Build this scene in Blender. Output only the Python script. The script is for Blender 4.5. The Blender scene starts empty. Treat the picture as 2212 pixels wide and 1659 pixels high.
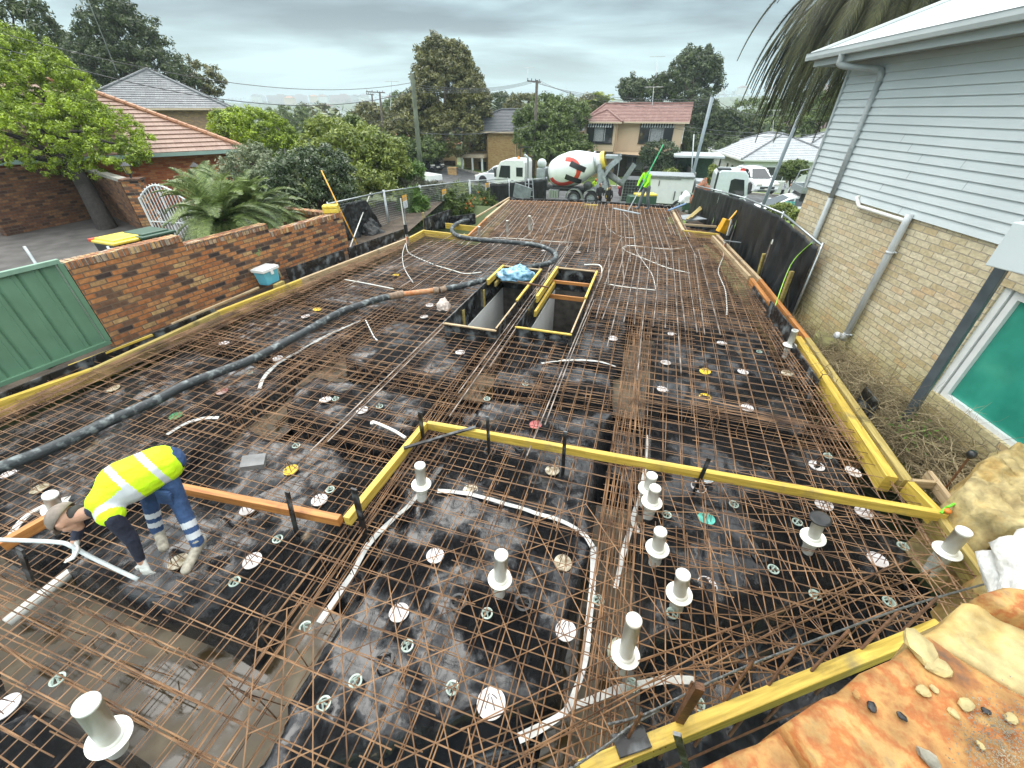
import bpy, bmesh, math, random
import numpy as np
from mathutils import Vector, Matrix, Euler, noise
from math import sin, cos, radians, pi, sqrt, atan2
sc = bpy.context.scene
col = sc.collection
# ------------------------------------------------------------------ camera
EYE = 3.4; PITCH = radians(34.3); F = 868.0
cam = bpy.data.cameras.new('camera'); camo = bpy.data.objects.new('camera', cam); col.objects.link(camo)
camo.location = (0, 0, EYE); camo.rotation_euler = (radians(90)-PITCH, 0, 0)
cam.sensor_width = 36; cam.lens = F/2212*36; cam.clip_start = .05; cam.clip_end = 9000
sc.camera = camo
# ------------------------------------------------------------------ world: bright overcast sky with cloud banks
SUN_EL = radians(58); SUN_AZ = radians(-35)      # azimuth measured from +Y towards +X
w = bpy.data.worlds.new('World'); sc.world = w; w.use_nodes = True
nt = w.node_tree; N = nt.nodes; L = nt.links; N.clear()
def wn(t, **k):
    n = N.new(t)
    for a, b in k.items():
        if a.startswith('_'): n.inputs[int(a[1:])].default_value = b
        else: setattr(n, a, b)
    return n
out = wn('ShaderNodeOutputWorld'); bg = wn('ShaderNodeBackground'); bg.inputs[1].default_value = .12
sky = wn('ShaderNodeTexSky', sky_type='NISHITA', sun_disc=False, sun_elevation=SUN_EL, sun_rotation=SUN_AZ, air_density=1.5, dust_density=3.0)
tc = wn('ShaderNodeTexCoord'); sp = wn('ShaderNodeSeparateXYZ'); L.new(tc.outputs['Generated'], sp.inputs[0])
mz = wn('ShaderNodeMath', operation='MAXIMUM', _1=.0); L.new(sp.outputs[2], mz.inputs[0])
az = wn('ShaderNodeMath', operation='ADD', _1=.14); L.new(mz.outputs[0], az.inputs[0])
dx = wn('ShaderNodeMath', operation='DIVIDE'); L.new(sp.outputs[0], dx.inputs[0]); L.new(az.outputs[0], dx.inputs[1])
dy = wn('ShaderNodeMath', operation='DIVIDE'); L.new(sp.outputs[1], dy.inputs[0]); L.new(az.outputs[0], dy.inputs[1])
cb = wn('ShaderNodeCombineXYZ'); L.new(dx.outputs[0], cb.inputs[0]); L.new(dy.outputs[0], cb.inputs[1])
mp = wn('ShaderNodeMapping'); mp.inputs['Scale'].default_value = (.5, .85, 1); mp.inputs['Location'].default_value = (3.1, 1.2, .4); L.new(cb.outputs[0], mp.inputs[0])
n1 = wn('ShaderNodeTexNoise'); n1.inputs['Scale'].default_value = 1.0; n1.inputs['Detail'].default_value = 5; n1.inputs['Roughness'].default_value = .5; n1.inputs['Distortion'].default_value = .3
L.new(mp.outputs[0], n1.inputs['Vector'])
cr = wn('ShaderNodeValToRGB'); e = cr.color_ramp
e.elements[0].position = .40; e.elements[0].color = (1.5, 2.0, 2.35, 1)
e.elements[1].position = .60; e.elements[1].color = (5.0, 6.7, 7.1, 1)
m_ = e.elements.new(.48); m_.color = (2.5, 3.4, 3.8, 1)
L.new(n1.outputs['Fac'], cr.inputs[0])
# pale band above the horizon
hz = wn('ShaderNodeMapRange'); hz.inputs[1].default_value = 0.0; hz.inputs[2].default_value = .14; hz.inputs[3].default_value = .85; hz.inputs[4].default_value = 0; L.new(sp.outputs[2], hz.inputs[0])
mh = wn('ShaderNodeMix', data_type='RGBA'); mh.inputs[7].default_value = (4.2, 5.6, 5.4, 1)
L.new(hz.outputs[0], mh.inputs[0]); L.new(cr.outputs[0], mh.inputs[6])
# an overcast sky brightens towards the zenith
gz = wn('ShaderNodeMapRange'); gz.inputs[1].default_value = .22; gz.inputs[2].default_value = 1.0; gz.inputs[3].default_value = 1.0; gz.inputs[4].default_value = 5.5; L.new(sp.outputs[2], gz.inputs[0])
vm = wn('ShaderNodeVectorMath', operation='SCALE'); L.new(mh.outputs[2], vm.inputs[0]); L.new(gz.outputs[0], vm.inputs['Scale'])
mx = wn('ShaderNodeMix', data_type='RGBA'); mx.inputs[0].default_value = .93
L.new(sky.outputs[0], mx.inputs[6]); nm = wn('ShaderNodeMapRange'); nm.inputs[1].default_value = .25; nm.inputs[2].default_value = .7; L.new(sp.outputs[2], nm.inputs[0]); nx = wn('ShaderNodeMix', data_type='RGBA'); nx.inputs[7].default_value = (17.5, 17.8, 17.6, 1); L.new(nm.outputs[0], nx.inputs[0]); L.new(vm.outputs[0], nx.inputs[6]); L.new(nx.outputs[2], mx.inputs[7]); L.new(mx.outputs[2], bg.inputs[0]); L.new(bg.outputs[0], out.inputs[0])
# ------------------------------------------------------------------ sun behind the cloud
sl = bpy.data.lights.new('sun', 'SUN'); sl.energy = 1.5; sl.angle = radians(40); sl.color = (1, .97, .92)
so = bpy.data.objects.new('sun', sl); col.objects.link(so)
sd = Vector((sin(SUN_AZ)*cos(SUN_EL), cos(SUN_AZ)*cos(SUN_EL), sin(SUN_EL)))
so.rotation_euler = sd.to_track_quat('Z', 'Y').to_euler(); so.location = (0, 0, 30)
sc.view_settings.view_transform = 'Standard'; sc.view_settings.look = 'None'; sc.view_settings.exposure = .45; sc.view_settings.gamma = 1
sc.cycles.max_bounces = 4; sc.cycles.diffuse_bounces = 2; sc.cycles.glossy_bounces = 2; sc.cycles.transparent_max_bounces = 8; sc.cycles.volume_bounces = 0
sc.cycles.use_denoising = True; sc.cycles.caustics_reflective = False; sc.cycles.caustics_refractive = False
# ------------------------------------------------------------------ measuring helpers (survey of the photograph -> metres)
CX, CY = 1106.0, 829.5
def ray(x, y):
    u = (x-CX)/F; v = (y-CY)/F
    return Vector((u, cos(PITCH)-v*sin(PITCH), -sin(PITCH)-v*cos(PITCH)))
def G(x, y, z=0.0):
    r = ray(x, y); t = (z-EYE)/r.z
    return Vector((r.x*t, r.y*t, z))
def Yd(x, y, Y):
    r = ray(x, y); t = Y/r.y
    return Vector((r.x*t, Y, EYE+r.z*t))
def T(x, y, t):
    r = ray(x, y); return Vector((r.x*t, r.y*t, EYE+r.z*t))
def Wp(x, y, P, az):
    "point on the vertical plane through P running along azimuth az (degrees from +Y)"
    a = radians(az); n = Vector((cos(a), -sin(a), 0)); r = ray(x, y)
    t = (Vector(P)-Vector((0, 0, EYE))).dot(n)/r.dot(n)
    return Vector((r.x*t, r.y*t, EYE+r.z*t))
def px(p):
    d = Vector(p)-Vector((0, 0, EYE)); z = d.y*cos(PITCH)-d.z*sin(PITCH); v = (-d.z*cos(PITCH)-d.y*sin(PITCH))/z
    return (CX+F*d.x/z, CY+F*v)
def top_z(p, row):
    "height of a vertical above p whose tip sits on that row"
    lo, hi = p[2], p[2]+12
    for _ in range(40):
        m = (lo+hi)/2
        if px((p[0], p[1], m))[1] > row: lo = m
        else: hi = m
    return lo
A0 = radians(17.5)
def S(s, t, z=0.0): return Vector((s*cos(A0)+t*sin(A0), -s*sin(A0)+t*cos(A0), z))
def unS(p): return (p[0]*cos(A0)-p[1]*sin(A0), p[0]*sin(A0)+p[1]*cos(A0))
rnd = random.Random(7)
# ------------------------------------------------------------------ mesh builder
class MB:
    def __init__(s): s.v = []; s.f = []; s.m = []; s.cm = 0
    def add(s, vs, fs):
        o = len(s.v); s.v += [tuple(v) for v in vs]; s.f += [[i+o for i in f] for f in fs]; s.m += [s.cm]*len(fs); return s
    def box(s, c, d, rot=None):
        x, y, z = d[0]/2, d[1]/2, d[2]/2
        vs = [Vector(q) for q in [(-x,-y,-z),(x,-y,-z),(x,y,-z),(-x,y,-z),(-x,-y,z),(x,-y,z),(x,y,z),(-x,y,z)]]
        if rot is not None: vs = [rot @ q for q in vs]
        c = Vector(c)
        return s.add([q+c for q in vs], [(3,2,1,0),(4,5,6,7),(0,1,5,4),(1,2,6,5),(2,3,7,6),(3,0,4,7)])
    def beam(s, p0, p1, w, h, up=(0,0,1), bev=0.0):
        "rectangular bar from p0 to p1, p0/p1 on its centre line"
        p0, p1 = Vector(p0), Vector(p1); d = (p1-p0); ln = d.length; d.normalize()
        u = Vector(up); a = d.cross(u)
        if a.length < 1e-4: a = d.cross(Vector((1,0,0)))
        a.normalize(); b = a.cross(d).normalized()
        if bev > 0:
            q = [(-w/2+bev,-h/2),(w/2-bev,-h/2),(w/2,-h/2+bev),(w/2,h/2-bev),(w/2-bev,h/2),(-w/2+bev,h/2),(-w/2,h/2-bev),(-w/2,-h/2+bev)]
        else: q = [(-w/2,-h/2),(w/2,-h/2),(w/2,h/2),(-w/2,h/2)]
        n = len(q)
        vs = [p0+a*x+b*y for x, y in q]+[p1+a*x+b*y for x, y in q]
        fs = [(i, (i+1) % n, n+(i+1) % n, n+i) for i in range(n)]+[tuple(range(n-1, -1, -1)), tuple(range(n, 2*n))]
        return s.add(vs, fs)
    def tube(s, pts, r, n=6, cap=True):
        pts = [Vector(p) for p in pts]; rs = r if isinstance(r, (list, tuple)) else [r]*len(pts)
        vs = []; fs = []; pa = None
        for i, p in enumerate(pts):
            d = (pts[min(i+1, len(pts)-1)]-pts[max(i-1, 0)]).normalized()
            if pa is None:
                a = d.cross(Vector((0,0,1)))
                if a.length < 1e-3: a = d.cross(Vector((1,0,0)))
            else:
                a = pa-d*pa.dot(d)
                if a.length < 1e-4: a = d.cross(Vector((0,0,1)))
            a.normalize(); b = d.cross(a); pa = a
            vs += [p+(a*cos(2*pi*k/n)+b*sin(2*pi*k/n))*rs[i] for k in range(n)]
        for i in range(len(pts)-1):
            for k in range(n):
                k2 = (k+1) % n; fs.append((i*n+k, i*n+k2, (i+1)*n+k2, (i+1)*n+k))
        if cap: fs += [tuple(range(n-1, -1, -1)), tuple((len(pts)-1)*n+k for k in range(n))]
        return s.add(vs, fs)
    def lathe(s, prof, n=24, M=None, cap=False):
        "prof: (radius, height) about local Z; M places it"
        vs = []; fs = []
        for r, z in prof:
            for k in range(n):
                p = Vector((r*cos(2*pi*k/n), r*sin(2*pi*k/n), z)); vs.append(M @ p if M else p)
        for i in range(len(prof)-1):
            for k in range(n):
                k2 = (k+1) % n; fs.append((i*n+k, i*n+k2, (i+1)*n+k2, (i+1)*n+k))
        if cap: fs += [tuple(range(n-1, -1, -1)), tuple((len(prof)-1)*n+k for k in range(n))]
        return s.add(vs, fs)
    def prism(s, poly, z0, z1):
        "poly of (x,y), vertical extrusion"
        n = len(poly); vs = [Vector((p[0], p[1], z0)) for p in poly]+[Vector((p[0], p[1], z1)) for p in poly]
        return s.add(vs, [tuple(range(n-1, -1, -1)), tuple(range(n, 2*n))]+[(i, (i+1) % n, n+(i+1) % n, n+i) for i in range(n)])
    def sprism(s, prof, y0, y1, inset=0.0):
        "side profile of (x,z) extruded across y"
        n = len(prof)
        if inset:
            cx_ = sum(p[0] for p in prof)/n; cz_ = sum(p[1] for p in prof)/n
            q = [(cx_+(p[0]-cx_)*(1-inset), cz_+(p[1]-cz_)*(1-inset)) for p in prof]; e_ = abs(y1-y0)*.04
            rings = [(q, y0), (prof, y0+e_), (prof, y1-e_), (q, y1)]
        else: rings = [(prof, y0), (prof, y1)]
        vs = [Vector((p[0], y, p[1])) for pr, y in rings for p in pr]; fs = []
        for k in range(len(rings)-1):
            fs += [(k*n+i, k*n+(i+1) % n, (k+1)*n+(i+1) % n, (k+1)*n+i) for i in range(n)]
        fs += [tuple(range(n-1, -1, -1)), tuple((len(rings)-1)*n+i for i in range(n))]
        return s.add(vs, fs)
    def ell(s, c, r, n=12, m=8, rot=None):
        vs = []; fs = []; c = Vector(c)
        for j in range(m+1):
            th = pi*j/m
            for k in range(n):
                q = Vector((r[0]*sin(th)*cos(2*pi*k/n), r[1]*sin(th)*sin(2*pi*k/n), r[2]*cos(th)))
                vs.append(c+(rot @ q if rot else q))
        for j in range(m):
            for k in range(n): fs.append((j*n+k, (j+1)*n+k, (j+1)*n+(k+1) % n, j*n+(k+1) % n))
        return s.add(vs, fs)
    def build(s, name, mat, parent=None, smooth=False, loc=None, bevel=0, thick=0):
        me = bpy.data.meshes.new(name); vs = s.v
        if loc is not None:
            lx, ly, lz = loc; vs = [(a-lx, b-ly, c-lz) for a, b, c in vs]
        me.from_pydata(vs, [], s.f)
        ms = mat if isinstance(mat, (list, tuple)) else [mat]
        for m in ms: me.materials.append(m)
        if len(ms) > 1: me.polygons.foreach_set('material_index', s.m)
        fix(me, smooth)
        o = bpy.data.objects.new(name, me); col.objects.link(o)
        if loc is not None: o.location = loc
        if parent: o.parent = parent
        if bevel:
            b = o.modifiers.new('bevel', 'BEVEL'); b.width = bevel; b.segments = 2; b.limit_method = 'ANGLE'; b.angle_limit = radians(40)
        if thick:
            b = o.modifiers.new('thick', 'SOLIDIFY'); b.thickness = thick
        return o
def fix(me, smooth=False):
    bm = bmesh.new(); bm.from_mesh(me); bmesh.ops.recalc_face_normals(bm, faces=bm.faces)
    uv = bm.loops.layers.uv.new('uv')
    for f in bm.faces:
        n = f.normal; f.smooth = smooth
        if abs(n.z) < .8:
            u = Vector((-n.y, n.x, 0)); u.normalize(); vv = n.cross(u)
            if vv.z < 0: vv = -vv
            if u.x+u.y*.3 < 0: u = -u
        else: u = Vector((1,0,0)); vv = Vector((0,1,0))
        for l in f.loops: l[uv].uv = (l.vert.co.dot(u), l.vert.co.dot(vv))
    bm.to_mesh(me); bm.free()
def tag(o, label=None, cat=None, group=None, kind=None):
    if label: o['label'] = label
    if cat: o['category'] = cat
    if group: o['group'] = group
    if kind: o['kind'] = kind
    return o
def empty(name, loc=(0,0,0), rz=0.0, label=None, cat=None, group=None):
    o = bpy.data.objects.new(name, None); col.objects.link(o); o.location = loc; o.rotation_euler = (0, 0, rz); o.empty_display_size = .2
    return tag(o, label, cat, group)
def kids(o): return [c for c in KID.get(o.name, [])]
def copy_tree(o, parent=None):
    c = o.copy(); col.objects.link(c); c.parent = parent
    for ch in list(o.children): copy_tree(ch, c)
    return c
# ------------------------------------------------------------------ materials
def nmat(name):
    m = bpy.data.materials.new(name); m.use_nodes = True; t = m.node_tree; b = t.nodes['Principled BSDF']; return m, t, b
def mat(name, c, rough=.6, metal=0.0, var=.25, scale=6.0, bump=0.0, bscale=40.0, coat=0.0, c2=None, spec=.5, rvar=0.0, coord='Object', stretch=None, detail=5, bdist=.02, lo=.35, hi=.65):
    m, t, b = nmat(name); nd = t.nodes; lk = t.links
    tc = nd.new('ShaderNodeTexCoord'); src = tc.outputs[coord]
    if stretch:
        mp = nd.new('ShaderNodeMapping'); mp.inputs['Scale'].default_value = stretch; lk.new(src, mp.inputs[0]); src = mp.outputs[0]
    n = nd.new('ShaderNodeTexNoise'); n.inputs['Scale'].default_value = scale; n.inputs['Detail'].default_value = detail; lk.new(src, n.inputs['Vector'])
    cr = nd.new('ShaderNodeValToRGB'); cr.color_ramp.elements[0].position = lo; cr.color_ramp.elements[1].position = hi
    ca = tuple(x*(1-var) for x in c); cb = c2 if c2 else tuple(min(1, x*(1+var)) for x in c)
    cr.color_ramp.elements[0].color = (*ca, 1); cr.color_ramp.elements[1].color = (*cb, 1)
    lk.new(n.outputs['Fac'], cr.inputs[0]); lk.new(cr.outputs[0], b.inputs['Base Color'])
    b.inputs['Metallic'].default_value = metal; b.inputs['Roughness'].default_value = rough; b.inputs['Specular IOR Level'].default_value = spec
    if coat: b.inputs['Coat Weight'].default_value = coat; b.inputs['Coat Roughness'].default_value = .08
    if rvar:
        r = nd.new('ShaderNodeMapRange'); r.inputs[1].default_value = .4; r.inputs[2].default_value = .6; r.inputs[3].default_value = max(.02, rough-rvar); r.inputs[4].default_value = min(1, rough+rvar)
        n3 = nd.new('ShaderNodeTexNoise'); n3.inputs['Scale'].default_value = scale*.7; lk.new(src, n3.inputs['Vector']); lk.new(n3.outputs['Fac'], r.inputs[0]); lk.new(r.outputs[0], b.inputs['Roughness'])
    if bump:
        n2 = nd.new('ShaderNodeTexNoise'); n2.inputs['Scale'].default_value = bscale; n2.inputs['Detail'].default_value = 4; lk.new(src, n2.inputs['Vector'])
        bp = nd.new('ShaderNodeBump'); bp.inputs['Strength'].default_value = bump; bp.inputs['Distance'].default_value = bdist
        lk.new(n2.outputs['Fac'], bp.inputs['Height']); lk.new(bp.outputs[0], b.inputs['Normal'])
    return m
def brick_mat(name, stops, mortar, bw=.24, bh=.086, mw=.01, rough=.85, rock=.3, offset=.5, moss=None, dirt=.35, bias=0.0):
    m, t, b = nmat(name); nd = t.nodes; lk = t.links
    uv = nd.new('ShaderNodeUVMap'); uv.uv_map = 'uv'
    br = nd.new('ShaderNodeTexBrick'); br.offset = offset; br.inputs['Scale'].default_value = 1; br.inputs['Brick Width'].default_value = bw; br.inputs['Row Height'].default_value = bh; br.inputs['Mortar Size'].default_value = mw; br.inputs['Mortar Smooth'].default_value = .15; br.inputs['Bias'].default_value = bias
    br.inputs['Color1'].default_value = (0,0,0,1); br.inputs['Color2'].default_value = (1,1,1,1); br.inputs['Mortar'].default_value = (.5,.5,.5,1)
    wob = nd.new('ShaderNodeTexNoise'); wob.inputs['Scale'].default_value = 9; lk.new(uv.outputs[0], wob.inputs['Vector'])
    ws = nd.new('ShaderNodeVectorMath'); ws.operation = 'SCALE'; ws.inputs['Scale'].default_value = .012; lk.new(wob.outputs['Color'], ws.inputs[0])
    wa = nd.new('ShaderNodeVectorMath'); wa.operation = 'ADD'; lk.new(uv.outputs[0], wa.inputs[0]); lk.new(ws.outputs[0], wa.inputs[1]); lk.new(wa.outputs[0], br.inputs['Vector'])
    cr = nd.new('ShaderNodeValToRGB'); cr.color_ramp.interpolation = 'LINEAR'
    els = cr.color_ramp.elements
    els[0].position = stops[0][0]; els[0].color = (*stops[0][1], 1); els[1].position = stops[-1][0]; els[1].color = (*stops[-1][1], 1)
    for p, c in stops[1:-1]:
        e_ = els.new(p); e_.color = (*c, 1)
    lk.new(br.outputs['Color'], cr.inputs[0])
    nz = nd.new('ShaderNodeTexNoise'); nz.inputs['Scale'].default_value = 14; nz.inputs['Detail'].default_value = 6; lk.new(uv.outputs[0], nz.inputs['Vector'])
    mr = nd.new('ShaderNodeMapRange'); mr.inputs[1].default_value = .3; mr.inputs[2].default_value = .7; mr.inputs[3].default_value = 1-dirt; mr.inputs[4].default_value = 1+dirt*.6; lk.new(nz.outputs['Fac'], mr.inputs[0])
    sc_ = nd.new('ShaderNodeVectorMath'); sc_.operation = 'SCALE'; lk.new(cr.outputs[0], sc_.inputs[0]); lk.new(mr.outputs[0], sc_.inputs['Scale'])
    mx = nd.new('ShaderNodeMix'); mx.data_type = 'RGBA'; lk.new(br.outputs['Fac'], mx.inputs[0]); lk.new(sc_.outputs[0], mx.inputs[6]); mx.inputs[7].default_value = (*mortar, 1)
    last = mx.outputs[2]
    if moss:   # algae rising from the base (height in object space)
        tc = nd.new('ShaderNodeTexCoord'); s_ = nd.new('ShaderNodeSeparateXYZ'); lk.new(tc.outputs['Object'], s_.inputs[0])
        n4 = nd.new('ShaderNodeTexNoise'); n4.inputs['Scale'].default_value = 1.6; lk.new(uv.outputs[0], n4.inputs['Vector'])
        a_ = nd.new('ShaderNodeMath'); a_.operation = 'MULTIPLY_ADD'; a_.inputs[1].default_value = -1.3; lk.new(n4.outputs['Fac'], a_.inputs[0]); lk.new(s_.outputs[2], a_.inputs[2])
        r_ = nd.new('ShaderNodeMapRange'); r_.inputs[1].default_value = moss[0]; r_.inputs[2].default_value = moss[1]; r_.inputs[3].default_value = .75; r_.inputs[4].default_value = 0; lk.new(a_.outputs[0], r_.inputs[0])
        m3 = nd.new('ShaderNodeMix'); m3.data_type = 'RGBA'; m3.blend_type = 'MULTIPLY'; lk.new(r_.outputs[0], m3.inputs[0]); lk.new(last, m3.inputs[6]); m3.inputs[7].default_value = (.62, .62, .22, 1); last = m3.outputs[2]
    lk.new(last, b.inputs['Base Color']); b.inputs['Roughness'].default_value = rough
    inv = nd.new('ShaderNodeMath'); inv.operation = 'SUBTRACT'; inv.inputs[0].default_value = 1; lk.new(br.outputs['Fac'], inv.inputs[1])
    n5 = nd.new('ShaderNodeTexNoise'); n5.inputs['Scale'].default_value = 22; n5.inputs['Detail'].default_value = 5; lk.new(uv.outputs[0], n5.inputs['Vector'])
    hh = nd.new('ShaderNodeMath'); hh.operation = 'MULTIPLY_ADD'; hh.inputs[1].default_value = rock; lk.new(n5.outputs['Fac'], hh.inputs[0]); lk.new(inv.outputs[0], hh.inputs[2])
    bp = nd.new('ShaderNodeBump'); bp.inputs['Strength'].default_value = .8; bp.inputs['Distance'].default_value = .012; lk.new(hh.outputs[0], bp.inputs['Height']); lk.new(bp.outputs[0], b.inputs['Normal'])
    return m
def leaf_mat(name, ca, cb, rough=.45, pos=.5, trans=.25):
    m, t, b = nmat(name); nd = t.nodes; lk = t.links
    g = nd.new('ShaderNodeNewGeometry'); tc = nd.new('ShaderNodeTexCoord')
    n = nd.new('ShaderNodeTexNoise'); n.inputs['Scale'].default_value = 1.2; n.inputs['Detail'].default_value = 3; lk.new(tc.outputs['Object'], n.inputs['Vector'])
    a_ = nd.new('ShaderNodeMath'); a_.operation = 'MULTIPLY_ADD'; a_.inputs[1].default_value = .55; lk.new(g.outputs['Random Per Island'], a_.inputs[0])
    s_ = nd.new('ShaderNodeMath'); s_.operation = 'SUBTRACT'; s_.inputs[1].default_value = .27; lk.new(n.outputs['Fac'], s_.inputs[0]); lk.new(s_.outputs[0], a_.inputs[2])
    cr = nd.new('ShaderNodeValToRGB'); cr.color_ramp.elements[0].position = .2; cr.color_ramp.elements[1].position = .85
    cr.color_ramp.elements[0].color = (*ca, 1); cr.color_ramp.elements[1].color = (*cb, 1); lk.new(a_.outputs[0], cr.inputs[0])
    lk.new(cr.outputs[0], b.inputs['Base Color']); b.inputs['Roughness'].default_value = rough
    if trans:
        tr = nd.new('ShaderNodeBsdfTranslucent'); lk.new(cr.outputs[0], tr.inputs[0]); ms = nd.new('ShaderNodeMixShader'); ms.inputs[0].default_value = trans
        lk.new(b.outputs[0], ms.inputs[1]); lk.new(tr.outputs[0], ms.inputs[2]); lk.new(ms.outputs[0], nd['Material Output'].inputs[0])
    return m
def glass(name, c=(.02,.025,.03), rough=.06):
    m, t, b = nmat(name); b.inputs['Base Color'].default_value = (*c, 1); b.inputs['Roughness'].default_value = rough; b.inputs['Specular IOR Level'].default_value = .8; return m
def wood(name, c, var=.35, rough=.6, c2=None, stain=None):
    return mat(name, c, rough=rough, var=var, scale=5, bump=.25, bscale=30, c2=c2, stretch=(1, 1, 1), rvar=.12)
def beamwood(name, ca, cb, dark=(.12,.08,.03), rough=.55):
    "timber with grain running along the beam (uses a per-object streak in generated space)"
    m, t, b = nmat(name); nd = t.nodes; lk = t.links
    tc = nd.new('ShaderNodeTexCoord'); uv = nd.new('ShaderNodeUVMap'); uv.uv_map = 'uv'
    mp = nd.new('ShaderNodeMapping'); mp.inputs['Scale'].default_value = (2.2, 34, 1); lk.new(uv.outputs[0], mp.inputs[0])
    n = nd.new('ShaderNodeTexNoise'); n.inputs['Scale'].default_value = 1; n.inputs['Detail'].default_value = 6; n.inputs['Distortion'].default_value = .8; lk.new(mp.outputs[0], n.inputs['Vector'])
    cr = nd.new('ShaderNodeValToRGB'); cr.color_ramp.elements[0].position = .32; cr.color_ramp.elements[1].position = .66; cr.color_ramp.elements[0].color = (*ca, 1); cr.color_ramp.elements[1].color = (*cb, 1); lk.new(n.outputs['Fac'], cr.inputs[0])
    n2 = nd.new('ShaderNodeTexNoise'); n2.inputs['Scale'].default_value = 2.6; n2.inputs['Detail'].default_value = 7; n2.inputs['Roughness'].default_value = .7; lk.new(tc.outputs['Object'], n2.inputs['Vector'])
    r = nd.new('ShaderNodeMapRange'); r.inputs[1].default_value = .54; r.inputs[2].default_value = .74; r.inputs[3].default_value = 0; r.inputs[4].default_value = .8; lk.new(n2.outputs['Fac'], r.inputs[0])
    mx = nd.new('ShaderNodeMix'); mx.data_type = 'RGBA'; lk.new(r.outputs[0], mx.inputs[0]); lk.new(cr.outputs[0], mx.inputs[6]); mx.inputs[7].default_value = (*dark, 1); lk.new(mx.outputs[2], b.inputs['Base Color'])
    b.inputs['Roughness'].default_value = rough
    bp = nd.new('ShaderNodeBump'); bp.inputs['Strength'].default_value = .3; bp.inputs['Distance'].default_value = .004; lk.new(n.outputs['Fac'], bp.inputs['Height']); lk.new(bp.outputs[0], b.inputs['Normal'])
    return m
M = {}
M['rust'] = mat('rusty_steel', (.17, .08, .038), .6, var=.6, scale=3.0, c2=(.38, .215, .11), rvar=.1)
M['lbar'] = mat('worn_bar', (.24, .19, .16), .42, metal=.3, var=.4, scale=4, c2=(.50, .42, .36))
M['rust2'] = mat('grey_steel_bar', (.17, .135, .115), .42, metal=.5, var=.45, scale=5, c2=(.36, .29, .24))
M['steelbar'] = mat('dark_steel_bar', (.16, .17, .17), .3, metal=.7, var=.3, scale=30, bump=.9, bscale=90, bdist=.01)
M['rustdark'] = mat('brown_steel_bar', (.13, .06, .025), .55, var=.4, scale=20, bump=.9, bscale=90, bdist=.01)
M['yel'] = beamwood('yellow_pine', (.40, .27, .035), (.72, .52, .10), dark=(.22, .18, .09))
M['yel2'] = beamwood('weathered_yellow_pine', (.27, .19, .05), (.50, .40, .14), dark=(.10, .085, .04))
M['org'] = beamwood('orange_pine', (.33, .12, .03), (.55, .25, .07), dark=(.12, .05, .02))
M['tan'] = beamwood('tan_plank', (.33, .22, .11), (.55, .43, .27), dark=(.16, .13, .09))
M['ply'] = mat('black_form_ply', (.022, .022, .023), .35, var=.4, scale=5, c2=(.19, .21, .22), rvar=.15, lo=.5, hi=.72, bump=.2, bscale=15)
M['plyedge'] = mat('ply_edge', (.28, .19, .10), .7, var=.3, scale=12)
M['pvc'] = mat('white_pvc', (.86, .87, .84), .3, var=.05, scale=9, c2=(.74, .73, .64))
M['black'] = mat('black_plastic_part', (.018, .019, .02), .3, var=.3)
M['galv'] = mat('galvanised_steel', (.42, .45, .46), .38, metal=.75, var=.15, scale=12)
M['white'] = mat('white_paint', (.80, .82, .82), .28, var=.04, scale=3, coat=.4)
M['rubber'] = mat('tyre_rubber', (.025, .025, .027), .75, var=.3, scale=12)
M['chrome'] = mat('bright_alloy', (.62, .63, .65), .22, metal=.95, var=.1)
M['glass'] = glass('dark_glass')
M['dark'] = mat('dark_painted_metal', (.035, .037, .04), .45, var=.3)
M['grey'] = mat('grey_painted_steel', (.30, .33, .35), .42, var=.2, scale=5)
M['conc'] = mat('concrete', (.36, .34, .30), .8, var=.25, scale=5, bump=.4, bscale=30)
M['red'] = mat('red_paint', (.62, .05, .03), .3, var=.1, coat=.3)
M['lamp'] = mat('lamp_plastic', (.75, .72, .65), .2, var=.05)
M['orange'] = mat('orange_plastic', (.80, .22, .03), .35, var=.15)
M['yellowp'] = mat('yellow_plastic', (.82, .60, .05), .35, var=.1, c2=(.85, .66, .12))
M['asphalt'] = mat('asphalt', (.085, .088, .092), .6, var=.25, scale=1.5, bump=.3, bscale=60, rvar=.15)
M['grass'] = mat('lawn', (.10, .17, .03), .8, var=.4, scale=2.5, c2=(.20, .30, .05), bump=.6, bscale=90)
M['soil'] = mat('damp_soil', (.075, .055, .038), .85, var=.45, scale=3, bump=.7, bscale=20, bdist=.05)
M['paving'] = mat('dark_paving', (.07, .065, .062), .7, var=.35, scale=2, bump=.3, bscale=30)
# ================================================================== SETTING: ground, road, hills
def hgt(x, y):
    s, t = unS((x, y))
    # level street, lower than the slab; valley beyond; hills far away
    def sm(a, b, v):
        v = min(1, max(0, (v-a)/(b-a))); return v*v*(3-2*v)
    z = -.75 + (-2.95+.75)*sm(15, 25, t)
    if s > 6: z -= .022*min(s-6, 40)*sm(22, 30, t)
    if s < -4 and t < 22: z = z*(1-sm(-4, -6, s)) + sm(-4, -6, s)*(-.15-(2.8)*sm(17, 30, t))
    d = sqrt(x*x+y*y); a = atan2(x, y)
    z += -26*sm(62, 330, t)*(1-.35*sm(-.2, .5, a))
    z += sm(380, 1500, d)*(52+6*sin(a*7+1)+4*sin(a*17)+9*sm(.2, .7, a)) + sm(1500, 3800, d)*8*sin(a*11)
    if s < -12 and t < 60: z += 1.0*sm(12, 30, -s)*(1-sm(45, 60, t))*sm(22, 30, t)
    return z
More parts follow.
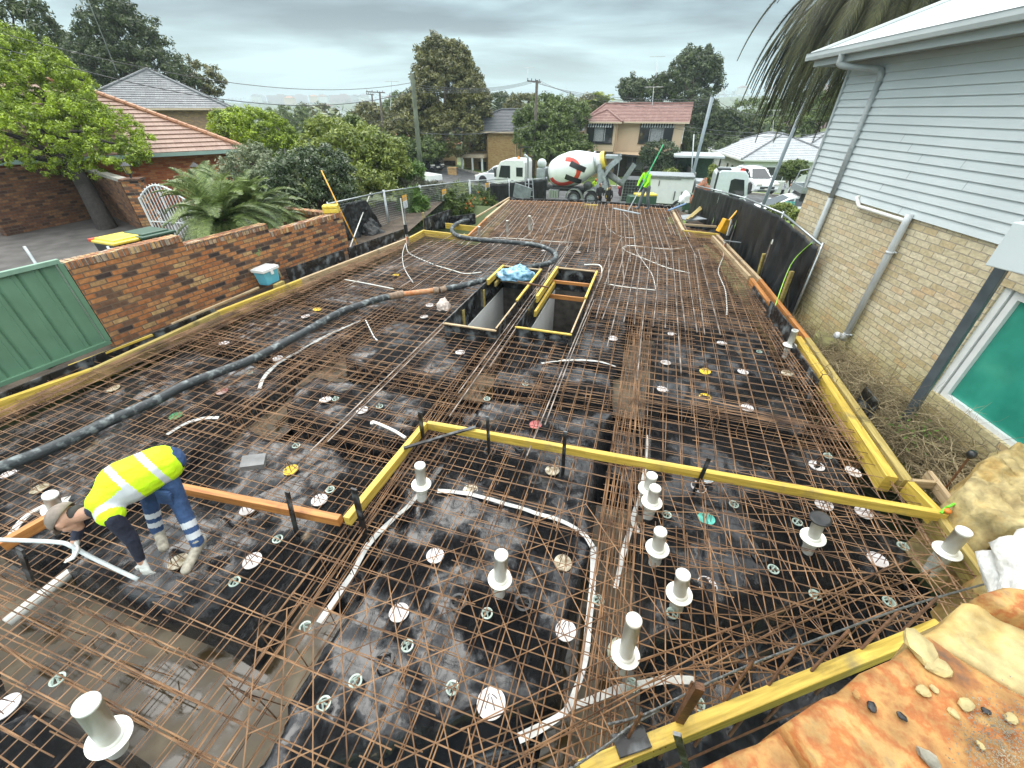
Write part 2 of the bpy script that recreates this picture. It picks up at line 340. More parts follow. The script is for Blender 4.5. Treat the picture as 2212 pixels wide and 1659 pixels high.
def ground():
    ts = [-12, -6, -2, 0] + [2*i for i in range(1, 40)] + [80*1.13**i for i in range(0, 36)]
    ss = sorted([-v for v in [3*1.0*i for i in range(1, 20)]+[60*1.16**i for i in range(0, 31)]]+[3*i for i in range(0, 20)]+[60*1.16**i for i in range(0, 31)])
    v = []; f = []
    for t in ts:
        for s in ss:
            p = S(s, t); v.append((p.x, p.y, hgt(p.x, p.y)+(-2.4 if (-9.6 < s < 5 and t < 19) else 0)))
    n = len(ss)
    for j in range(len(ts)-1):
        for i in range(n-1): f.append((j*n+i, j*n+i+1, (j+1)*n+i+1, (j+1)*n+i))
    m = MB(); m.add(v, f)
    g = m.build('ground', mat('suburb_ground', (.07, .11, .035), .85, var=.5, scale=.12, c2=(.14, .17, .06), bump=.4, bscale=3, detail=8), smooth=True)
    tag(g, kind='structure')
ground()
def strip(name, pts, w, lift, m, kind='structure'):
    mb = MB(); vs = []; fs = []
    for i, p in enumerate(pts):
        a = pts[max(i-1, 0)]; b = pts[min(i+1, len(pts)-1)]; d = (Vector(b)-Vector(a)).normalized(); n_ = Vector((-d.y, d.x))
        K = 6
        for k in range(K+1):
            q = Vector(p)+n_*w*(k/K-.5); vs.append((q.x, q.y, hgt(q.x, q.y)+lift))
    for i in range(len(pts)-1):
        for k in range(6): fs.append((i*7+k, i*7+k+1, (i+1)*7+k+1, (i+1)*7+k))
    mb.add(vs, fs); o = mb.build(name, m, smooth=True); return tag(o, kind=kind)
RT = 39.2
roadpts = [(S(s, RT+(0 if s > -12 else (-12-s)**1.35*.16)).x, S(s, RT+(0 if s > -12 else (-12-s)**1.35*.16)).y) for s in range(-70, 90, 2)]
strip('road', roadpts, 10.5, .06, M['asphalt'])
for off, nm in ((5.45, 'kerb_far'), (-5.45, 'kerb_near')):
    pts = []
    for i, p in enumerate(roadpts):
        a = roadpts[max(i-1, 0)]; b = roadpts[min(i+1, len(roadpts)-1)]; d = (Vector(b)-Vector(a)).normalized(); n_ = Vector((-d.y, d.x)); q = Vector(p)+n_*off; pts.append((q.x, q.y))
    mb = MB()
    for i in range(len(pts)-1):
        a, b = pts[i], pts[i+1]; mb.beam((a[0], a[1], hgt(*a)+.1), (b[0], b[1], hgt(*b)+.1), .3, .24)
    tag(mb.build('kerb', M['conc']), kind='structure')
for off, w_ in ((9.2, 7.2), (-7.6, 4)):
    pts = []
    for i, p in enumerate(roadpts):
        a = roadpts[max(i-1, 0)]; b = roadpts[min(i+1, len(roadpts)-1)]; d = (Vector(b)-Vector(a)).normalized(); n_ = Vector((-d.y, d.x)); q = Vector(p)+n_*off; pts.append((q.x, q.y))
    strip('nature_strip', pts, w_, .13, M['grass'])
# haze: one closed volume round camera and scene
hb = MB(); hb.box((0, 1900, -14), (7600, 5200, 150))
hm = bpy.data.materials.new('haze_volume'); hm.use_nodes = True; hn = hm.node_tree.nodes; hn.clear()
ho = hn.new('ShaderNodeOutputMaterial'); hv = hn.new('ShaderNodeVolumePrincipled'); hv.inputs['Color'].default_value = (.80, .93, .98, 1); hv.inputs['Density'].default_value = .00055; hv.inputs['Anisotropy'].default_value = .1
hm.node_tree.links.new(hv.outputs[0], ho.inputs['Volume'])
hz_o = hb.build('haze', hm); tag(hz_o, kind='stuff')
# concrete side path / soil either side of the slab
def flat(name, poly, z, m):
    mb = MB(); mb.add([(p[0], p[1], z) for p in poly], [tuple(range(len(poly)))]); return tag(mb.build(name, m), kind='structure')
flat('side_path', [(-9.2, 2), (-10.5, 2), (-9.5, 14), (-6, 20), (-3.2, 20.5), (-3.7, 13.6), (-7.6, 5)], -.12, M['soil'])
flat('yard_paving', [(-7.6, 5.6), (-14, 5), (-24, 14), (-20, 20), (-6.5, 14.5)], -.10, M['paving'])
flat('house_side_ground', [(4.6, .5), (9.5, .5), (9.5, 12), (7.6, 20), (7.3, 18.5), (7.0, 13.8)], -.42, M['soil'])
# ================================================================== THE SLAB DIG: plastic sheet over pads and trenches
QS = [(-9.8, -.6), (-1.0, .22), (4.12, 1.75), (4.43, 3.06), (6.83, 13.78), (6.02, 14.6), (7.03, 18.5), (-.14, 20.12), (-1.44, 13.66), (-2.3, 14.15), (-3.35, 13.62), (-7.3, 4.62)]
QP = [unS(p) for p in QS]
HOLES = [[(-3.2, 6.03), (-2.2, 6.03), (-2.2, 9.35), (-3.2, 9.35)], [(-1.9, 6.28), (-.9, 6.28), (-.9, 9.62), (-1.9, 9.62)]]
def inside(p, poly):
    c = False; n = len(poly)
    for i in range(n):
        x1, y1 = poly[i]; x2, y2 = poly[(i+1) % n]
        if (y1 > p[1]) != (y2 > p[1]) and p[0] < (x2-x1)*(p[1]-y1)/(y2-y1)+x1: c = not c
    return c
def dseg(P, a, b):
    ax, ay = a; bx, by = b; dx_, dy_ = bx-ax, by-ay; L2 = dx_*dx_+dy_*dy_
    t = np.clip(((P[0]-ax)*dx_+(P[1]-ay)*dy_)/L2, 0, 1); return np.hypot(P[0]-ax-t*dx_, P[1]-ay-t*dy_)
TR = [((-2.2, -1), (-2.2, 5.9), .24), ((.27, -.5), (.27, 8.1), .22), ((-4.95, 1.0), (-4.95, 6.9), .2), ((-8.5, 4.6), (-2.2, 4.6), .24), ((-2.2, 4.75), (.27, 5.0), .17), ((.27, 5.0), (6, 5.0), .17),
      ((-5.0, 3.15), (-2.2, 3.15), .18), ((-9, .38), (-2.2, .38), .3), ((-7.5, 6.75), (-3.6, 6.75), .13), ((-.85, 6.0), (.3, 6.1), .14)]
def rnoise(X, Y, sc_, seed):
    "cheap value noise"
    r = np.random.RandomState(seed); g = r.rand(256, 256)
    x = X*sc_+100.5; y = Y*sc_+100.5; xi = np.floor(x).astype(int); yi = np.floor(y).astype(int); fx = x-xi; fy = y-yi; fx = fx*fx*(3-2*fx); fy = fy*fy*(3-2*fy)
    a = g[xi % 256, yi % 256]; b = g[(xi+1) % 256, yi % 256]; c = g[xi % 256, (yi+1) % 256]; d = g[(xi+1) % 256, (yi+1) % 256]
    return (a*(1-fx)+b*fx)*(1-fy)+(c*(1-fx)+d*fx)*fy
def grid_mesh(name, xs, ys, Z, keep, m, smooth=True):
    nx, ny = len(xs), len(ys); X, Y = np.meshgrid(xs, ys)
    wx = X*cos(A0)+Y*sin(A0); wy = -X*sin(A0)+Y*cos(A0)
    V = np.stack([wx.ravel(), wy.ravel(), Z.ravel()], 1)
    idx = np.arange(nx*ny).reshape(ny, nx); k = keep[:-1, :-1] & keep[1:, 1:] & keep[:-1, 1:] & keep[1:, :-1]
    Fc = np.stack([idx[:-1, :-1][k], idx[:-1, 1:][k], idx[1:, 1:][k], idx[1:, :-1][k]], 1)
    used = np.unique(Fc); mp_ = np.full(nx*ny, -1); mp_[used] = np.arange(len(used)); Fc = mp_[Fc]; V = V[used]
    me = bpy.data.meshes.new(name); me.vertices.add(len(V)); me.vertices.foreach_set('co', V.astype(np.float32).ravel())
    me.loops.add(Fc.size); me.loops.foreach_set('vertex_index', Fc.astype(np.int32).ravel()); me.polygons.add(len(Fc))
    me.polygons.foreach_set('loop_start', np.arange(0, Fc.size, 4, dtype=np.int32)); me.polygons.foreach_set('loop_total', np.full(len(Fc), 4, dtype=np.int32))
    me.polygons.foreach_set('use_smooth', np.ones(len(Fc), dtype=bool)); me.update(calc_edges=True); me.materials.append(m)
    o = bpy.data.objects.new(name, me); col.objects.link(o); return o
def pad_height(X, Y):
    P = (X, Y); d = np.full(X.shape, 9.0)
    wob = (rnoise(X, Y, 2.2, 3)-.5)*.16
    for a, b, w_ in TR: d = np.minimum(d, dseg(P, a, b)-w_)
    n = len(QP)
    for i in range(n):
        a, b = QP[i], QP[(i+1) % n]; ww = .34
        if i in (1,): ww = .5
        if i in (3,): ww = .42
        if i in (11, 10): ww = .5
        d = np.minimum(d, dseg(P, a, b)-ww)
    d = d+wob; k = np.clip((d+.01)/.11, 0, 1); k = k*k*(3-2*k)
    return -.80+k*.61, k
def plastic_mat():
    m, t, b = nmat('wet_black_plastic'); nd = t.nodes; lk = t.links
    tc = nd.new('ShaderNodeTexCoord')
    n = nd.new('ShaderNodeTexNoise'); n.inputs['Scale'].default_value = 1.1; n.inputs['Detail'].default_value = 5; n.inputs['Roughness'].default_value = .6; lk.new(tc.outputs['Object'], n.inputs['Vector'])
    # silt left by muddy puddles
    cr = nd.new('ShaderNodeValToRGB'); E_ = cr.color_ramp.elements; E_[0].position = .64; E_[0].color = (.012, .013, .016, 1); E_[1].position = .76; E_[1].color = (.26, .19, .11, 1); x = E_.new(.69); x.color = (.03, .028, .026, 1)
    nb = nd.new('ShaderNodeTexNoise'); nb.inputs['Scale'].default_value = 3.1; nb.inputs['Detail'].default_value = 6; lk.new(tc.outputs['Object'], nb.inputs['Vector'])
    lk.new(nb.outputs['Fac'], cr.inputs[0]); lk.new(cr.outputs[0], b.inputs['Base Color'])
    r = nd.new('ShaderNodeMapRange'); r.inputs[1].default_value = .40; r.inputs[2].default_value = .52; r.inputs[3].default_value = .10; r.inputs[4].default_value = .24; lk.new(n.outputs['Fac'], r.inputs[0]); lk.new(r.outputs[0], b.inputs['Roughness'])
    # creases: stretched noise, flattened where water lies
    mp = nd.new('ShaderNodeMapping'); mp.inputs['Scale'].default_value = (10, 5, 5); mp.inputs['Rotation'].default_value = (0, 0, .6); lk.new(tc.outputs['Object'], mp.inputs[0])
    n2 = nd.new('ShaderNodeTexNoise'); n2.inputs['Scale'].default_value = 1.6; n2.inputs['Detail'].default_value = 7; n2.inputs['Roughness'].default_value = .62; n2.inputs['Distortion'].default_value = 1.6; lk.new(mp.outputs[0], n2.inputs['Vector'])
    rd = nd.new('ShaderNodeMath'); rd.operation = 'SUBTRACT'; rd.inputs[1].default_value = .5; lk.new(n2.outputs['Fac'], rd.inputs[0]); ab = nd.new('ShaderNodeMath'); ab.operation = 'ABSOLUTE'; lk.new(rd.outputs[0], ab.inputs[0])
    pw = nd.new('ShaderNodeMath'); pw.operation = 'POWER'; pw.inputs[1].default_value = .6; lk.new(ab.outputs[0], pw.inputs[0])
    wt = nd.new('ShaderNodeMapRange'); wt.inputs[1].default_value = .44; wt.inputs[2].default_value = .54; wt.inputs[3].default_value = .06; wt.inputs[4].default_value = 1; lk.new(n.outputs['Fac'], wt.inputs[0])
    st = nd.new('ShaderNodeMath'); st.operation = 'MULTIPLY'; st.inputs[1].default_value = 1.0; lk.new(wt.outputs[0], st.inputs[0])
    bp = nd.new('ShaderNodeBump'); bp.inputs['Distance'].default_value = .13; lk.new(st.outputs[0], bp.inputs['Strength']); lk.new(pw.outputs[0], bp.inputs['Height']); lk.new(bp.outputs[0], b.inputs['Normal'])
    b.inputs['Specular IOR Level'].default_value = .6
    return m
M['plastic'] = plastic_mat()
def mudmat():
    m, t, b = nmat('muddy_water'); nd = t.nodes; lk = t.links
    tc = nd.new('ShaderNodeTexCoord'); n = nd.new('ShaderNodeTexNoise'); n.inputs['Scale'].default_value = 2.3; n.inputs['Detail'].default_value = 6; lk.new(tc.outputs['Object'], n.inputs['Vector'])
    cr = nd.new('ShaderNodeValToRGB'); cr.color_ramp.elements[0].position = .42; cr.color_ramp.elements[0].color = (.035, .024, .010, 1); cr.color_ramp.elements[1].position = .68; cr.color_ramp.elements[1].color = (.19, .155, .105, 1)
    lk.new(n.outputs['Fac'], cr.inputs[0]); lk.new(cr.outputs[0], b.inputs['Base Color'])
    r = nd.new('ShaderNodeMapRange'); r.inputs[1].default_value = .42; r.inputs[2].default_value = .55; r.inputs[3].default_value = .08; r.inputs[4].default_value = .7; lk.new(n.outputs['Fac'], r.inputs[0]); lk.new(r.outputs[0], b.inputs['Roughness']); return m
M['mud'] = mudmat()
def slab_ground():
    xs = np.arange(-11, 5.2, .04); ys = np.arange(-2.6, 21.2, .05)
    X, Y = np.meshgrid(xs, ys); Z, k = pad_height(X, Y)
    wr = (np.abs(rnoise(X+rnoise(X, Y, 1.3, 5), Y, 5.5, 9)-.5)*2)
    Z += (rnoise(X, Y, 1.6, 11)-.5)*.04+(rnoise(X, Y, 6, 12)-.5)*.025+(1-wr)**6*.030*k
    # water pools lie flat
    keep = np.ones(X.shape, bool)
    flat_ = QP
    for j in range(X.shape[0]):
        for i in range(0, X.shape[1]): pass
        break
    # vectorised point in polygon
    c = np.zeros(X.shape, bool); n = len(QP)
    for i in range(n):
        x1, y1 = QP[i]; x2, y2 = QP[(i+1) % n]
        if y1 == y2: continue
        c ^= ((y1 > Y) != (y2 > Y)) & (X < (x2-x1)*(Y-y1)/(y2-y1)+x1)
    # grow by dilation so the sheet runs up to the boards
    d = np.full(X.shape, 9.0)
    for i in range(n): d = np.minimum(d, dseg((X, Y), QP[i], QP[(i+1) % n]))
    keep = c | (d < .12)
    for h in HOLES:
        (x0, y0), _, (x1, y1), _ = h; keep &= ~((X > x0+.03) & (X < x1-.03) & (Y > y0+.03) & (Y < y1-.03))
    Z = np.where(k < .05, Z+(rnoise(X, Y, 3, 8)-.5)*.12, Z)
    o = grid_mesh('plastic_membrane', xs, ys, Z, keep, M['plastic'])
    tag(o, 'wet wrinkled black plastic membrane lining the pads and trenches', 'plastic sheet')
    # muddy water and blinding in some trenches, standing above the sheet there
    for lab, a, b, w_, z_ in [('trench_water', (-4.95, 2.6), (-4.95, 6.6), .8, -.57), ('trench_water', (-6.4, .38), (-2.25, .38), .95, -.57), ('trench_water', (.27, 5.2), (.27, 7.95), .8, -.57), ('trench_water', (-2.2, -.8), (-2.2, 1.35), .8, -.575), ('trench_water', (-2.2, 4.9), (-2.2, 5.7), .8, -.57), ('trench_water', (.27, .3), (.27, 3.4), .7, -.6)]:
        p, q = S(*a), S(*b); dd = (q-p).normalized(); nn = Vector((-dd.y, dd.x, 0)); mb = MB(); vs = []; fs = []; K = 60
        for i in range(K+1):
            c_ = p.lerp(q, i/K)
            for sgn in (-1, 1): vs.append(c_+nn*sgn*w_*.5+Vector((0, 0, z_)))
        for i in range(K): fs.append((2*i, 2*i+1, 2*i+3, 2*i+2))
        mb.add(vs, fs); tag(mb.build(lab, M['mud']), kind='structure')
slab_ground()
# ================================================================== FORMWORK BOARDS
def xy(p, z): return Vector((p[0], p[1], z))
def board(name, a, b, w_, z0, z1, m, label, cat='timber', group=None, side=0.0, bev=.004):
    "board between plan points a, b; side shifts it sideways (left of a->b positive)"
    a = Vector((a[0], a[1])); b = Vector((b[0], b[1])); d = (b-a).normalized(); n_ = Vector((-d.y, d.x))*side
    a2 = a+n_; b2 = b+n_; mb = MB(); c = (a2+b2)/2
    L_ = (b2-a2).length; mb.beam((-L_/2, 0, 0), (L_/2, 0, 0), w_, z1-z0, bev=bev)
    o = mb.build(name, m); o.location = (c.x, c.y, (z0+z1)/2); o.rotation_euler = (0, 0, atan2(d.y, d.x)); return tag(o, label, cat, group)
g2 = lambda x, y, z=0.0: G(x, y, z).to_2d()
# left edge
LB = [g2(-40, 878, .06), g2(199, 795, .06), g2(470, 672, .06), g2(648, 603, .06), g2(884, 513, .06)]
board('form_board', LB[0], LB[1], .08, -.16, .06, M['yel'], 'bright yellow edge board in front of the green metal fence')
board('form_board', LB[1], LB[2], .08, -.17, .055, M['yel2'], 'mossy yellow edge board between the green fence and the ice box')
board('form_board', LB[2], LB[3], .08, -.16, .06, M['yel'], 'yellow edge board below the blue ice box by the brick wall')
board('form_board', LB[3], LB[4], .08, -.16, .065, M['tan'], 'weathered tan edge board under the black draped fence')
board('plank', g2(150, 790, .1), g2(330, 722, .1), .05, .06, .10, M['yel'], 'narrow yellow plank lying on the left edge board by the green fence', side=.03)
board('plank', g2(372, 699, .1), g2(560, 620, .1), .05, .062, .10, M['tan'], 'narrow tan plank on top of the left edge board beside the ice box', side=.03)
board('form_ply', LB[0], LB[2], .018, -.3, .11, M['ply'], 'black form ply strip behind the left edge board by the green fence', 'plywood', side=.075)
board('form_ply', g2(628, 596, .1), g2(750, 553, .1), .02, -.1, .26, M['ply'], 'scuffed black ply sheet standing against the end of the brick wall', 'plywood', side=.1)
board('form_ply', g2(757, 546, .1), g2(878, 503, .1), .02, -.2, .22, M['ply'], 'long black ply strip below the orange pole on the left edge', 'plywood', side=.09)
board('timber_peg_block', g2(600, 615, .1), g2(618, 606, .1), .09, -.05, .09, M['yel2'], 'short yellow timber block wedged at the foot of the brick wall', side=.1)
# left notch
board('form_board', g2(884, 513, .09), g2(916, 496, .09), .07, -.1, .09, M['yel'], 'short yellow board beside the conduit riser at the left corner')
board('form_board', g2(915, 497, .09), g2(1012, 508, .09), .06, -.1, .09, M['yel'], 'yellow board across the mouth of the small left pit')
board('form_board', g2(1012, 507, .1), g2(1050, 471, .1), .06, -.1, .10, M['org'], 'short orange board beside the curved end of the concrete hose')
board('form_board', g2(1050, 471, .1), g2(1099, 431, .1), .09, -.1, .11, M['tan'], 'pale board leading to the far left corner of the slab')
board('rail_timber', g2(1035, 466, .2), g2(1106, 424, .2), .05, .12, .17, M['tan'], 'thin upper rail along the far left edge of the slab', side=.12)
board('form_board', g2(962, 481, .09), g2(1035, 489, .09), .04, -.1, .08, M['yel'], 'thin yellow board at the back of the small left pit')
board('form_ply', g2(916, 484, .2), g2(973, 463, .2), .02, -.1, .38, M['ply'], 'black ply panel at the back of the small left pit', 'plywood')
board('form_ply', g2(950, 478, .1), g2(1040, 466, .1), .02, -.3, .1, M['ply'], 'low black ply behind the small left pit', 'plywood', side=.5)
# far edge
board('form_board', g2(1100, 432, .06), g2(1262, 437, .06), .06, -.12, .05, M['org'], 'rust brown far edge board behind the fanned bars at the left')
board('form_ply', g2(1100, 429, .1), g2(1262, 434, .1), .04, -.3, .12, M['ply'], 'black ply lip along the far edge left of the yellow block', 'plywood', side=.06)
board('form_board', g2(1263, 441, .06), g2(1292, 443, .06), .07, -.1, .07, M['yel'], 'short yellow block in the gap of the far edge')
board('form_board', g2(1312, 440, .06), g2(1452, 452, .06), .06, -.12, .05, M['org'], 'brown far edge board at the feet of the man with the screed')
board('form_ply', g2(1288, 436, .1), g2(1456, 447, .1), .04, -.3, .12, M['ply'], 'black ply lip along the far edge behind the man with the screed', 'plywood', side=.08)
# right notch and edge
board('form_board', g2(1453, 450, .09), g2(1479, 497, .09), .1, -.1, .09, M['tan'], 'pale board running back from the blue straightedge', side=-.04)
board('form_board', g2(1477, 497, .09), g2(1555, 505, .09), .07, -.1, .09, M['yel'], 'yellow board across the small right pit by the black fence')
board('form_board', g2(1476, 482, .09), g2(1548, 487, .09), .05, -.15, .08, M['tan'], 'thin timber at the back of the small right pit', side=0)
board('form_ply', g2(1482, 490, 0), g2(1548, 495, 0), .03, -.4, .02, M['ply'], 'black ply lining of the small right pit', 'plywood', side=.1)
RB = [g2(1552, 505, .07), g2(1648, 603, .07), g2(1752, 730, .07), g2(1976, 1040, .07)]
def rshift(a, b, s_): d = (b-a).normalized(); return Vector((d.y, -d.x))*s_
board('form_board', RB[0], RB[1], .08, -.15, .07, M['tan'], 'cement splashed edge board beside the white conduit on the right', side=-.05)
board('form_board', RB[1], RB[2], .08, -.15, .07, M['org'], 'wet orange edge board on the right near the open pipe', side=-.05)
board('form_board', RB[2], RB[3], .09, -.15, .07, M['yel2'], 'long mossy yellow edge board in front of the pile of dead vines', side=-.05)
board('form_board', RB[0].lerp(RB[1], .12), RB[1].lerp(RB[2], .0), .07, -.05, .13, M['tan'], 'outer pale plank beside the row of yellow pegs', side=-.30)
board('form_board', RB[1].lerp(RB[2], .05), RB[1].lerp(RB[2], .62), .08, -.05, .13, M['org'], 'bright orange outer plank below the last yellow peg', side=-.30)
board('form_board', RB[2], RB[3], .11, -.15, .08, M['yel'], 'outer yellow board running beside the dead vines', side=-.21)
board('form_ply', RB[1].lerp(RB[2], .2), RB[2].lerp(RB[3], .45), .02, -.3, .11, M['ply'], 'long black ply strip standing outside the right edge', 'plywood', side=-.36)
o = board('form_ply', g2(1680, 650, .3), g2(1735, 715, .3), .02, -.1, .30, M['ply'], 'grey scuffed ply offcut leaning outside the right edge', 'plywood', side=-.12)
board('form_ply', g2(1868, 845, .12), g2(1898, 880, .12), .02, -.1, .2, M['ply'], 'small square ply offcut beside the dead vines', 'plywood', side=-.02)
board('form_board', g2(1975, 1041, .09), g2(2046, 1113, .09), .07, -.1, .09, M['yel'], 'short yellow board at the bend of the right edge', side=-.03)
board('form_board', g2(2040, 1108, .07), g2(2172, 1282, .07), .08, -.15, .07, M['yel2'], 'near yellow edge board passing under the leaning white pipe', side=-.04)
board('plank', g2(2016, 1018, .1), g2(2172, 1212, .1), .05, -.02, .10, M['tan'], 'grey outer plank against the yellow sandstone blocks', side=-.03)
board('spacer_block', g2(1972, 1036, .1), g2(2022, 1040, .1), .04, .0, .1, M['tan'], 'short cross timber joining the two right edge boards')
board('form_board', g2(1255, 1662, .06), g2(2032, 1348, .06), .09, -.14, .06, M['yel'], 'bright yellow near edge board with saw marks beside the stone wall')
board('form_ply', g2(1330, 1612, .075), g2(1398, 1588, .075), .12, .06, .078, M['ply'], 'black plastic patch folded over the near yellow board', 'plastic sheet')
# inner step-down boards
IA = (g2(926, 908, .13), g2(2042, 1102, .13)); IB = (g2(917, 912, .13), g2(747, 1118, .13)); IC = (g2(380, 1040, .13), g2(736, 1110, .13)); ID = (g2(-10, 1168, .13), g2(120, 1096, .13))
mid = IA[0].lerp(IA[1], .36)
board('step_board', IA[0], mid, .06, .02, .13, M['yel'], 'yellow step board between the black stakes at its left end', 'timber', side=-.03)
board('step_board', mid, IA[1], .065, .018, .128, M['yel'], 'long yellow step board reaching the right edge of the slab', 'timber', side=-.03)
board('step_board', IB[0], IB[1], .07, .015, .13, M['yel'], 'yellow step board slanting down towards the orange board', 'timber', side=0)
board('step_board', IC[0], IC[1], .07, .015, .12, M['org'], 'orange step board running from behind the stooping worker', 'timber', side=-.03)
board('step_board', ID[0], ID[1], .07, .015, .12, M['org'], 'short orange board beneath the capped worker at the left edge', 'timber', side=-.03)
def stake(label, bx, by, tx, ty, z0=-.2, w_=.04, m='ply', zt=None, t_=.018):
    b = G(bx, by, 0.02); z1 = top_z(b, ty) if zt is None else zt
    r = ray(tx, ty); tt = b.y/r.y; tp = Vector((r.x*tt, b.y, EYE+r.z*tt))
    d = (tp-b); p0 = b-d.normalized()*.22; mb = MB(); mb.beam(p0, tp, w_, t_, up=(.3, 1, 0)); o = mb.build('stake', M[m], loc=tuple(p0)); return tag(o, label, 'stake')
stake('black ply stake at the corner of the yellow step boards', 913, 945, 907, 890, w_=.05)
stake('thin black stake holding the step board, second from the corner', 1056, 968, 1053, 900, w_=.035)
stake('black stake at the splice of the long yellow step board', 1217, 1000, 1221, 932)
stake('black stake leaning across the right half of the step board', 1512, 1035, 1532, 990)
stake('black stake in front of the orange step board', 636, 1130, 620, 1062, w_=.045)
stake('stake near the low corner of the slanted yellow board', 785, 1140, 764, 1056, w_=.06)
stake('black stake under the capped worker at the left edge', 62, 1240, 42, 1185, w_=.06)
stake('black stake leaning on the near yellow board', 1482, 1655, 1462, 1585, w_=.04)
stake('brown round stake crossing the near yellow board', 1465, 1560, 1512, 1482, w_=.05, m='rustdark', t_=.04)
mb = MB(); mb.beam(G(872, 968, .15), G(1027, 922, .16), .04, .02); tag(mb.build('timber_batten', M['ply']), 'loose black batten lying diagonally over the step board corner', 'batten')
for i, (bx, by, tx, ty, lb) in enumerate([(1605, 520, 1612, 503, 'short yellow peg nearest the orange tool'), (1650, 560, 1655, 508, 'tall dark-topped yellow peg behind the right plank'), (1695, 632, 1711, 586, 'leaning yellow peg at the black fence, nearest the camera'), (1645, 578, 1651, 548, 'yellow peg between the taller pegs on the right')]):
    b = G(bx, by, .05); r = ray(tx, ty); tt = b.y/r.y; tp = Vector((r.x*tt, b.y, EYE+r.z*tt)); mb = MB(); mb.beam(b-Vector((0, 0, .5)), tp, .075, .075); tag(mb.build('timber_peg', M['yel2'], bevel=.004), lb, 'peg')
b = G(917, 487, .05); mb = MB(); mb.beam(b-Vector((0, 0, .3)), b+Vector((0, 0, .42)), .1, .05); tag(mb.build('timber_peg', M['yel2']), 'yellow peg behind the conduit riser at the left corner', 'peg')
# ================================================================== REINFORCEMENT
def clip(a, b, poly, holes=()):
    "pieces of segment a-b inside poly and outside holes; all in slab (s,t)"
    ts = [0.0, 1.0]
    for P_ in [poly]+list(holes):
        n = len(P_)
        for i in range(n):
            c, d = P_[i], P_[(i+1) % n]; r = (b[0]-a[0], b[1]-a[1]); q = (d[0]-c[0], d[1]-c[1]); k = r[0]*q[1]-r[1]*q[0]
            if abs(k) < 1e-9: continue
            t = ((c[0]-a[0])*q[1]-(c[1]-a[1])*q[0])/k; u = ((c[0]-a[0])*r[1]-(c[1]-a[1])*r[0])/k
            if 0 < t < 1 and 0 <= u <= 1: ts.append(t)
    ts.sort(); out_ = []
    for t0, t1 in zip(ts, ts[1:]):
        if t1-t0 < .004: continue
        m = (t0+t1)/2; p = (a[0]+(b[0]-a[0])*m, a[1]+(b[1]-a[1])*m)
        if inside(p, poly) and not any(inside(p, h) for h in holes):
            out_.append(((a[0]+(b[0]-a[0])*t0, a[1]+(b[1]-a[1])*t0), (a[0]+(b[0]-a[0])*t1, a[1]+(b[1]-a[1])*t1)))
    return out_
QI = [(p[0], p[1]) for p in QP]
cen = (sum(p[0] for p in QI)/len(QI), sum(p[1] for p in QI)/len(QI))
def sag(s, t, sd): return .012*noise.noise(Vector((s*.7, t*.7, sd)))
def bar(mb, a, b, z, r, n=4, sd=0.0, bend=0.0):
    L_ = math.dist(a, b); k = max(1, int(L_/1.4)) if (bend or L_ > 1.6) else 1
    pts = []
    for i in range(k+1):
        f = i/k; s = a[0]+(b[0]-a[0])*f; t = a[1]+(b[1]-a[1])*f
        if bend: s += bend*sin(f*pi)*noise.noise(Vector((a[0]*3, a[1]*3, sd)))*2
        pts.append(S(s, t, z+sag(s, t, sd)))
    mb.tube(pts, r, n, cap=True)
def sheet(s0, t0, ls, lt, z, label='rusty welded mesh sheet lying on the slab, like its neighbours', sp_s=.2, sp_t=.2, r=.0045, rot=0.0, m='rust', group='mesh sheets across the slab', jit=.0, sd=0):
    "welded mesh sheet: s0,t0 its low corner, ls x lt its size"
    mb = MB(); cs, ct = s0+ls/2, t0+lt/2; ca, sa = cos(rot), sin(rot)
    R = lambda s, t: (cs+(s-cs)*ca+(t-ct)*sa, ct-(s-cs)*sa+(t-ct)*ca)
    n1_, n2_ = int(round(ls/sp_s)), int(round(lt/sp_t)); any_ = False
    for i in range(n1_):
        s = s0+.05+i*sp_s
        for a, b in clip(R(s, t0), R(s, t0+lt), QI, HOLES): bar(mb, a, b, z, r, sd=sd); any_ = True
    for j in range(n2_):
        t = t0+.05+j*sp_t
        for a, b in clip(R(s0, t), R(s0+ls, t), QI, HOLES): bar(mb, a, b, z+2*r, r, sd=sd); any_ = True
    if not any_: return None
    c = S(cs, ct, z); o = mb.build('mesh_sheet', M[m], loc=tuple(c)); return tag(o, label, 'mesh sheet', group)
k = 0
R2 = random.Random(3)
for col_i, s0 in enumerate([-10.0, -7.8, -5.6, -3.4, -1.2, 1.0, 3.0]):
    t0 = -3.0+(.9 if col_i % 2 else 0)
    while t0 < 20:
        far = t0 > 10.5
        sheet(s0+R2.uniform(-.05, .05), t0, 2.4, 5.8, .0+(k % 3)*.008, r=.0047 if not far else .006, rot=R2.uniform(-.012, .012)+(-.09 if t0 > 12 else 0), sd=k, m='rust')
        t0 += 5.45; k += 1
# lower layer
k = 50
for row, t0 in enumerate([-2.5, 2.9, 8.0, 13.2]):
    s0 = -10.2+(1.1 if row % 2 else 0)
    while s0 < 4.2:
        sheet(s0, t0+R2.uniform(-.1, .1), 2.5, 5.4, -.10-(k % 2)*.01, r=.0042, rot=R2.uniform(-.03, .03), sd=k, label='lower layer mesh sheet seen through the top mesh, like its neighbours', group='lower mesh sheets', m='rust')
        s0 += 2.3; k += 1
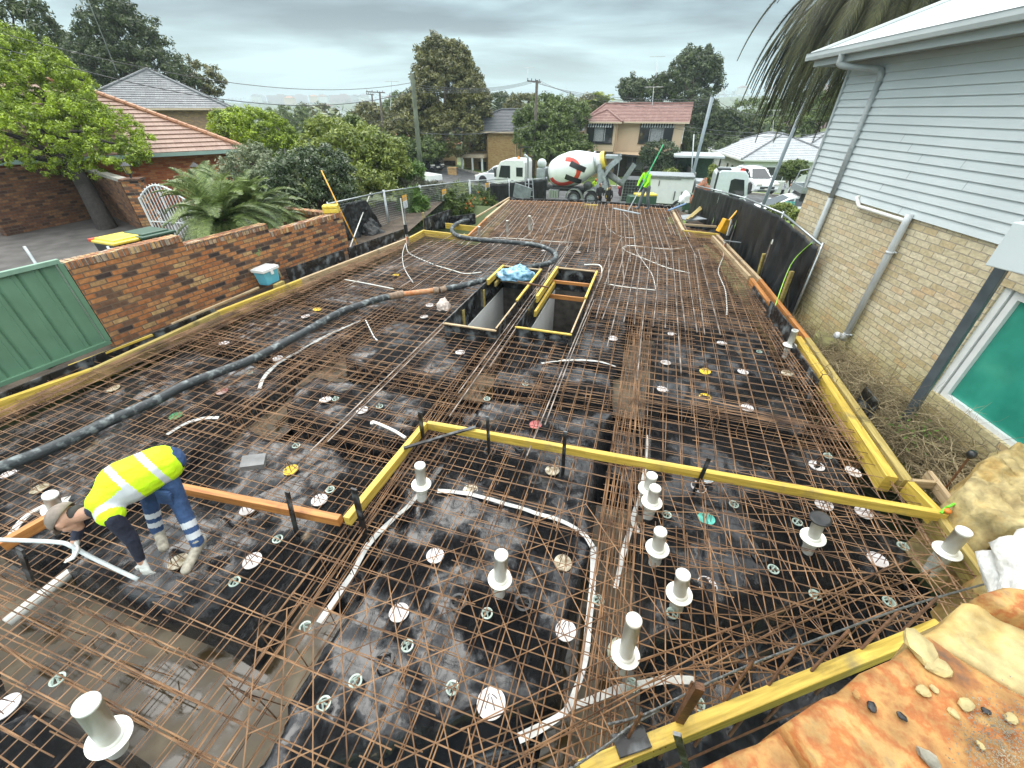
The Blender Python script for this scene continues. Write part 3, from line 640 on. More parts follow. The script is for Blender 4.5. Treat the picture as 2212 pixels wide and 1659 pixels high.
# denser strip meshes laid over the trenches and the far half
far_lab = 'tightly spaced mesh on the far half of the slab'
for s0 in (-5.8, -3.4, -1.0, 1.3):
    sheet(s0, 12.2, 2.5, 6.6, .035, sp_s=.3, sp_t=.13, r=.006, rot=-.09, m='rust', label='closely spaced mesh sheet on the far half of the slab', group='far mesh sheets', sd=s0)
for s0 in (-.9, 1.4): sheet(s0, 7.6, 2.4, 4.7, .03, sp_s=.2, sp_t=.12, r=.0055, rot=.01, m='rust', label='closely spaced mesh sheet right of the stair openings', group='dense mesh right of the openings', sd=s0)
# diagonal meshes thrown over the near part
def sheet_w(cx_, cy_, la, lb, az_, z, label, r=.0042, spa=.2, spb=.2):
    mb = MB(); a = radians(az_); U = Vector((sin(a), cos(a), 0)); V_ = Vector((cos(a), -sin(a), 0)); C_ = Vector((cx_, cy_, 0))
    for i in range(int(lb/spb)+1):
        o_ = C_+V_*(-lb/2+i*spb+R2.uniform(-.01, .01))
        for p, q in clip(unS(o_-U*la/2), unS(o_+U*la/2), QI, HOLES): bar(mb, p, q, z, r, sd=5)
    for i in range(int(la/spa)+1):
        o_ = C_+U*(-la/2+i*spa)
        for p, q in clip(unS(o_-V_*lb/2), unS(o_+V_*lb/2), QI, HOLES): bar(mb, p, q, z+2*r, r, sd=5)
    return tag(mb.build('mesh_sheet', M['rust'], loc=(cx_, cy_, z)), label, 'mesh sheet')
sheet_w(-.22, 1.15, 3.0, 2.2, 68, .035, 'mesh sheet turned diagonally across the middle foreground', spa=.2, spb=.26)
sheet_w(2.55, 2.1, 2.2, 2.6, 2, .03, 'mesh sheet laid askew in the right foreground between the pipes')
None and sheet_w(2.9, 1.9, 1.8, 1.4, 40, .05, 'small piece of mesh turned diagonally near the yellow near board', spa=.3, spb=.3)
# trench reinforcement: long bars with ties, one cage per trench
def cage(a, b, w_, label, n_top=4, z0=-.42, z1=-.05, r=.005, m='rust', extra=0):
    mb = MB(); a = Vector(a); b = Vector(b); d = (b-a).normalized(); n_ = Vector((-d.y, d.x)); L_ = (b-a).length
    for z in (z0, z1):
        for i in range(n_top):
            o_ = n_*(-w_/2+w_*i/(n_top-1)); o2 = o_+n_*R2.uniform(-.03, .03)
            for p, q in clip(a+o_, b+o2, QI, HOLES): bar(mb, p, q, z, r)
    for i in range(extra):
        o_ = n_*R2.uniform(-w_*.6, w_*.6); f0 = R2.uniform(0, .5); f1 = f0+R2.uniform(.3, .5); o2 = n_*R2.uniform(-w_*.6, w_*.6)
        for p, q in clip(a.lerp(b, f0)+o_, a.lerp(b, min(1, f1))+o2, QI, HOLES): bar(mb, p, q, z1+.065+R2.uniform(0, .02), r)
    k_ = int(L_/.35)
    for i in range(k_+1):
        c = a+d*(i*.35+.05)
        if not inside((c.x, c.y), QI) or any(inside((c.x, c.y), h) for h in HOLES): continue
        p = [c-n_*w_/2, c+n_*w_/2]
        mb.tube([S(p[0].x, p[0].y, z1), S(p[1].x, p[1].y, z1), S(p[1].x, p[1].y, z0), S(p[0].x, p[0].y, z0), S(p[0].x, p[0].y, z1)], .005, 4, cap=False)
        # chair with splayed legs
        if i % 3 == 0: mb.tube([S(c.x, c.y, z1), S(c.x+.12, c.y+.1, z0-.1)], .005, 4); mb.tube([S(c.x, c.y, z1), S(c.x-.14, c.y+.05, z0-.1)], .005, 4)
    m0 = (a+b)/2; o = mb.build('trench_cage', M[m], loc=tuple(S(m0.x, m0.y, z0))); return tag(o, label, 'reinforcement cage')
cage((-2.2, -.6), (-2.2, 6.9), .34, 'rusty cage in the lengthwise trench left of the white floor pipes', 4, extra=6)
cage((.27, -.3), (.27, 8.0), .32, 'rusty cage in the lengthwise trench under the pair of white pipes', 5, extra=8)
cage((-4.95, 2.9), (-4.95, 6.8), .3, 'rusty cage above the brown water left of centre', 4, extra=3)
cage((-8.2, 4.6), (-2.3, 4.6), .36, 'rusty cage in the cross trench behind the step board, left part', 4, extra=6)
cage((-2.2, 4.8), (.2, 5.0), .3, 'short rusty cage in the cross trench between the two lengthwise trenches', 4, extra=4)
cage((.3, 5.0), (4.0, 5.0), .3, 'rusty cage in the cross trench at the right, above deep shadow', 5, extra=8, z1=-.03)
cage((-5.0, 3.15), (-2.3, 3.15), .28, 'rusty cage in the cross trench beyond the orange step board', 3, extra=3)
cage((-7.5, .38), (-2.3, .38), .4, 'rusty cage in the muddy trench at the lower left', 3, extra=7)
cage(unS((-8.3, 1.5)), unS((-3.6, 13.2)), .3, 'rusty cage along the left edge of the slab', 4) if False else None
def edge_cage(p, q, off, label, **k_):
    a = Vector(p); b = Vector(q); d = (b-a).normalized(); n_ = Vector((-d.y, d.x))*off; a2 = a+n_; b2 = b+n_; cage(unS(a2), unS(b2), .3, label, **k_)
edge_cage((-8.5, 1.6), (-3.5, 13.2), -.36, 'rusty cage in the dark trench along the left edge', n_top=7, extra=9)
edge_cage((4.5, 3.4), (6.7, 13.5), .30, 'rusty cage in the dark trench along the right edge', n_top=7, extra=9)
edge_cage((-.2, .45), (4.0, 1.75), .34, 'rusty cage in the dark trench beside the near yellow board', n_top=3, extra=4, z1=-.02)
# loose long bars, far half: bars run along azimuth ~12 deg from the far edge
k = 0
R3 = random.Random(11)
def long_bar(p, q, z, label, m='lbar', r=.0105, group=None, bend=.03):
    mb = MB()
    cl = clip(unS(p), unS(q), QI, HOLES)
    if not cl: return
    for a, b in cl: bar(mb, a, b, z, r, n=5, sd=R3.random()*9, bend=bend)
    c = (Vector(p)+Vector(q))/2; return tag(mb.build('loose_bar', M[m], loc=(c[0], c[1], z)), label, 'steel bar', group)
fa = Vector((-.14, 20.1)); fb = Vector((7.0, 18.55))
for i in range(46):
    f = (i+.5)/46; top = fa.lerp(fb, f); azb = radians(11.0+2*f+R3.uniform(-.5, .5)); ln = R3.choice([5.4, 6.0, 7.2, 7.8])+ (2.5 if .35 < f < .9 and i % 2 else 0)
    bot = top-Vector((sin(azb), cos(azb)))*ln; st_ = R3.uniform(.05, .35)
    long_bar(top-Vector((sin(azb), cos(azb)))*st_, bot, .055+.004*(i % 3), 'long straight bar reaching back from the far edge, like those beside it', group='long bars fanning from the far edge', bend=.05)
for i in range(14):
    a = S(-.85+i*.19+R3.uniform(-.03, .03), 12.8+R3.uniform(-1.2, .6)); b = S(-.85+i*.19+R3.uniform(-.08, .08), 7.3-R3.uniform(0, 2.2)*(i % 3 == 0))
    long_bar(a.to_2d(), b.to_2d(), .06, 'long bar running beside the stair openings, like those next to it', group='long bars right of the stair openings', bend=.04)
for i, (a, b) in enumerate([((-2.03, 12.6), (-2.03, 3.7)), ((-2.10, 12.2), (-2.13, 4.2)), ((-1.97, 11.0), (-1.95, 5.0)), ((-3.27, 8.4), (-3.24, 2.8)), ((-3.34, 7.9), (-3.32, 2.6)), ((-.83, 8.7), (-.86, 3.3)), ((-.76, 8.2), (-.79, 3.9))]):
    lab = ['dark pair bar squeezed between the two stair openings', 'second dark bar between the two stair openings', 'short dark bar between the stair openings', 'long bar along the outer side of the left stair opening', 'second bar along the outer side of the left stair opening', 'long bar passing the near right corner of the right stair opening', 'second bar passing the right stair opening towards the camera'][i]
    long_bar(S(*a).to_2d(), S(*b).to_2d(), .065, lab, r=.009)
for i in range(16):
    s = -6.2+i*.3; t1 = 12.4+R3.uniform(-1, 1); a = S(s, t1); b = S(s-.1, t1-4.2)
    long_bar(a.to_2d(), b.to_2d(), .05, 'bar laid lengthwise beyond the concrete hose, like those beside it', group='lengthwise bars left of the stair openings', r=.007, bend=.06)
# two ribbed bars lying over the starters, and the starters
def free_bar(pts, r, m, name, label, cat='steel bar', n=8):
    mb = MB(); mb.tube(pts, r, n); return tag(mb.build(name, M[m]), label, cat)
def spl(pts, k=6):
    pts = [Vector(p) for p in pts]; out_ = []
    for i in range(len(pts)-1):
        p0 = pts[max(i-1, 0)]; p1 = pts[i]; p2 = pts[i+1]; p3 = pts[min(i+2, len(pts)-1)]
        for j in range(k):
            t = j/k; out_.append(.5*((2*p1)+(-p0+p2)*t+(2*p0-5*p1+4*p2-p3)*t*t+(-p0+3*p1-3*p2+p3)*t**3))
    out_.append(pts[-1]); return out_
free_bar(spl([G(1312, 1565, .17), G(1400, 1540, .17), G(1520, 1480, .17), G(1640, 1428, .17), G(1800, 1368, .17), G(1960, 1310, .17), G(2125, 1262, .17)]), .008, 'steelbar', 'ribbed_bar', 'long grey ribbed bar resting across the starter bars')
free_bar(spl([G(1230, 1662, .14), G(1310, 1610, .14), G(1360, 1570, .15), G(1424, 1533, .16)]), .008, 'steelbar', 'ribbed_bar', 'short grey ribbed bar ending at the second starter bar')
free_bar(spl([G(1400, 1680, -.1), G(1600, 1590, -.1), G(1850, 1480, -.1), G(2010, 1400, -.1)]), .007, 'rustdark', 'ribbed_bar', 'brown ribbed bar below the near yellow board beside the stone')
for i, (tx, ty, bx, by) in enumerate([(1239, 1637, 1232, 1675), (1386, 1541, 1318, 1662), (1496, 1473, 1424, 1640), (1626, 1428, 1500, 1612), (1728, 1391, 1575, 1590), (1834, 1361, 1650, 1560), (1940, 1322, 1760, 1500), (2025, 1290, 1880, 1430)]):
    labs = ['short starter bar stub at the bottom edge', 'starter bar rising by the black patch on the near board', 'starter bar in front of the leaning black stake', 'starter bar near the tip of the brown round stake', 'starter bar halfway along the near board', 'starter bar two before the stone ledge corner', 'starter bar beside the pale stone chip', 'starter bar closest to the far end of the near board']
    free_bar([G(bx, by, -.25), G(tx, ty, .30)], .011, 'rustdark', 'starter_bar', labs[i])
free_bar([G(1960, 1250, -.1)+Vector((0, 0, 0)), G(2212, 950, .75)], .011, 'rustdark', 'starter_bar', 'long brown bar rising past the yellow sandstone at the right') if False else None
def sky_bar(x0, y0, z0, x1, y1, z1, label): free_bar([G(x0, y0, z0), G(x1, y1, z1)], .011, 'rustdark', 'starter_bar', label)
sky_bar(2080, 1124, -.1, 2172, 1018, .34, 'starter bar by the lime green tie in front of the sandstone')
sky_bar(2130, 1190, -.1, 2216, 1095, .36, 'starter bar in front of the white rock at the right edge')
sky_bar(2027, 1075, -.1, 2096, 985, .5, 'starter bar with a black cap among the dead vines')
mb = MB(); c = G(2098, 983, .52); mb.lathe([(0, .05), (.03, .045), (.045, 0), (.03, -.03), (0, -.03)], 12, Matrix.Translation(c)); tag(mb.build('bar_cap', M['black'], smooth=True), 'black mushroom cap on the bar among the dead vines', 'safety cap')
# ================================================================== STAIR OPENINGS
def opening(h, label, kind):
    (s0, t0), (s1, _), (_, t1), _ = h[0], h[1], h[2], h[3]
    rt = empty('stair_opening', tuple(S((s0+s1)/2, (t0+t1)/2, -2.5)), 0, label, 'floor opening')
    inv = Matrix.Translation(-Vector(rt.location))
    def part(name, a, b, w_, z0, z1, m):
        mb = MB(); p, q = S(*a), S(*b); mb.beam(xy(p, (z0+z1)/2), xy(q, (z0+z1)/2), w_, z1-z0, bev=.003); o = mb.build(name, m); o.parent = rt; o.matrix_parent_inverse = inv; return o
    W_ = .02
    part('side_form', (s0, t0), (s0, t1), W_, -.34, .20, M['ply']); part('side_form', (s1, t0), (s1, t1), W_, -.34, .20, M['ply'])
    part('end_form', (s0, t0), (s1, t0), W_, -.34, .16, M['ply']); part('end_form', (s0, t1), (s1, t1), W_, -.34, .19, M['ply'])
    part('cap_strip', (s0-.012, t0-.012), (s1+.012, t0-.012), .05, .16, .185, M['yel' if kind else 'tan'])
    part('cap_strip', (s0, t1+.012), (s1, t1+.012), .05, .19, .215, M['tan'])
    if kind:
        part('wale', (s1-.005, t1-1.75), (s1-.005, t1), .05, .2, .235, M['yel']); part('cap_strip', (s1, t0), (s1, t1-1.8), .03, .2, .212, M['tan'])
        part('wale', (s0+.03, t0+1.35), (s0+.03, t1), .06, .1, .24, M['yel']); part('wale', (s0+.09, t0+1.0), (s0+.09, t1-.5), .05, -.06, .06, M['yel'])
        part('spreader', (s0, t1-.55), (s1, t1-.55), .05, .02, .09, M['org']); part('spreader', (s0, t1-.95), (s1, t1-.95), .04, -.2, -.1, M['org'])
        for q in (1.55, 2.6):
            part('stake', (s0-.03, t0+q), (s0-.029, t0+q+.05), .03, -.2, .3, M['tan'])
    else:
        part('cap_strip', (s1-.005, t0+.02), (s1-.005, t0+1.2), .03, .2, .212, M['tan']); part('wale', (s1-.01, t0+1.3), (s1-.01, t1), .05, .2, .235, M['yel'])
        part('wale', (s0+.03, t0+2.2), (s0+.03, t1), .06, .12, .24, M['yel']); part('wale', (s0+.1, t0+2.5), (s0+.1, t1-.2), .05, -.02, .08, M['yel2'])
        part('spreader', (s0, t1-.5), (s1, t1-.5), .05, .0, .07, M['tan'])
        for q in (.75, 1.9): part('stake', (s0+.03, t0+q), (s0+.03, t0+q+.07), .03, -.3, .1, M['yel2'])
    # shaft walls: white plasterboard side, dark others
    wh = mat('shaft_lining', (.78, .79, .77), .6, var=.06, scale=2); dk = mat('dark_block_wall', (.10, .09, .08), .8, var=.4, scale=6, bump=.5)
    mb = MB()
    for (a, b) in (((s0, t0), (s0, t1)), ):
        p, q = S(*a), S(*b); mb.beam(xy(p, -1.45), xy(q, -1.45), .04, 2.2)
    o = mb.build('shaft_lining', wh); o.parent = rt; o.matrix_parent_inverse = inv
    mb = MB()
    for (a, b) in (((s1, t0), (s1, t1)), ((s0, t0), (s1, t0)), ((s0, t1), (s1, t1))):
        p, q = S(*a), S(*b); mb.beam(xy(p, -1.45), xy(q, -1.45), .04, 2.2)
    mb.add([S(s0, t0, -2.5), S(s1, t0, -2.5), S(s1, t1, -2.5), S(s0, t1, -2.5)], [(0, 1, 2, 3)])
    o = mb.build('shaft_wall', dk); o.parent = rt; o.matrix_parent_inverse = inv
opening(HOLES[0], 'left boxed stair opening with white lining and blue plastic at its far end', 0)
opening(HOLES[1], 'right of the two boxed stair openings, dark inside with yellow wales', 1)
mb = MB(); mb.beam(S(-2.5, 8.3, .25), S(-1.75, 8.15, .25), .03, .03); tag(mb.build('tie_bar', M['rustdark']), 'short bar tying the two stair opening forms together', 'steel bar')
# crumpled blue plastic
def crumple(name, c, rx, ry, rz, m, label, cat, seed=1, n=28):
    mb = MB(); vs = []; fs = []
    for j in range(n+1):
        th = pi*j/n
        for k_ in range(n*2):
            ph = pi*k_/n; d = Vector((sin(th)*cos(ph), sin(th)*sin(ph), cos(th))); q = 1+.34*noise.noise(d*2.1+Vector((seed, 0, 0)))+.25*abs(noise.noise(d*5+Vector((0, seed, 0))))+.12*abs(noise.noise(d*11+Vector((0, 0, seed))))
            vs.append(Vector((d.x*rx*q, d.y*ry*q, max(-.1*rz, d.z*rz*q)))+Vector(c))
    for j in range(n):
        for k_ in range(2*n): fs.append((j*2*n+k_, (j+1)*2*n+k_, (j+1)*2*n+(k_+1) % (2*n), j*2*n+(k_+1) % (2*n)))
    mb.add(vs, fs); return tag(mb.build(name, m, smooth=True), label, cat)
crumple('plastic_wrap', S(-2.72, 8.98, .12), .42, .30, .2, mat('blue_film', (.05, .24, .42), .15, var=.5, scale=9, c2=(.30, .58, .78), coat=.5), 'crumpled blue plastic film stuffed in the left stair opening', 'plastic film')
crumple('rubbish_bag', G(958, 664, 0), .12, .14, .16, mat('pink_film', (.62, .52, .46), .4, var=.2, scale=20), 'crumpled pale plastic bag lying left of the stair openings', 'plastic bag', seed=4)
# ================================================================== FLOOR PIPES
def pipe(fx, fy, tx, ty, label, R=.055, flange=True, cap='M', zf=.05, root=-.2, fr=.105, wash=True):
    f = G(fx, fy, zf); r = ray(tx, ty); t = f.y/r.y; tp = Vector((r.x*t, f.y, EYE+r.z*t)); h = max(.1, tp.z-f.z)
    lean = tp-f; rt = empty('floor_pipe', tuple(f), 0, label, 'pipe')
    ax = lean.normalized(); q = Vector((0, 0, 1)).rotation_difference(ax).to_matrix().to_4x4()
    mb = MB(); Lh = lean.length
    mb.lathe([(R, -zf-(-root)), (R, Lh-.03), (R+.002, Lh-.03), (R+.002, Lh-.004), (R-.003, Lh)], 28, q)
    o = mb.build('pipe_barrel', M['pvc'], smooth=False); o.parent = rt
    for p in o.data.polygons: p.use_smooth = True
    mb = MB()
    if cap == 'open': mb.lathe([(R, Lh), (R-.006, Lh), (R-.006, Lh-.14), (0, Lh-.14)], 28, q)
    else: mb.lathe([(R-.003, Lh), (R-.008, Lh+.002), (0, Lh+.003)], 28, q)
    o = mb.build('pipe_mouth' if cap == 'open' else 'pipe_cap', M['pvc'] if cap != 'grub' else mat('stained_cap', (.78, .80, .76), .4, var=.1, scale=40, c2=(.45, .45, .40), lo=.5, hi=.7)); o.parent = rt
    if cap == 'black':
        mb = MB(); mb.lathe([(0, Lh+.004), (.085, Lh+.004), (.085, Lh+.016), (.07, Lh+.026), (0, Lh+.02)], 28, q); o = mb.build('black_lid', M['black']); o.parent = rt
    if flange:
        mb = MB(); mb.lathe([(R, .028), (R+.012, .02), (R+.018, .004), (fr, .003), (fr, -.004), (R, -.006)], 32, q); o = mb.build('flange', M['pvc']); o.parent = rt
        for p in o.data.polygons: p.use_smooth = False
    if wash:
        mb = MB(); mb.lathe([(R+.008, -zf+root+.14), (R+.012, -.02), (R+.006, -.008)], 20, q); o = mb.build('taped_sleeve', mat('tape_wrap', (.60, .60, .53), .45, var=.25, scale=20, bump=.5)); o.parent = rt
    return rt
pipe(910, 1046, 907, 1004, 'white flanged floor pipe left of the slanted yellow board corner')
pipe(1400, 1056, 1409, 1026, 'white flanged pipe, the farther of the touching pair')
pipe(1408, 1084, 1416, 1053, 'white flanged pipe, the nearer of the touching pair')
pipe(1420, 1184, 1427, 1147, 'white flanged pipe just nearer than the touching pair')
pipe(1467, 1282, 1476, 1240, 'short white flanged pipe beside the crossed-over white disc')
pipe(1351, 1413, 1370, 1338, 'tall white flanged pipe with dirty cap near the yellow board', cap='grub', R=.052)
pipe(1080, 1250, 1083, 1197, 'white flanged pipe with stained cap amid the diagonal mesh', cap='grub')
pipe(1756, 1160, 1772, 1122, 'white flanged pipe with a wet black lid', cap='black', R=.05)
pipe(2046, 1190, 2084, 1146, 'white pipe leaning over the right edge board', root=-.3)
pipe(236, 1592, 186, 1520, 'large white flanged pipe in the lower left corner', R=.06, fr=.115)
pipe(1706, 745, 1718, 713, 'open-topped white pipe by the right edge', cap='open', R=.05)
pipe(120, 1098, 108, 1068, 'white capped pipe behind the head of the capped worker', R=.058)
for (x, y0, y1, lb) in [(1035, 505, 489, 'thin pale pipe stub nearest the hose bend'), (1096, 500, 476, 'thin pale pipe stub, middle of the far three'), (1144, 496, 466, 'thin pale pipe stub, tallest of the far three')]:
    pipe(x, y0, x, y1, lb, R=.04, flange=False, wash=False)
# white PVC pieces lying in the trench, lower left
def tubeobj(name, pts, r, m, label, cat, n=12, sm=True): mb = MB(); mb.tube(pts, r, n); return tag(mb.build(name, m, smooth=sm), label, cat)
tubeobj('drain_pipe', [G(14, 1345, -.33), G(168, 1225, -.33)], .05, M['pvc'], 'white drain pipe lying under the mesh at the lower left', 'pipe', 16)
tubeobj('drain_pipe', [G(0, 1302, -.45), G(-30, 1330, -.45)], .05, M['pvc'], 'end of a white drain pipe at the left edge', 'pipe', 16) if False else None
tubeobj('drain_elbow', spl([G(1336, 1430, -.2), G(1325, 1408, -.16), G(1336, 1390, -.22)]), .05, mat('dirty_pvc', (.60, .60, .46), .4), 'stained white elbow next to the tall white pipe', 'pipe', 14)
tubeobj('handrail_pipe', spl([G(-30, 1165, .45), G(60, 1168, .45), G(130, 1172, .42), G(155, 1180, .40), G(200, 1205, .28), G(298, 1252, .06)]), .017, mat('pale_conduit', (.62, .66, .66), .35, var=.12, scale=14), 'long pale conduit held in the gloved hand of the stooping worker', 'conduit')
# ================================================================== BAR CHAIR DISCS
def disc(x, y, m, label, group=None, R=.085, z=-.165, name='chair_disc', chair=True):
    p = G(x, y, z); tl = Euler((rnd.uniform(-.1, .1), rnd.uniform(-.1, .1), rnd.uniform(0, 3))).to_matrix().to_4x4(); rt = empty(name, tuple(p), 0, label, 'disc', group)
    mb = MB(); mb.lathe([(0, 0), (R*.9, 0), (R*.92, .004), (R, .004), (R, -.004), (0, -.005)], 26, tl); o = mb.build('plate', m); o.parent = rt
    if chair:
        mb = MB(); hh = -z-.02
        for k_ in range(4):
            a = k_*pi/2+.6; mb.tube([(0.05*cos(a), .05*sin(a), 0), (.03*cos(a), .03*sin(a), hh*.6), (.012*cos(a), .012*sin(a), hh)], .0035, 4)
        o = mb.build('wire_chair', M['rustdark']); o.parent = rt
    return rt
WD = mat('white_disc', (.78, .76, .78), .4, var=.08, scale=7, c2=(.66, .62, .60)); TD = mat('muddy_disc', (.40, .28, .12), .25, var=.5, scale=14, c2=(.72, .66, .52)); YD_ = mat('yellow_disc', (.80, .56, .03), .35, var=.2, scale=10); TL = mat('teal_disc', (.12, .50, .42), .3, var=.25, scale=12)
for x, y, r_ in [(202, 930, 0), (22, 1022, 0), (862, 1323, 0), (1222, 1362, 0), (940, 1200, 0), (545, 1211, 0), (690, 1080, 0), (703, 863, 0), (782, 886, 0), (1509, 1052, 0), (1528, 1264, 0), (1780, 1090, 0), (1866, 1107, 0), (1764, 1006, 0), (1843, 1019, 0), (1896, 1209, 0), (1605, 803, 0), (1614, 881, 0), (1559, 741, 0), (1438, 783, 0), (1431, 841, 0), (994, 761, 0), (484, 741, 0), (600, 774, 0), (536, 1100, 0), (12, 1527, 0), (1061, 1519, 1), (1324, 731, 0), (660, 683, 0), (928, 659, 0), (916, 684, 0), (1452, 722, 0), (1248, 545, 0), (1174, 541, 0)]:
    disc(x, y, WD, 'white round disc with a wire chair on the black plastic, like the others', 'white chair discs on the plastic', R=.105 if r_ else .085)
disc(628, 1015, YD_, 'bright yellow round disc left of the slanted step board'); disc(1523, 802, YD_, 'yellow round disc, the farther of the right pair'); disc(1523, 857, YD_, 'yellow round disc, the nearer of the right pair'); disc(855, 594, YD_, 'faded yellow disc near the striped conduit'); disc(685, 668, YD_, 'faded yellow disc beyond the concrete hose')
disc(1526, 1120, TL, 'teal round disc in the puddle right of the pipe row'); disc(380, 898, mat('green_disc', (.05, .40, .16), .3, var=.3), 'green and white disc just below the concrete hose'); disc(480, 845, mat('red_disc', (.62, .10, .10), .35, var=.35, c2=(.7, .55, .5)), 'red and white disc left of the concrete trench'); disc(1157, 917, mat('pink_disc', (.5, .12, .12), .4, var=.4), 'red disc behind the yellow step board')
disc(1525, 1033, mat('blue_disc', (.12, .35, .62), .3, var=.3, c2=(.6, .7, .75)), 'blue and white disc under the step board')
for x, y, lb in [(1193, 1016, 'muddy brown disc beside the black ring plate'), (1216, 1216, 'muddy disc inside the bend of the white tape'), (1016, 1059, 'muddy disc at the start of the curved white tape'), (1700, 806, 'long muddy patch disc near the right edge'), (385, 1213, 'muddy disc beside the rear boot of the stooping worker'), (85, 1055, 'muddy disc behind the capped worker'), (245, 839, 'brown disc beyond the hose near the left edge')]: disc(x, y, TD, lb)
# black ring plates and small clear ring chairs
def ring(x, y, R, m, label, group, z=-.15, name='ring_chair'):
    p = G(x, y, z); rt = empty(name, tuple(p), rnd.uniform(0, 3), label, 'bar chair', group); mb = MB()
    mb.lathe([(R, 0), (R, .008), (R*.72, .008), (R*.72, 0), (R, 0)], 20); 
    for k_ in range(3):
        a = k_*2*pi/3; mb.beam((R*.8*cos(a), R*.8*sin(a), .005), (0, 0, .05), .012, .008)
    mb.beam((-R*.8, 0, .006), (R*.8, 0, .006), .012, .008); o = mb.build('ring', m); o.parent = rt; return rt
CL = mat('clear_plastic_ring', (.42, .52, .46), .2, var=.2)
for x, y in [(1052, 862), (600, 1165), (185, 742), (507, 1257), (713, 1058), (640, 963), (725, 862), (1507, 1520), (977, 1486), (1052, 1325), (768, 1472), (1293, 1297), (1452, 1325), (1722, 1128), (1950, 1180), (1985, 1075), (1920, 1300), (1788, 985), (660, 1355), (125, 1468), (300, 985), (1135, 830), (1585, 1090), (1640, 760), (1670, 1230), (1440, 1112), (1760, 1285), (540, 805), (820, 878), (880, 1395), (1365, 1480), (700, 1520)]:
    ring(x, y, .05, CL, 'small clear ring-shaped bar chair under the mesh, like the others', 'small clear bar chairs')
for x, y, lb in [(1156, 1036, 'black ring plate right of the left white pipe'), (1130, 1302, 'black spoked ring beside the diagonal mesh centre'), (990, 1300, 'black spoked ring left of the stained pipe'), (830, 1425, 'black spoked ring in the lower middle'), (1058, 975, 'black round base at the second stake'), (1660, 1010, 'black spoked ring right of the leaning stake'), (880, 905, 'black spoked ring near the trench behind the step board'), (1640, 1200, 'black spoked ring between two clear chairs'), (1125, 965, 'black oval ring behind the step board')]:
    ring(x, y, .075, M['black'], lb, None, name='ring_plate')
mb = MB(); mb.box((0, 0, 0), (.24, .17, .07), Euler((.12, .1, .3)).to_matrix()); o = mb.build('concrete_block', mat('block_grey', (.20, .20, .20), .8, var=.2, bump=.4)); o.location = G(548, 998, .06); tag(o, 'flat grey concrete block lying on the mesh', 'block')
# ================================================================== TAPES AND CONDUITS
def tape(pts, z, w_, label, name='joint_tape', m=None):
    P_ = spl([G(x, y, z) for x, y in pts], 7); vs = []; fs = []
    for i, p in enumerate(P_):
        d = (P_[min(i+1, len(P_)-1)]-P_[max(i-1, 0)]).normalized(); n_ = Vector((-d.y, d.x, 0)); ww = w_*(1+.35*noise.noise(p*3)); dz = Vector((0, 0, .012*noise.noise(p*6)))
        for s_, zz in ((-1, 0), (1, 0), (1, -.004), (-1, -.004)): vs.append(p+n_*s_*ww/2+dz+Vector((0, 0, zz+(.01*s_*noise.noise(p*4+Vector((3, 3, 3)))))))
    for i in range(len(P_)-1):
        for k_ in range(4): fs.append((4*i+k_, 4*i+(k_+1) % 4, 4*i+4+(k_+1) % 4, 4*i+4+k_))
    mb = MB(); mb.add(vs, fs); return tag(mb.build(name, m or M['tape']), label, 'tape')
M['tape'] = mat('white_joint_tape', (.60, .61, .60), .45, var=.2, scale=9, c2=(.72, .72, .68), bump=.3)
tape([(945, 1060), (1010, 1066), (1080, 1085), (1150, 1105), (1220, 1128), (1262, 1155), (1280, 1180)], -.15, .05, 'curved white tape sweeping right from the left floor pipe')
tape([(1282, 1180), (1280, 1260), (1272, 1340), (1262, 1430), (1240, 1500), (1222, 1535), (1180, 1565), (1120, 1595)], -.17, .055, 'white tape turning down beside the right lengthwise trench')
tape([(1222, 1530), (1280, 1510), (1340, 1488), (1400, 1475), (1440, 1468), (1500, 1470)], -.2, .055, 'dirty white tape running right beside the near trench')
tape([(905, 1065), (880, 1095), (850, 1120), (800, 1170), (760, 1240), (720, 1300), (690, 1345)], -.3, .06, 'white tape along the left lengthwise trench')
tape([(1380, 1150), (1368, 1120), (1385, 1060), (1398, 990), (1400, 940)], -.3, .05, 'narrow white tape in the trench beneath the pair of pipes')
tape([(1330, 1270), (1345, 1200), (1362, 1140)], -.34, .05, 'short white tape in the trench between pipes')
tape([(778, 692), (720, 718), (680, 738), (640, 762), (600, 785), (572, 812), (560, 840)], -.14, .06, 'long white tape on the pad beyond the concrete hose')
tape([(472, 902), (430, 905), (395, 918), (360, 938)], -.14, .06, 'white tape disappearing behind the stooping worker')
tape([(150, 1075), (100, 1090), (50, 1120), (20, 1160)], -.14, .06, 'white tape under the capped worker')
tape([(1170, 784), (1230, 778), (1290, 780), (1330, 792)], -.14, .045, 'thin pale tape below the right stair opening')
tape([(560, 1240), (330, 1130), (300, 1150)], -.14, .1, 'pale sheet scrap under the worker', m=M['tape']) if False else None
tubeobj('short_pipe', spl([G(803, 917, -.02), G(808, 912, -.0), (G(850, 930, 0)), G(876, 946, 0)]), .02, M['pvc'], 'short white spout pipe left of the step board corner', 'pipe')
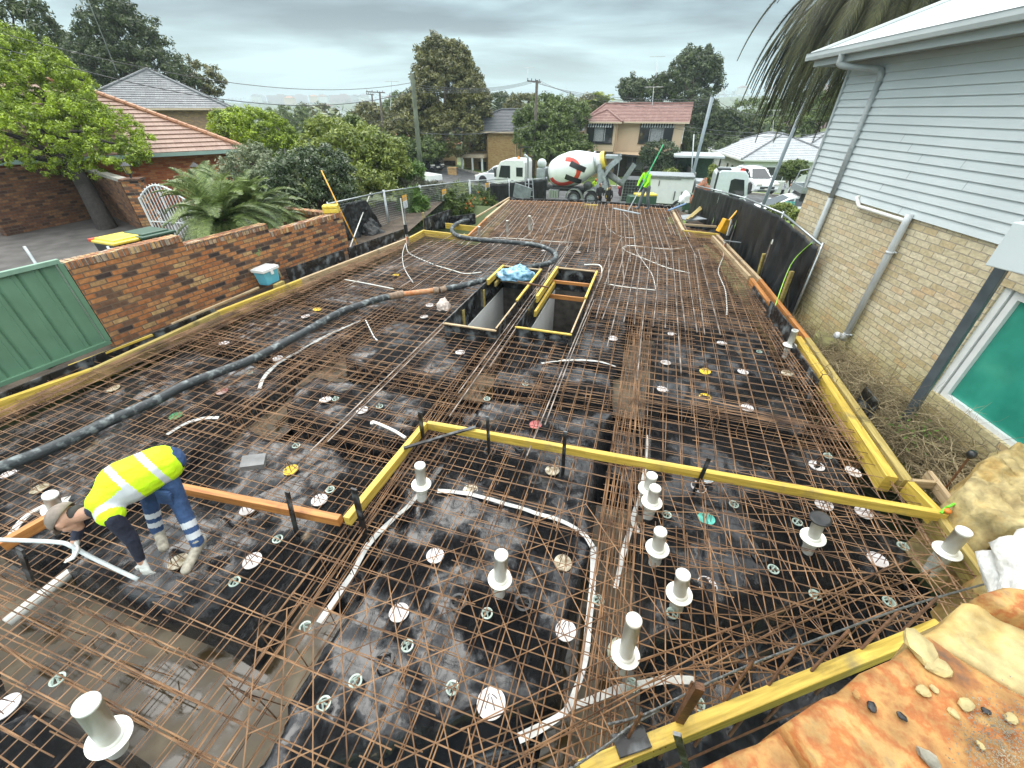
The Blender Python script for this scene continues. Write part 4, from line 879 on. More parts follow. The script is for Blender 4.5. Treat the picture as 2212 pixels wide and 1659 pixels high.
def stripe_mat():
    m, t, b = nmat('striped_conduit'); nd = t.nodes; lk = t.links; uv = nd.new('ShaderNodeTexCoord'); w_ = nd.new('ShaderNodeTexWave'); w_.inputs['Scale'].default_value = 3.2; w_.inputs['Distortion'].default_value = .5; w_.bands_direction = 'Y'
    lk.new(uv.outputs['Object'], w_.inputs['Vector']); cr = nd.new('ShaderNodeValToRGB'); cr.color_ramp.elements[0].position = .12; cr.color_ramp.elements[1].position = .22; cr.color_ramp.elements[0].color = (.03, .03, .03, 1); cr.color_ramp.elements[1].color = (.74, .74, .71, 1)
    lk.new(w_.outputs['Fac'], cr.inputs[0]); lk.new(cr.outputs[0], b.inputs['Base Color']); b.inputs['Roughness'].default_value = .4; return m
M['stripe'] = stripe_mat()
def conduit(pts, label, z=.03, r=.0115, m='stripe'): return tubeobj('conduit', spl([G(x, y, z) for x, y in pts], 6), r, M[m], label, 'conduit', 7)
conduit([(1560, 535), (1563, 552), (1555, 572), (1552, 590), (1566, 625), (1570, 660), (1570, 681)], 'white taped conduit snaking along the right edge')
conduit([(1346, 458), (1362, 478), (1369, 505), (1374, 540), (1390, 566), (1407, 590), (1414, 612), (1416, 624)], 'taped conduit wandering down the middle of the far half')
conduit([(1308, 470), (1309, 488), (1322, 500), (1345, 512), (1372, 514)], 'taped conduit curving in from the far edge')
conduit([(1375, 530), (1350, 532), (1347, 538), (1365, 548), (1395, 560), (1440, 578), (1490, 590)], 'white conduit looping right of the middle', m='pvc')
conduit([(1350, 530), (1400, 534), (1440, 538), (1478, 535)], 'straight white conduit crossing the far half', m='pvc')
conduit([(1305, 612), (1350, 620), (1416, 627)], 'short white conduit right of the stair openings', m='pvc')
conduit([(876, 526), (870, 545), (870, 565), (876, 585), (892, 610)], 'taped conduit dropping left from the riser at the left corner')
conduit([(877, 526), (882, 545), (905, 558), (936, 571)], 'taped conduit going right from the riser at the left corner')
conduit([(940, 573), (975, 583), (1005, 591), (1040, 588)], 'thin white conduit continuing past the striped one', m='pvc')
conduit([(745, 604), (790, 612), (850, 624)], 'pale conduit left of the orange hose coupling', m='pvc', r=.012)
conduit([(1262, 465), (1240, 478), (1215, 492), (1180, 498)], 'taped conduit on the far left of the slab')
conduit([(1146, 468), (1152, 482), (1148, 500), (1130, 515), (1108, 530)], 'taped conduit passing the far pipe stubs')
conduit([(1262, 572), (1295, 573), (1300, 590), (1292, 612)], 'white bent conduit beside the right stair opening', m='pvc', r=.018)
conduit([(1010, 515), (1090, 514), (1200, 522), (1260, 524)], 'thin white conduit parallel to the far hose run', m='pvc', r=.01)
conduit([(790, 692), (800, 712), (808, 728), (815, 735)], 'short taped conduit at the end of the long tape')
# conduit risers
def riser(bx, by, ty, label, dx_=(0, .05)):
    b = G(bx, by, .02); rt = empty('conduit_riser', tuple(b), 0, label, 'conduit'); h = top_z(b, ty)-b.z
    for i, d_ in enumerate(dx_):
        mb = MB(); mb.tube([(d_, 0, -.02), (d_, 0, h*.55), (d_+(.03 if i else -.0), 0, h*(1 if i == 0 else .8))], .018, 8); o = mb.build('riser_pipe', M['galv'] if i else M['pvc']); o.parent = rt
    mb = MB(); mb.tube([(.025, 0, h*.2), (.025, 0, h*.42)], .055, 8); o = mb.build('tape_binding', M['black']); o.parent = rt
    mb = MB(); mb.tube([(.02, 0, -.02), (.02, 0, h*.14)], .024, 8); o = mb.build('red_fitting', M['orange']); o.parent = rt; return rt
riser(879, 524, 428, 'white and grey conduit riser bound with black tape at the left corner')
riser(1563, 532, 474, 'grey conduit riser strapped to the right edge boards')
mb = MB(); mb.beam(G(1562, 519, .25), G(1600, 524, .2), .05, .02); tag(mb.build('metal_bracket', M['grey']), 'grey bracket by the right conduit riser', 'bracket')
# ================================================================== CONCRETE PUMP HOSE
hr = empty('pump_hose', tuple(G(900, 630, 0)), 0, 'thick black concrete pump hose snaking over the mesh with an orange coupling', 'hose')
hose_m = mat('grubby_rubber_hose', (.045, .055, .06), .5, var=.3, scale=10, c2=(.30, .34, .34), lo=.52, hi=.75, bump=.5, bscale=35)
def hpart(name, pts, r, m, n=14, zz=.1):
    mb = MB(); mb.tube([p-Vector(hr.location) for p in spl([G(x, y, zz) if len(q) == 0 else G(x, y, q[0]) for x, y, *q in pts], 8)], r, n); o = mb.build(name, m, smooth=True); o.parent = hr
hpart('hose_section', [(1012, 476, .0), (994, 480), (978, 491), (979, 503), (1000, 513), (1050, 519), (1105, 523), (1160, 530), (1192, 542), (1201, 556), (1186, 568), (1140, 578), (1090, 590), (1040, 606), (990, 619), (945, 627)], .068, hose_m)
hpart('hose_section', [(856, 638), (820, 645), (780, 658), (740, 672), (700, 693), (650, 722), (600, 748), (540, 778), (480, 801), (400, 832), (330, 868), (250, 903), (160, 945), (80, 980), (-5, 1012), (-90, 1045)], .068, hose_m)
hpart('coupling_pipe', [(940, 627), (866, 636)], .056, mat('rusty_orange_pipe', (.62, .20, .05), .5, var=.3, scale=14, c2=(.50, .30, .16)))
for a, b in (((948, 627), (936, 628)), ((872, 635), (858, 637)), ((962, 624), (950, 627)), ((860, 637), (840, 641))): hpart('clamp', [a, b], .082 if a[0] in (948, 872) else .074, mat('rusty_clamp', (.22, .15, .10), .6, var=.4, scale=20))
# ================================================================== LARGE STRUCTURE HELPERS
def clip_half(poly, axis, val, keep_ge):
    out_ = []; n = len(poly)
    for i in range(n):
        a, b = poly[i], poly[(i+1) % n]; da = (a[axis]-val)*(1 if keep_ge else -1); db = (b[axis]-val)*(1 if keep_ge else -1)
        if da >= 0: out_.append(a)
        if (da > 0 and db < 0) or (da < 0 and db > 0):
            t = da/(da-db); out_.append((a[0]+(b[0]-a[0])*t, a[1]+(b[1]-a[1])*t))
    return out_
def lapped(mb, pts, h, e, up=None, jog=0.0):
    "courses (tiles or weatherboards) over a planar convex polygon: each course kicks out by e at its lower edge"
    P3 = [Vector(p) for p in pts]; n = Vector((0, 0, 0))
    for i in range(len(P3)): n += (P3[i]-P3[0]).cross(P3[(i+1) % len(P3)]-P3[0])
    n.normalize()
    if up is not None and n.dot(Vector(up)) < 0: n = -n
    U = Vector((-n.y, n.x, 0)); U = U.normalized() if U.length > 1e-5 else Vector((1, 0, 0)); V_ = n.cross(U)
    if V_.z < 0: V_ = -V_
    O = P3[0]; uv = [((p-O).dot(U), (p-O).dot(V_)) for p in P3]; v0 = min(q[1] for q in uv); v1 = max(q[1] for q in uv)
    k = 0
    while v0+k*h < v1-1e-4:
        a, b = v0+k*h, min(v1, v0+(k+1)*h); c = clip_half(clip_half(uv, 1, a, True), 1, b, False)
        if len(c) >= 3:
            vs = [O+U*q[0]+V_*q[1]+n*(e*(1-(q[1]-a)/h)+.002) for q in c]; mb.add(vs, [tuple(range(len(vs)))])
            lo = [q for q in c if abs(q[1]-a) < 1e-5]
            if len(lo) >= 2:
                l0, l1 = min(lo), max(lo); mb.add([O+U*l0[0]+V_*a, O+U*l1[0]+V_*a, O+U*l1[0]+V_*a+n*(e+.002), O+U*l0[0]+V_*a+n*(e+.002)], [(0, 1, 2, 3)])
        k += 1
def tile_mat(name, ca, cb, c3, w_=.30, rough=.55):
    m, t, b = nmat(name); nd = t.nodes; lk = t.links; uv = nd.new('ShaderNodeUVMap'); uv.uv_map = 'uv'
    br = nd.new('ShaderNodeTexBrick'); br.inputs['Scale'].default_value = 1; br.inputs['Brick Width'].default_value = w_; br.inputs['Row Height'].default_value = .33; br.inputs['Mortar Size'].default_value = .012; br.inputs['Color1'].default_value = (0, 0, 0, 1); br.inputs['Color2'].default_value = (1, 1, 1, 1); br.inputs['Mortar'].default_value = (.1, .1, .1, 1); br.offset = 0; lk.new(uv.outputs[0], br.inputs['Vector'])
    cr = nd.new('ShaderNodeValToRGB'); e_ = cr.color_ramp.elements; e_[0].position = 0; e_[0].color = (*ca, 1); e_[1].position = 1; e_[1].color = (*cb, 1); x = e_.new(.5); x.color = (*c3, 1)
    n = nd.new('ShaderNodeTexNoise'); n.inputs['Scale'].default_value = 4; n.inputs['Detail'].default_value = 6; lk.new(uv.outputs[0], n.inputs['Vector'])
    mx = nd.new('ShaderNodeMix'); mx.data_type = 'RGBA'; mx.inputs[0].default_value = .5; lk.new(br.outputs['Color'], mx.inputs[6]); lk.new(n.outputs['Color'], mx.inputs[7]); lk.new(mx.outputs[2], cr.inputs[0]); lk.new(cr.outputs[0], b.inputs['Base Color']); b.inputs['Roughness'].default_value = rough
    wv = nd.new('ShaderNodeTexWave'); wv.inputs['Scale'].default_value = 1/(w_)*.5/ (pi/ pi); wv.bands_direction = 'X'; lk.new(uv.outputs[0], wv.inputs['Vector'])
    bp = nd.new('ShaderNodeBump'); bp.inputs['Strength'].default_value = .7; bp.inputs['Distance'].default_value = .02; lk.new(wv.outputs['Fac'], bp.inputs['Height']); lk.new(bp.outputs[0], b.inputs['Normal']); return m
class House:
    "local frame: +X along the front, -Y towards the viewer, origin at the front left corner on the ground"
    def __init__(s, name, loc, rz, label, cat='house'):
        s.rt = empty(name, loc, rz, label, cat); s.n = name
    def p(s, name, mb, m, smooth=False, parent=None, bevel=0):
        o = mb.build(name, m, smooth=smooth, bevel=bevel); o.parent = parent or s.rt; return o
    def wall(s, x0, x1, y, z0, z1, m, th=.2, name='wall'):
        mb = MB(); mb.box(((x0+x1)/2, y+th/2, (z0+z1)/2), (x1-x0, th, z1-z0)); return s.p(name, mb, m)
    def sidewall(s, x, y0, y1, z0, z1, m, th=.2, name='wall'):
        mb = MB(); mb.box((x, (y0+y1)/2, (z0+z1)/2), (th, y1-y0, z1-z0)); return s.p(name, mb, m)
    def block(s, x0, x1, y0, y1, z0, z1, m, name='wall'):
        mb = MB(); mb.box(((x0+x1)/2, (y0+y1)/2, (z0+z1)/2), (x1-x0, y1-y0, z1-z0)); return s.p(name, mb, m)
    def hip(s, x0, x1, y0, y1, z, pitch, m, over=.5, name='roof', h=.33, gable=None, ridge=True, rm=None, gut=None):
        x0 -= over; x1 += over; y0 -= over; y1 += over; w_, d_ = x1-x0, y1-y0; tp = math.tan(radians(pitch)); mb = MB()
        if w_ >= d_:
            r = d_/2*tp; ra = (x0 if gable in ('l', 'b') else x0+d_/2, (y0+y1)/2, z+r); rb = (x1 if gable in ('r', 'b') else x1-d_/2, (y0+y1)/2, z+r)
            F_ = [[(x0, y0, z), (x1, y0, z), rb, ra], [(x1, y1, z), (x0, y1, z), ra, rb]]
            if gable not in ('l', 'b'): F_.append([(x0, y1, z), (x0, y0, z), ra])
            if gable not in ('r', 'b'): F_.append([(x1, y0, z), (x1, y1, z), rb])
        else:
            r = w_/2*tp; ra = ((x0+x1)/2, y0+w_/2, z+r); rb = ((x0+x1)/2, y1-w_/2, z+r)
            F_ = [[(x0, y0, z), (x1, y0, z), ra], [(x1, y0, z), (x1, y1, z), rb, ra], [(x1, y1, z), (x0, y1, z), rb], [(x0, y1, z), (x0, y0, z), ra, rb]]
        for f in F_: lapped(mb, f, h, .035, up=(0, 0, 1))
        mb.add([(x0, y0, z-.01), (x1, y0, z-.01), (x1, y1, z-.01), (x0, y1, z-.01)], [(0, 1, 2, 3)])
        o = s.p(name, mb, m)
        if ridge:
            mb = MB(); e_ = [(ra, rb)]+[(q, ra) for q in ([(x0, y0, z), (x0, y1, z)] if w_ >= d_ and gable not in ('l', 'b') else ([(x0, y0, z), (x1, y0, z)] if w_ < d_ else []))]+[(q, rb) for q in ([(x1, y0, z), (x1, y1, z)] if w_ >= d_ and gable not in ('r', 'b') else ([(x0, y1, z), (x1, y1, z)] if w_ < d_ else []))]
            for a, b in e_:
                a, b = Vector(a)+Vector((0, 0, .05)), Vector(b)+Vector((0, 0, .05)); L_ = (b-a).length; k_ = max(1, int(L_/.4))
                for i in range(k_): mb.tube([a.lerp(b, i/k_), a.lerp(b, (i+1)/k_)], [.10, .085], 8)
            s.p('ridge_tiles', mb, rm or m, parent=o)
        if gut:
            mb = MB()
            for a, b in (((x0, y0), (x1, y0)), ((x0, y0), (x0, y1)), ((x1, y0), (x1, y1)), ((x0, y1), (x1, y1))):
                mb.beam((a[0], a[1], z-.06), (b[0], b[1], z-.06), .12, .13)
            s.p('gutter', mb, gut, parent=o)
        return o
    def win(s, x0, x1, z0, z1, y, fm, n=2, gm=None, curtain=None, bars=None, side=None, sill=True):
        "window in a wall facing -Y at depth y (side='r': wall facing +X at x=y, x0..x1 are y-coordinates)"
        def tr(mb):
            if side: mb.v = [((y+(-b)) if side == 'r' else (y+b), a, c) for a, b, c in mb.v]
            return mb
        yy = 0 if side else y
        mb = MB(); f_ = .06
        for a, b, c, d in ((x0, x1, z1-f_, z1), (x0, x1, z0, z0+f_), (x0, x0+f_, z0+f_, z1-f_), (x1-f_, x1, z0+f_, z1-f_)): mb.box(((a+b)/2, yy-.02, (c+d)/2), (b-a, .09, d-c))
        for i in range(1, n): xx = x0+(x1-x0)*i/n; mb.box((xx, yy-.02, (z0+z1)/2), (.05, .08, z1-z0-2*f_))
        o = s.p('window', tr(mb), fm)
        mb = MB(); mb.box(((x0+x1)/2, yy-.008, (z0+z1)/2), (x1-x0-2*f_+.01, .02, z1-z0-2*f_+.01)); s.p('pane', tr(mb), gm or M['glass'], parent=o)
        if curtain:
            mb = MB(); xx = x0+(x1-x0)*curtain[0]
            while xx < x0+(x1-x0)*curtain[1]-.07: mb.box((xx+.04, yy-.0215, (z0+z1)/2+.02), (.05, .006, (z1-z0)*.8)); xx += .09
            s.p('curtain', tr(mb), M['curtain'], parent=o)
        if sill: mb = MB(); mb.box(((x0+x1)/2, yy-.05, z0-.04), (x1-x0+.1, .12, .06)); s.p('sill', tr(mb), fm, parent=o)
        return o
M['curtain'] = mat('pale_curtain', (.55, .56, .58), .8, var=.15)
M['wframe_w'] = mat('white_window_frame', (.78, .79, .78), .4, var=.05)
M['wframe_d'] = mat('dark_window_frame', (.025, .022, .02), .4, var=.2)
# ================================================================== RIGHT: neighbour house with pale weatherboards over stone brick
X0 = 5.6; AZH = 4.9; HP = Vector((X0, 0, 0)); Hd = Vector((sin(radians(AZH)), cos(radians(AZH)), 0)); Hn = Vector((-cos(radians(AZH)), sin(radians(AZH)), 0))  # Hn points to us
def HW(t, z, off=0.0): return HP+Hd*t+Hn*off+Vector((0, 0, z))
nh = empty('neighbour_house', tuple(HW(5, 0)), 0, 'pale grey weatherboard house on cream stone brick filling the right side', 'house'); nhi = Matrix.Translation(-Vector(nh.location))
def hp(name, mb, m, smooth=False, parent=None, bevel=0):
    o = mb.build(name, m, smooth=smooth, bevel=bevel); o.parent = parent or nh
    if parent is None: o.matrix_parent_inverse = nhi
    return o
M['stonebrick'] = brick_mat('cream_stone_brick', [(0, (.54, .43, .25)), (.3, (.60, .51, .33)), (.75, (.68, .59, .41)), (1, (.60, .42, .23))], (.36, .31, .24), bw=.25, bh=.09, mw=.007, rock=1.3, dirt=.2, moss=(-1.3, .0))
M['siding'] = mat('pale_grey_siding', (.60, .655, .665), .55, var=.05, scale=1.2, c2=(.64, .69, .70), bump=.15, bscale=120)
M['trim'] = mat('grey_trim', (.46, .50, .50), .4, var=.06, scale=2)
YC = 9.62
def wallbox(mb, t0, t1, z0, z1, off=0.0, th=.3):
    c = HW((t0+t1)/2, (z0+z1)/2, off-th/2); mb.box(c, (th, t1-t0, z1-z0), Matrix.Rotation(-radians(AZH), 3, 'Z'))
mb = MB(); wallbox(mb, 4.74, YC, -1.4, 2.06, .0); wallbox(mb, -.5, 4.74, 1.62, 2.06, .0); wallbox(mb, -.5, 4.74, -1.4, .08, .0); hp('brick_wall', mb, M['stonebrick'])
# end wall (faces the street)
mb = MB(); c0 = HW(YC-.01, 0); Xd = -Hn
def endbox(mb, a, b, z0, z1, off=0.0, th=.3):
    c = c0+Xd*((a+b)/2)+Hd*(off-th/2)+Vector((0, 0, (z0+z1)/2)); mb.box(c, (b-a, th, z1-z0), Matrix.Rotation(-radians(AZH), 3, 'Z'))
endbox(mb, .3, 8, -1.4, 2.06); hp('brick_wall', mb, M['stonebrick'])
mb = MB(); wallbox(mb, .5, YC, 2.06, 4.25, -.02, .25); endbox(mb, .27, 8, 2.06, 4.25, -.02, .25); hp('upper_wall', mb, M['trim'])
mb = MB()
lapped(mb, [HW(.5, 2.03, .012), HW(YC+.02, 2.03, .012), HW(YC+.02, 4.2, .012), HW(.5, 4.2, .012)], .118, .024, up=Hn)
lapped(mb, [c0+Xd*-.02+Hd*.01+Vector((0, 0, 2.03)), c0+Xd*8+Hd*.01+Vector((0, 0, 2.03)), c0+Xd*8+Hd*.01+Vector((0, 0, 4.2)), c0+Xd*-.02+Hd*.01+Vector((0, 0, 4.2))], .118, .016, up=Hd)
sd_ = hp('weatherboards', mb, M['siding'])
M['jg'] = mat('joint_gap', (.25, .28, .29), .8)
for k_ in range(26):
    t = 1.2+R2.random()*8; z = 2.03+.118*int(R2.random()*18); mb = MB(); mb.add([HW(t, z+.004, .0395), HW(t+.007, z+.004, .0395), HW(t+.007, z+.112, .0175), HW(t, z+.112, .0175)], [(0, 1, 2, 3)]); hp('board_joint', mb, M['jg'], parent=sd_)
mb = MB(); mb.beam(HW(YC+.03, 2.0, .035), HW(YC+.03, 4.2, .035), .05, .05); hp('corner_trim', mb, M['trim'])
# eaves: soffit, fascia, gutter, roof
EO = .56
mb = MB(); a_, b_, c_, d_ = HW(.3, 4.13, EO-.05), HW(YC+.45, 4.13, EO-.05), HW(YC+.45, 4.13, -8), HW(.3, 4.13, -8)
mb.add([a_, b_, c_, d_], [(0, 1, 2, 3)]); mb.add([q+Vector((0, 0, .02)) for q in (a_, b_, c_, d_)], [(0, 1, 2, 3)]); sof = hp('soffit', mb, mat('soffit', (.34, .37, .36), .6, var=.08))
mb = MB(); mb.beam(HW(.3, 4.18, EO-.06), HW(YC+.47, 4.18, EO-.06), .03, .16); mb.beam(HW(YC+.47, 4.18, EO-.06), HW(YC+.47, 4.18, -8), .03, .16); hp('fascia', mb, M['trim'])
mb = MB()
def gutter(mb, p, q, out_d):
    prof = [(0, .0), (.115, .0), (.13, .05), (.125, .11), (.135, .115), (.11, .115), (.11, .04), (.02, .04), (.02, .10), (0, .10)]; n = len(prof)
    vs = [Vector(e_)+out_d*a+Vector((0, 0, b)) for e_ in (p, q) for a, b in prof]; mb.add(vs, [(i, (i+1) % n, n+(i+1) % n, n+i) for i in range(n)]+[tuple(range(n)), tuple(range(2*n-1, n-1, -1))])
gutter(mb, HW(.3, 4.20, EO-.04), HW(YC+.6, 4.20, EO-.04), Hn); gutter(mb, HW(YC+.49, 4.20, EO+.08), HW(YC+.49, 4.20, -8), Hd); gt = hp('gutter', mb, M['trim'])
mb = MB(); zr = 4.29; W_ = 9.0; tp_ = math.tan(radians(24)); cA = HW(YC+.55, zr, EO+.02)
ap = HW(YC+.55-W_/2, zr+W_/2*tp_, EO-W_/2); ap0 = HW(-3, zr+W_/2*tp_, EO-W_/2)
def ribroof(mb, quad, sp_=.2):
    mb.add(quad, [tuple(range(len(quad)))])
ribroof(mb, [HW(-3, zr, EO+.02), cA, ap, ap0]); ribroof(mb, [cA, HW(YC+.55, zr, EO-W_), ap]); hp('roof', mb, mat('white_metal_roof', (.62, .66, .66), .35, metal=.1, var=.05, scale=2))
mb = MB(); mb.tube([cA, ap], .05, 8); hp('hip_cap', mb, M['trim'])
# rainwater pipe: dropper, offset elbow, long downpipe near the corner
TD_ = 8.62
mb = MB(); mb.tube(spl([HW(TD_+.42, 4.24, EO+.03), HW(TD_+.42, 4.14, EO+.03), HW(TD_+.40, 4.05, EO-.02), HW(TD_+.12, 3.98, .12), HW(TD_+.02, 3.92, .07), HW(TD_, 3.8, .06)], 5), .05, 14)
mb.tube([HW(TD_, 3.82, .06), HW(TD_, 1.95, .06)], .046, 14); mb.tube([HW(TD_, 1.97, .06), HW(TD_, -.4, .07)], .05, 14); hp('downpipe', mb, mat('grey_downpipe', (.40, .43, .43), .4, var=.08), smooth=True)
# white waste pipe on the brick
w1, w2, w3, w4 = Wp(1851, 427, HW(5, 0, .07), AZH), Wp(1856, 446, HW(5, 0, .07), AZH), Wp(1958, 478, HW(5, 0, .07), AZH), Wp(1822, 735, HW(5, 0, .07), AZH)
mb = MB(); mb.tube(spl([HW(unS(w1)[1] if False else w1.y/cos(radians(AZH)), w1.z+.0, -.02), w1, w2, w2.lerp(w3, .06), w2.lerp(w3, .5), w3], 4), .03, 12); hp('waste_pipe', mb, M['pvc2'] if 'pvc2' in M else M['pvc'], smooth=True)
mb = MB(); mb.tube([w3+Vector((0, 0, .10)), w3.lerp(w4, .02), w4], .052, 14); 
for f in (.22, .93): q = w3.lerp(w4, f); mb.tube([q, q.lerp(w4, .01)+(w4-w3).normalized()*.02], .058, 14); mb.beam(q-Hd*.09+Hn*-.03, q+Hd*.09+Hn*-.03, .02, .02)
mb.tube([w4+Vector((0, 0, .06)), w4+Hn*.16-Hd*.02+Vector((0, 0, .10))], .055, 14); mb.tube([w4+Hn*.14-Hd*.02+Vector((0, 0, .095)), w4+Hn*.19-Hd*.02+Vector((0, 0, .11))], .064, 14); hp('waste_pipe', mb, mat('pale_waste_pipe', (.60, .62, .63), .4, var=.06), smooth=True)
# recessed window bay near the camera: reveal, white frame, teal screen
mb = MB(); wallbox(mb, -.5, 3.3, .08, 1.62, .0); hp('brick_wall', mb, M['stonebrick'])
fr0 = Wp(2093, 622, HW(0, 0, -.40), AZH); 
mb2 = MB(); wallbox(mb2, 4.55, 4.63, .08, 1.62, -.05, .10); wallbox(mb2, 4.65, 4.74, .08, 1.62, -.03, .12); wallbox(mb2, 3.3, 4.55, 1.52, 1.62, -.05, .14); wallbox(mb2, 3.3, 4.55, .08, .14, -.05, .14); fo = hp('window_frame', mb2, M['wframe_w'])
mb = MB(); wallbox(mb, 3.3, 4.55, .14, 1.52, -.10, .04); hp('pane', mb, mat('teal_glass', (.03, .30, .22), .18, var=.15, scale=2, c2=(.05, .38, .28)), parent=fo)
# pale box hanging at the right edge (meter box / awning end)
b1 = T(2196, 560, 3.9); mb = MB(); mb.box(b1+Vector((.25, 0, .1)), (.55, .5, .42), Euler((0, 0, .3)).to_matrix()); tag(mb.build('awning_box', M['siding'], bevel=.01), 'pale grey box projecting at the right edge behind the steel post', 'awning')
# raking steel post
pb = G(1944, 925, -.42); pt = T(2212, 506, 4.15); d = (pt-pb)
mb = MB(); mb.beam(pb, pb+d*1.35, .10, .10, bev=.006); tag(mb.build('steel_post', mat('dark_grey_post', (.10, .12, .14), .45, var=.15, scale=6), loc=tuple(pb)), 'dark grey square steel post standing among the dead vines', 'post')
# ================================================================== SANDSTONE WALL IN THE NEAR CORNER
def sandmat(name, stops, sc_=1.4):
    m, t, b = nmat(name); nd = t.nodes; lk = t.links; tc = nd.new('ShaderNodeTexCoord')
    n = nd.new('ShaderNodeTexNoise'); n.inputs['Scale'].default_value = sc_; n.inputs['Detail'].default_value = 9; n.inputs['Roughness'].default_value = .62; n.inputs['Distortion'].default_value = .15; lk.new(tc.outputs['Object'], n.inputs['Vector'])
    cr = nd.new('ShaderNodeValToRGB'); e_ = cr.color_ramp.elements; e_[0].position = stops[0][0]; e_[0].color = (*stops[0][1], 1); e_[1].position = stops[-1][0]; e_[1].color = (*stops[-1][1], 1)
    for p, c in stops[1:-1]: x = e_.new(p); x.color = (*c, 1)
    lk.new(n.outputs['Fac'], cr.inputs[0])
    n3 = nd.new('ShaderNodeTexNoise'); n3.inputs['Scale'].default_value = 11; n3.inputs['Detail'].default_value = 8; lk.new(tc.outputs['Object'], n3.inputs['Vector']); r = nd.new('ShaderNodeMapRange'); r.inputs[1].default_value = .3; r.inputs[2].default_value = .7; r.inputs[3].default_value = .6; r.inputs[4].default_value = 1.25; lk.new(n3.outputs['Fac'], r.inputs[0])
    vs = nd.new('ShaderNodeVectorMath'); vs.operation = 'SCALE'; lk.new(cr.outputs[0], vs.inputs[0]); lk.new(r.outputs[0], vs.inputs['Scale']); lk.new(vs.outputs[0], b.inputs['Base Color']); b.inputs['Roughness'].default_value = .75
    n2 = nd.new('ShaderNodeTexNoise'); n2.inputs['Scale'].default_value = 26; n2.inputs['Detail'].default_value = 8; lk.new(tc.outputs['Object'], n2.inputs['Vector']); bp = nd.new('ShaderNodeBump'); bp.inputs['Strength'].default_value = .6; bp.inputs['Distance'].default_value = .012; lk.new(n2.outputs['Fac'], bp.inputs['Height']); lk.new(bp.outputs[0], b.inputs['Normal']); return m
M['sand_o'] = sandmat('orange_sandstone', [(.30, (.11, .075, .05)), (.40, (.30, .12, .035)), (.47, (.40, .22, .07)), (.53, (.34, .105, .025)), (.60, (.42, .25, .085)), (.72, (.17, .13, .09))], 4.5)
M['sand_y'] = sandmat('yellow_sandstone', [(.3, (.28, .20, .085)), (.48, (.47, .38, .18)), (.6, (.42, .29, .10)), (.72, (.5, .28, .09))], 2.2)
M['sand_g'] = sandmat('grey_sandstone_dust', [(.35, (.18, .17, .14)), (.5, (.30, .28, .22)), (.7, (.48, .42, .30))], 4)
def slabstone(name, pts, z0, z1, m, label, cat='stone block', seed=0, rough_=.006, dz=None, res=.035, edge=.03):
    "rough-topped stone: polygon plan pts at top height z1 (+dz slope), split face below"
    poly = [Vector((p[0], p[1])) for p in pts]; n = len(poly); out_ = []
    for i in range(n):
        a, b = poly[i], poly[(i+1) % n]; L_ = (b-a).length; k_ = max(1, int(L_/.06))
        nn = Vector(((b-a).y, -(b-a).x)).normalized()
        for j in range(k_): q = a.lerp(b, j/k_); out_.append(q+nn*edge*.5*(noise.noise(Vector((q.x*5, q.y*5, seed)))+.5*noise.noise(Vector((q.x*14, q.y*14, seed)))))
    c = sum(out_, Vector((0, 0)))/len(out_); vs = []; fs = []; K = 14; m_ = len(out_)
    zt = lambda q, f: z1+(dz(q) if dz else 0)+rough_*noise.noise(Vector((q.x*3, q.y*3, seed+5)))*2+rough_*1.2*noise.noise(Vector((q.x*12, q.y*12, seed)))-(.012 if f > .99 else 0)
    for r_ in range(K+1):
        f = 1-r_/K
        for q in out_: w2_ = c.lerp(q, f); vs.append((w2_.x, w2_.y, zt(w2_, f)))
    for r_ in range(K):
        for j in range(m_): fs.append((r_*m_+j, r_*m_+(j+1) % m_, (r_+1)*m_+(j+1) % m_, (r_+1)*m_+j))
    base = len(vs); H_ = 8
    for h_ in range(1, H_+1):
        for j, q in enumerate(out_):
            f = h_/H_; d_ = (q-c).normalized(); k2 = q+d_*edge*(.9*noise.noise(Vector((q.x*4+seed, q.y*4, f*4)))+.4*noise.noise(Vector((q.x*13, q.y*13, f*9)))+.25); zz = zt(q, 1)
            vs.append((k2.x, k2.y, zz+(z0-zz)*f))
    for h_ in range(H_):
        for j in range(m_):
            a = j if h_ == 0 else base+(h_-1)*m_+j; b = (j+1) % m_ if h_ == 0 else base+(h_-1)*m_+(j+1) % m_; c1 = base+h_*m_+j; c2 = base+h_*m_+(j+1) % m_; fs.append((a, c1, c2, b))
    mb = MB(); mb.add(vs, fs); o = mb.build(name, m, smooth=True, loc=(c.x, c.y, z1)); return tag(o, label, cat)
ST = 1.75
q2 = lambda x, y: G(x, y, ST).to_2d()
slabstone('sandstone_block', [q2(1704, 1566), q2(1730, 1545), q2(1810, 1490), q2(1893, 1440), q2(1960, 1395), q2(2010, 1372), q2(2080, 1420), q2(2240, 1520), q2(2500, 1700), q2(2500, 2100), q2(1860, 2100), q2(1765, 1640)], .3, ST, M['sand_o'], 'large orange stained sandstone block with chips lying on it', seed=1)
slabstone('sandstone_block', [q2(1395, 1720), q2(1480, 1672), q2(1560, 1640), q2(1640, 1603), q2(1690, 1576), q2(1742, 1655), q2(1850, 2100), q2(1100, 2100)], .3, ST-.015, M['sand_o'], 'small orange sandstone block at the bottom edge left of the joint', seed=2)
slabstone('sandstone_block', [q2(1985, 1372), q2(2040, 1338), q2(2096, 1300), q2(2150, 1275), q2(2250, 1262), q2(2500, 1300), q2(2500, 1650), q2(2250, 1500), q2(2100, 1410), q2(2020, 1385)], .3, ST-.04, M['sand_y'], 'pale yellow broken sandstone block with an orange back edge', seed=3, rough_=.02, edge=.05)
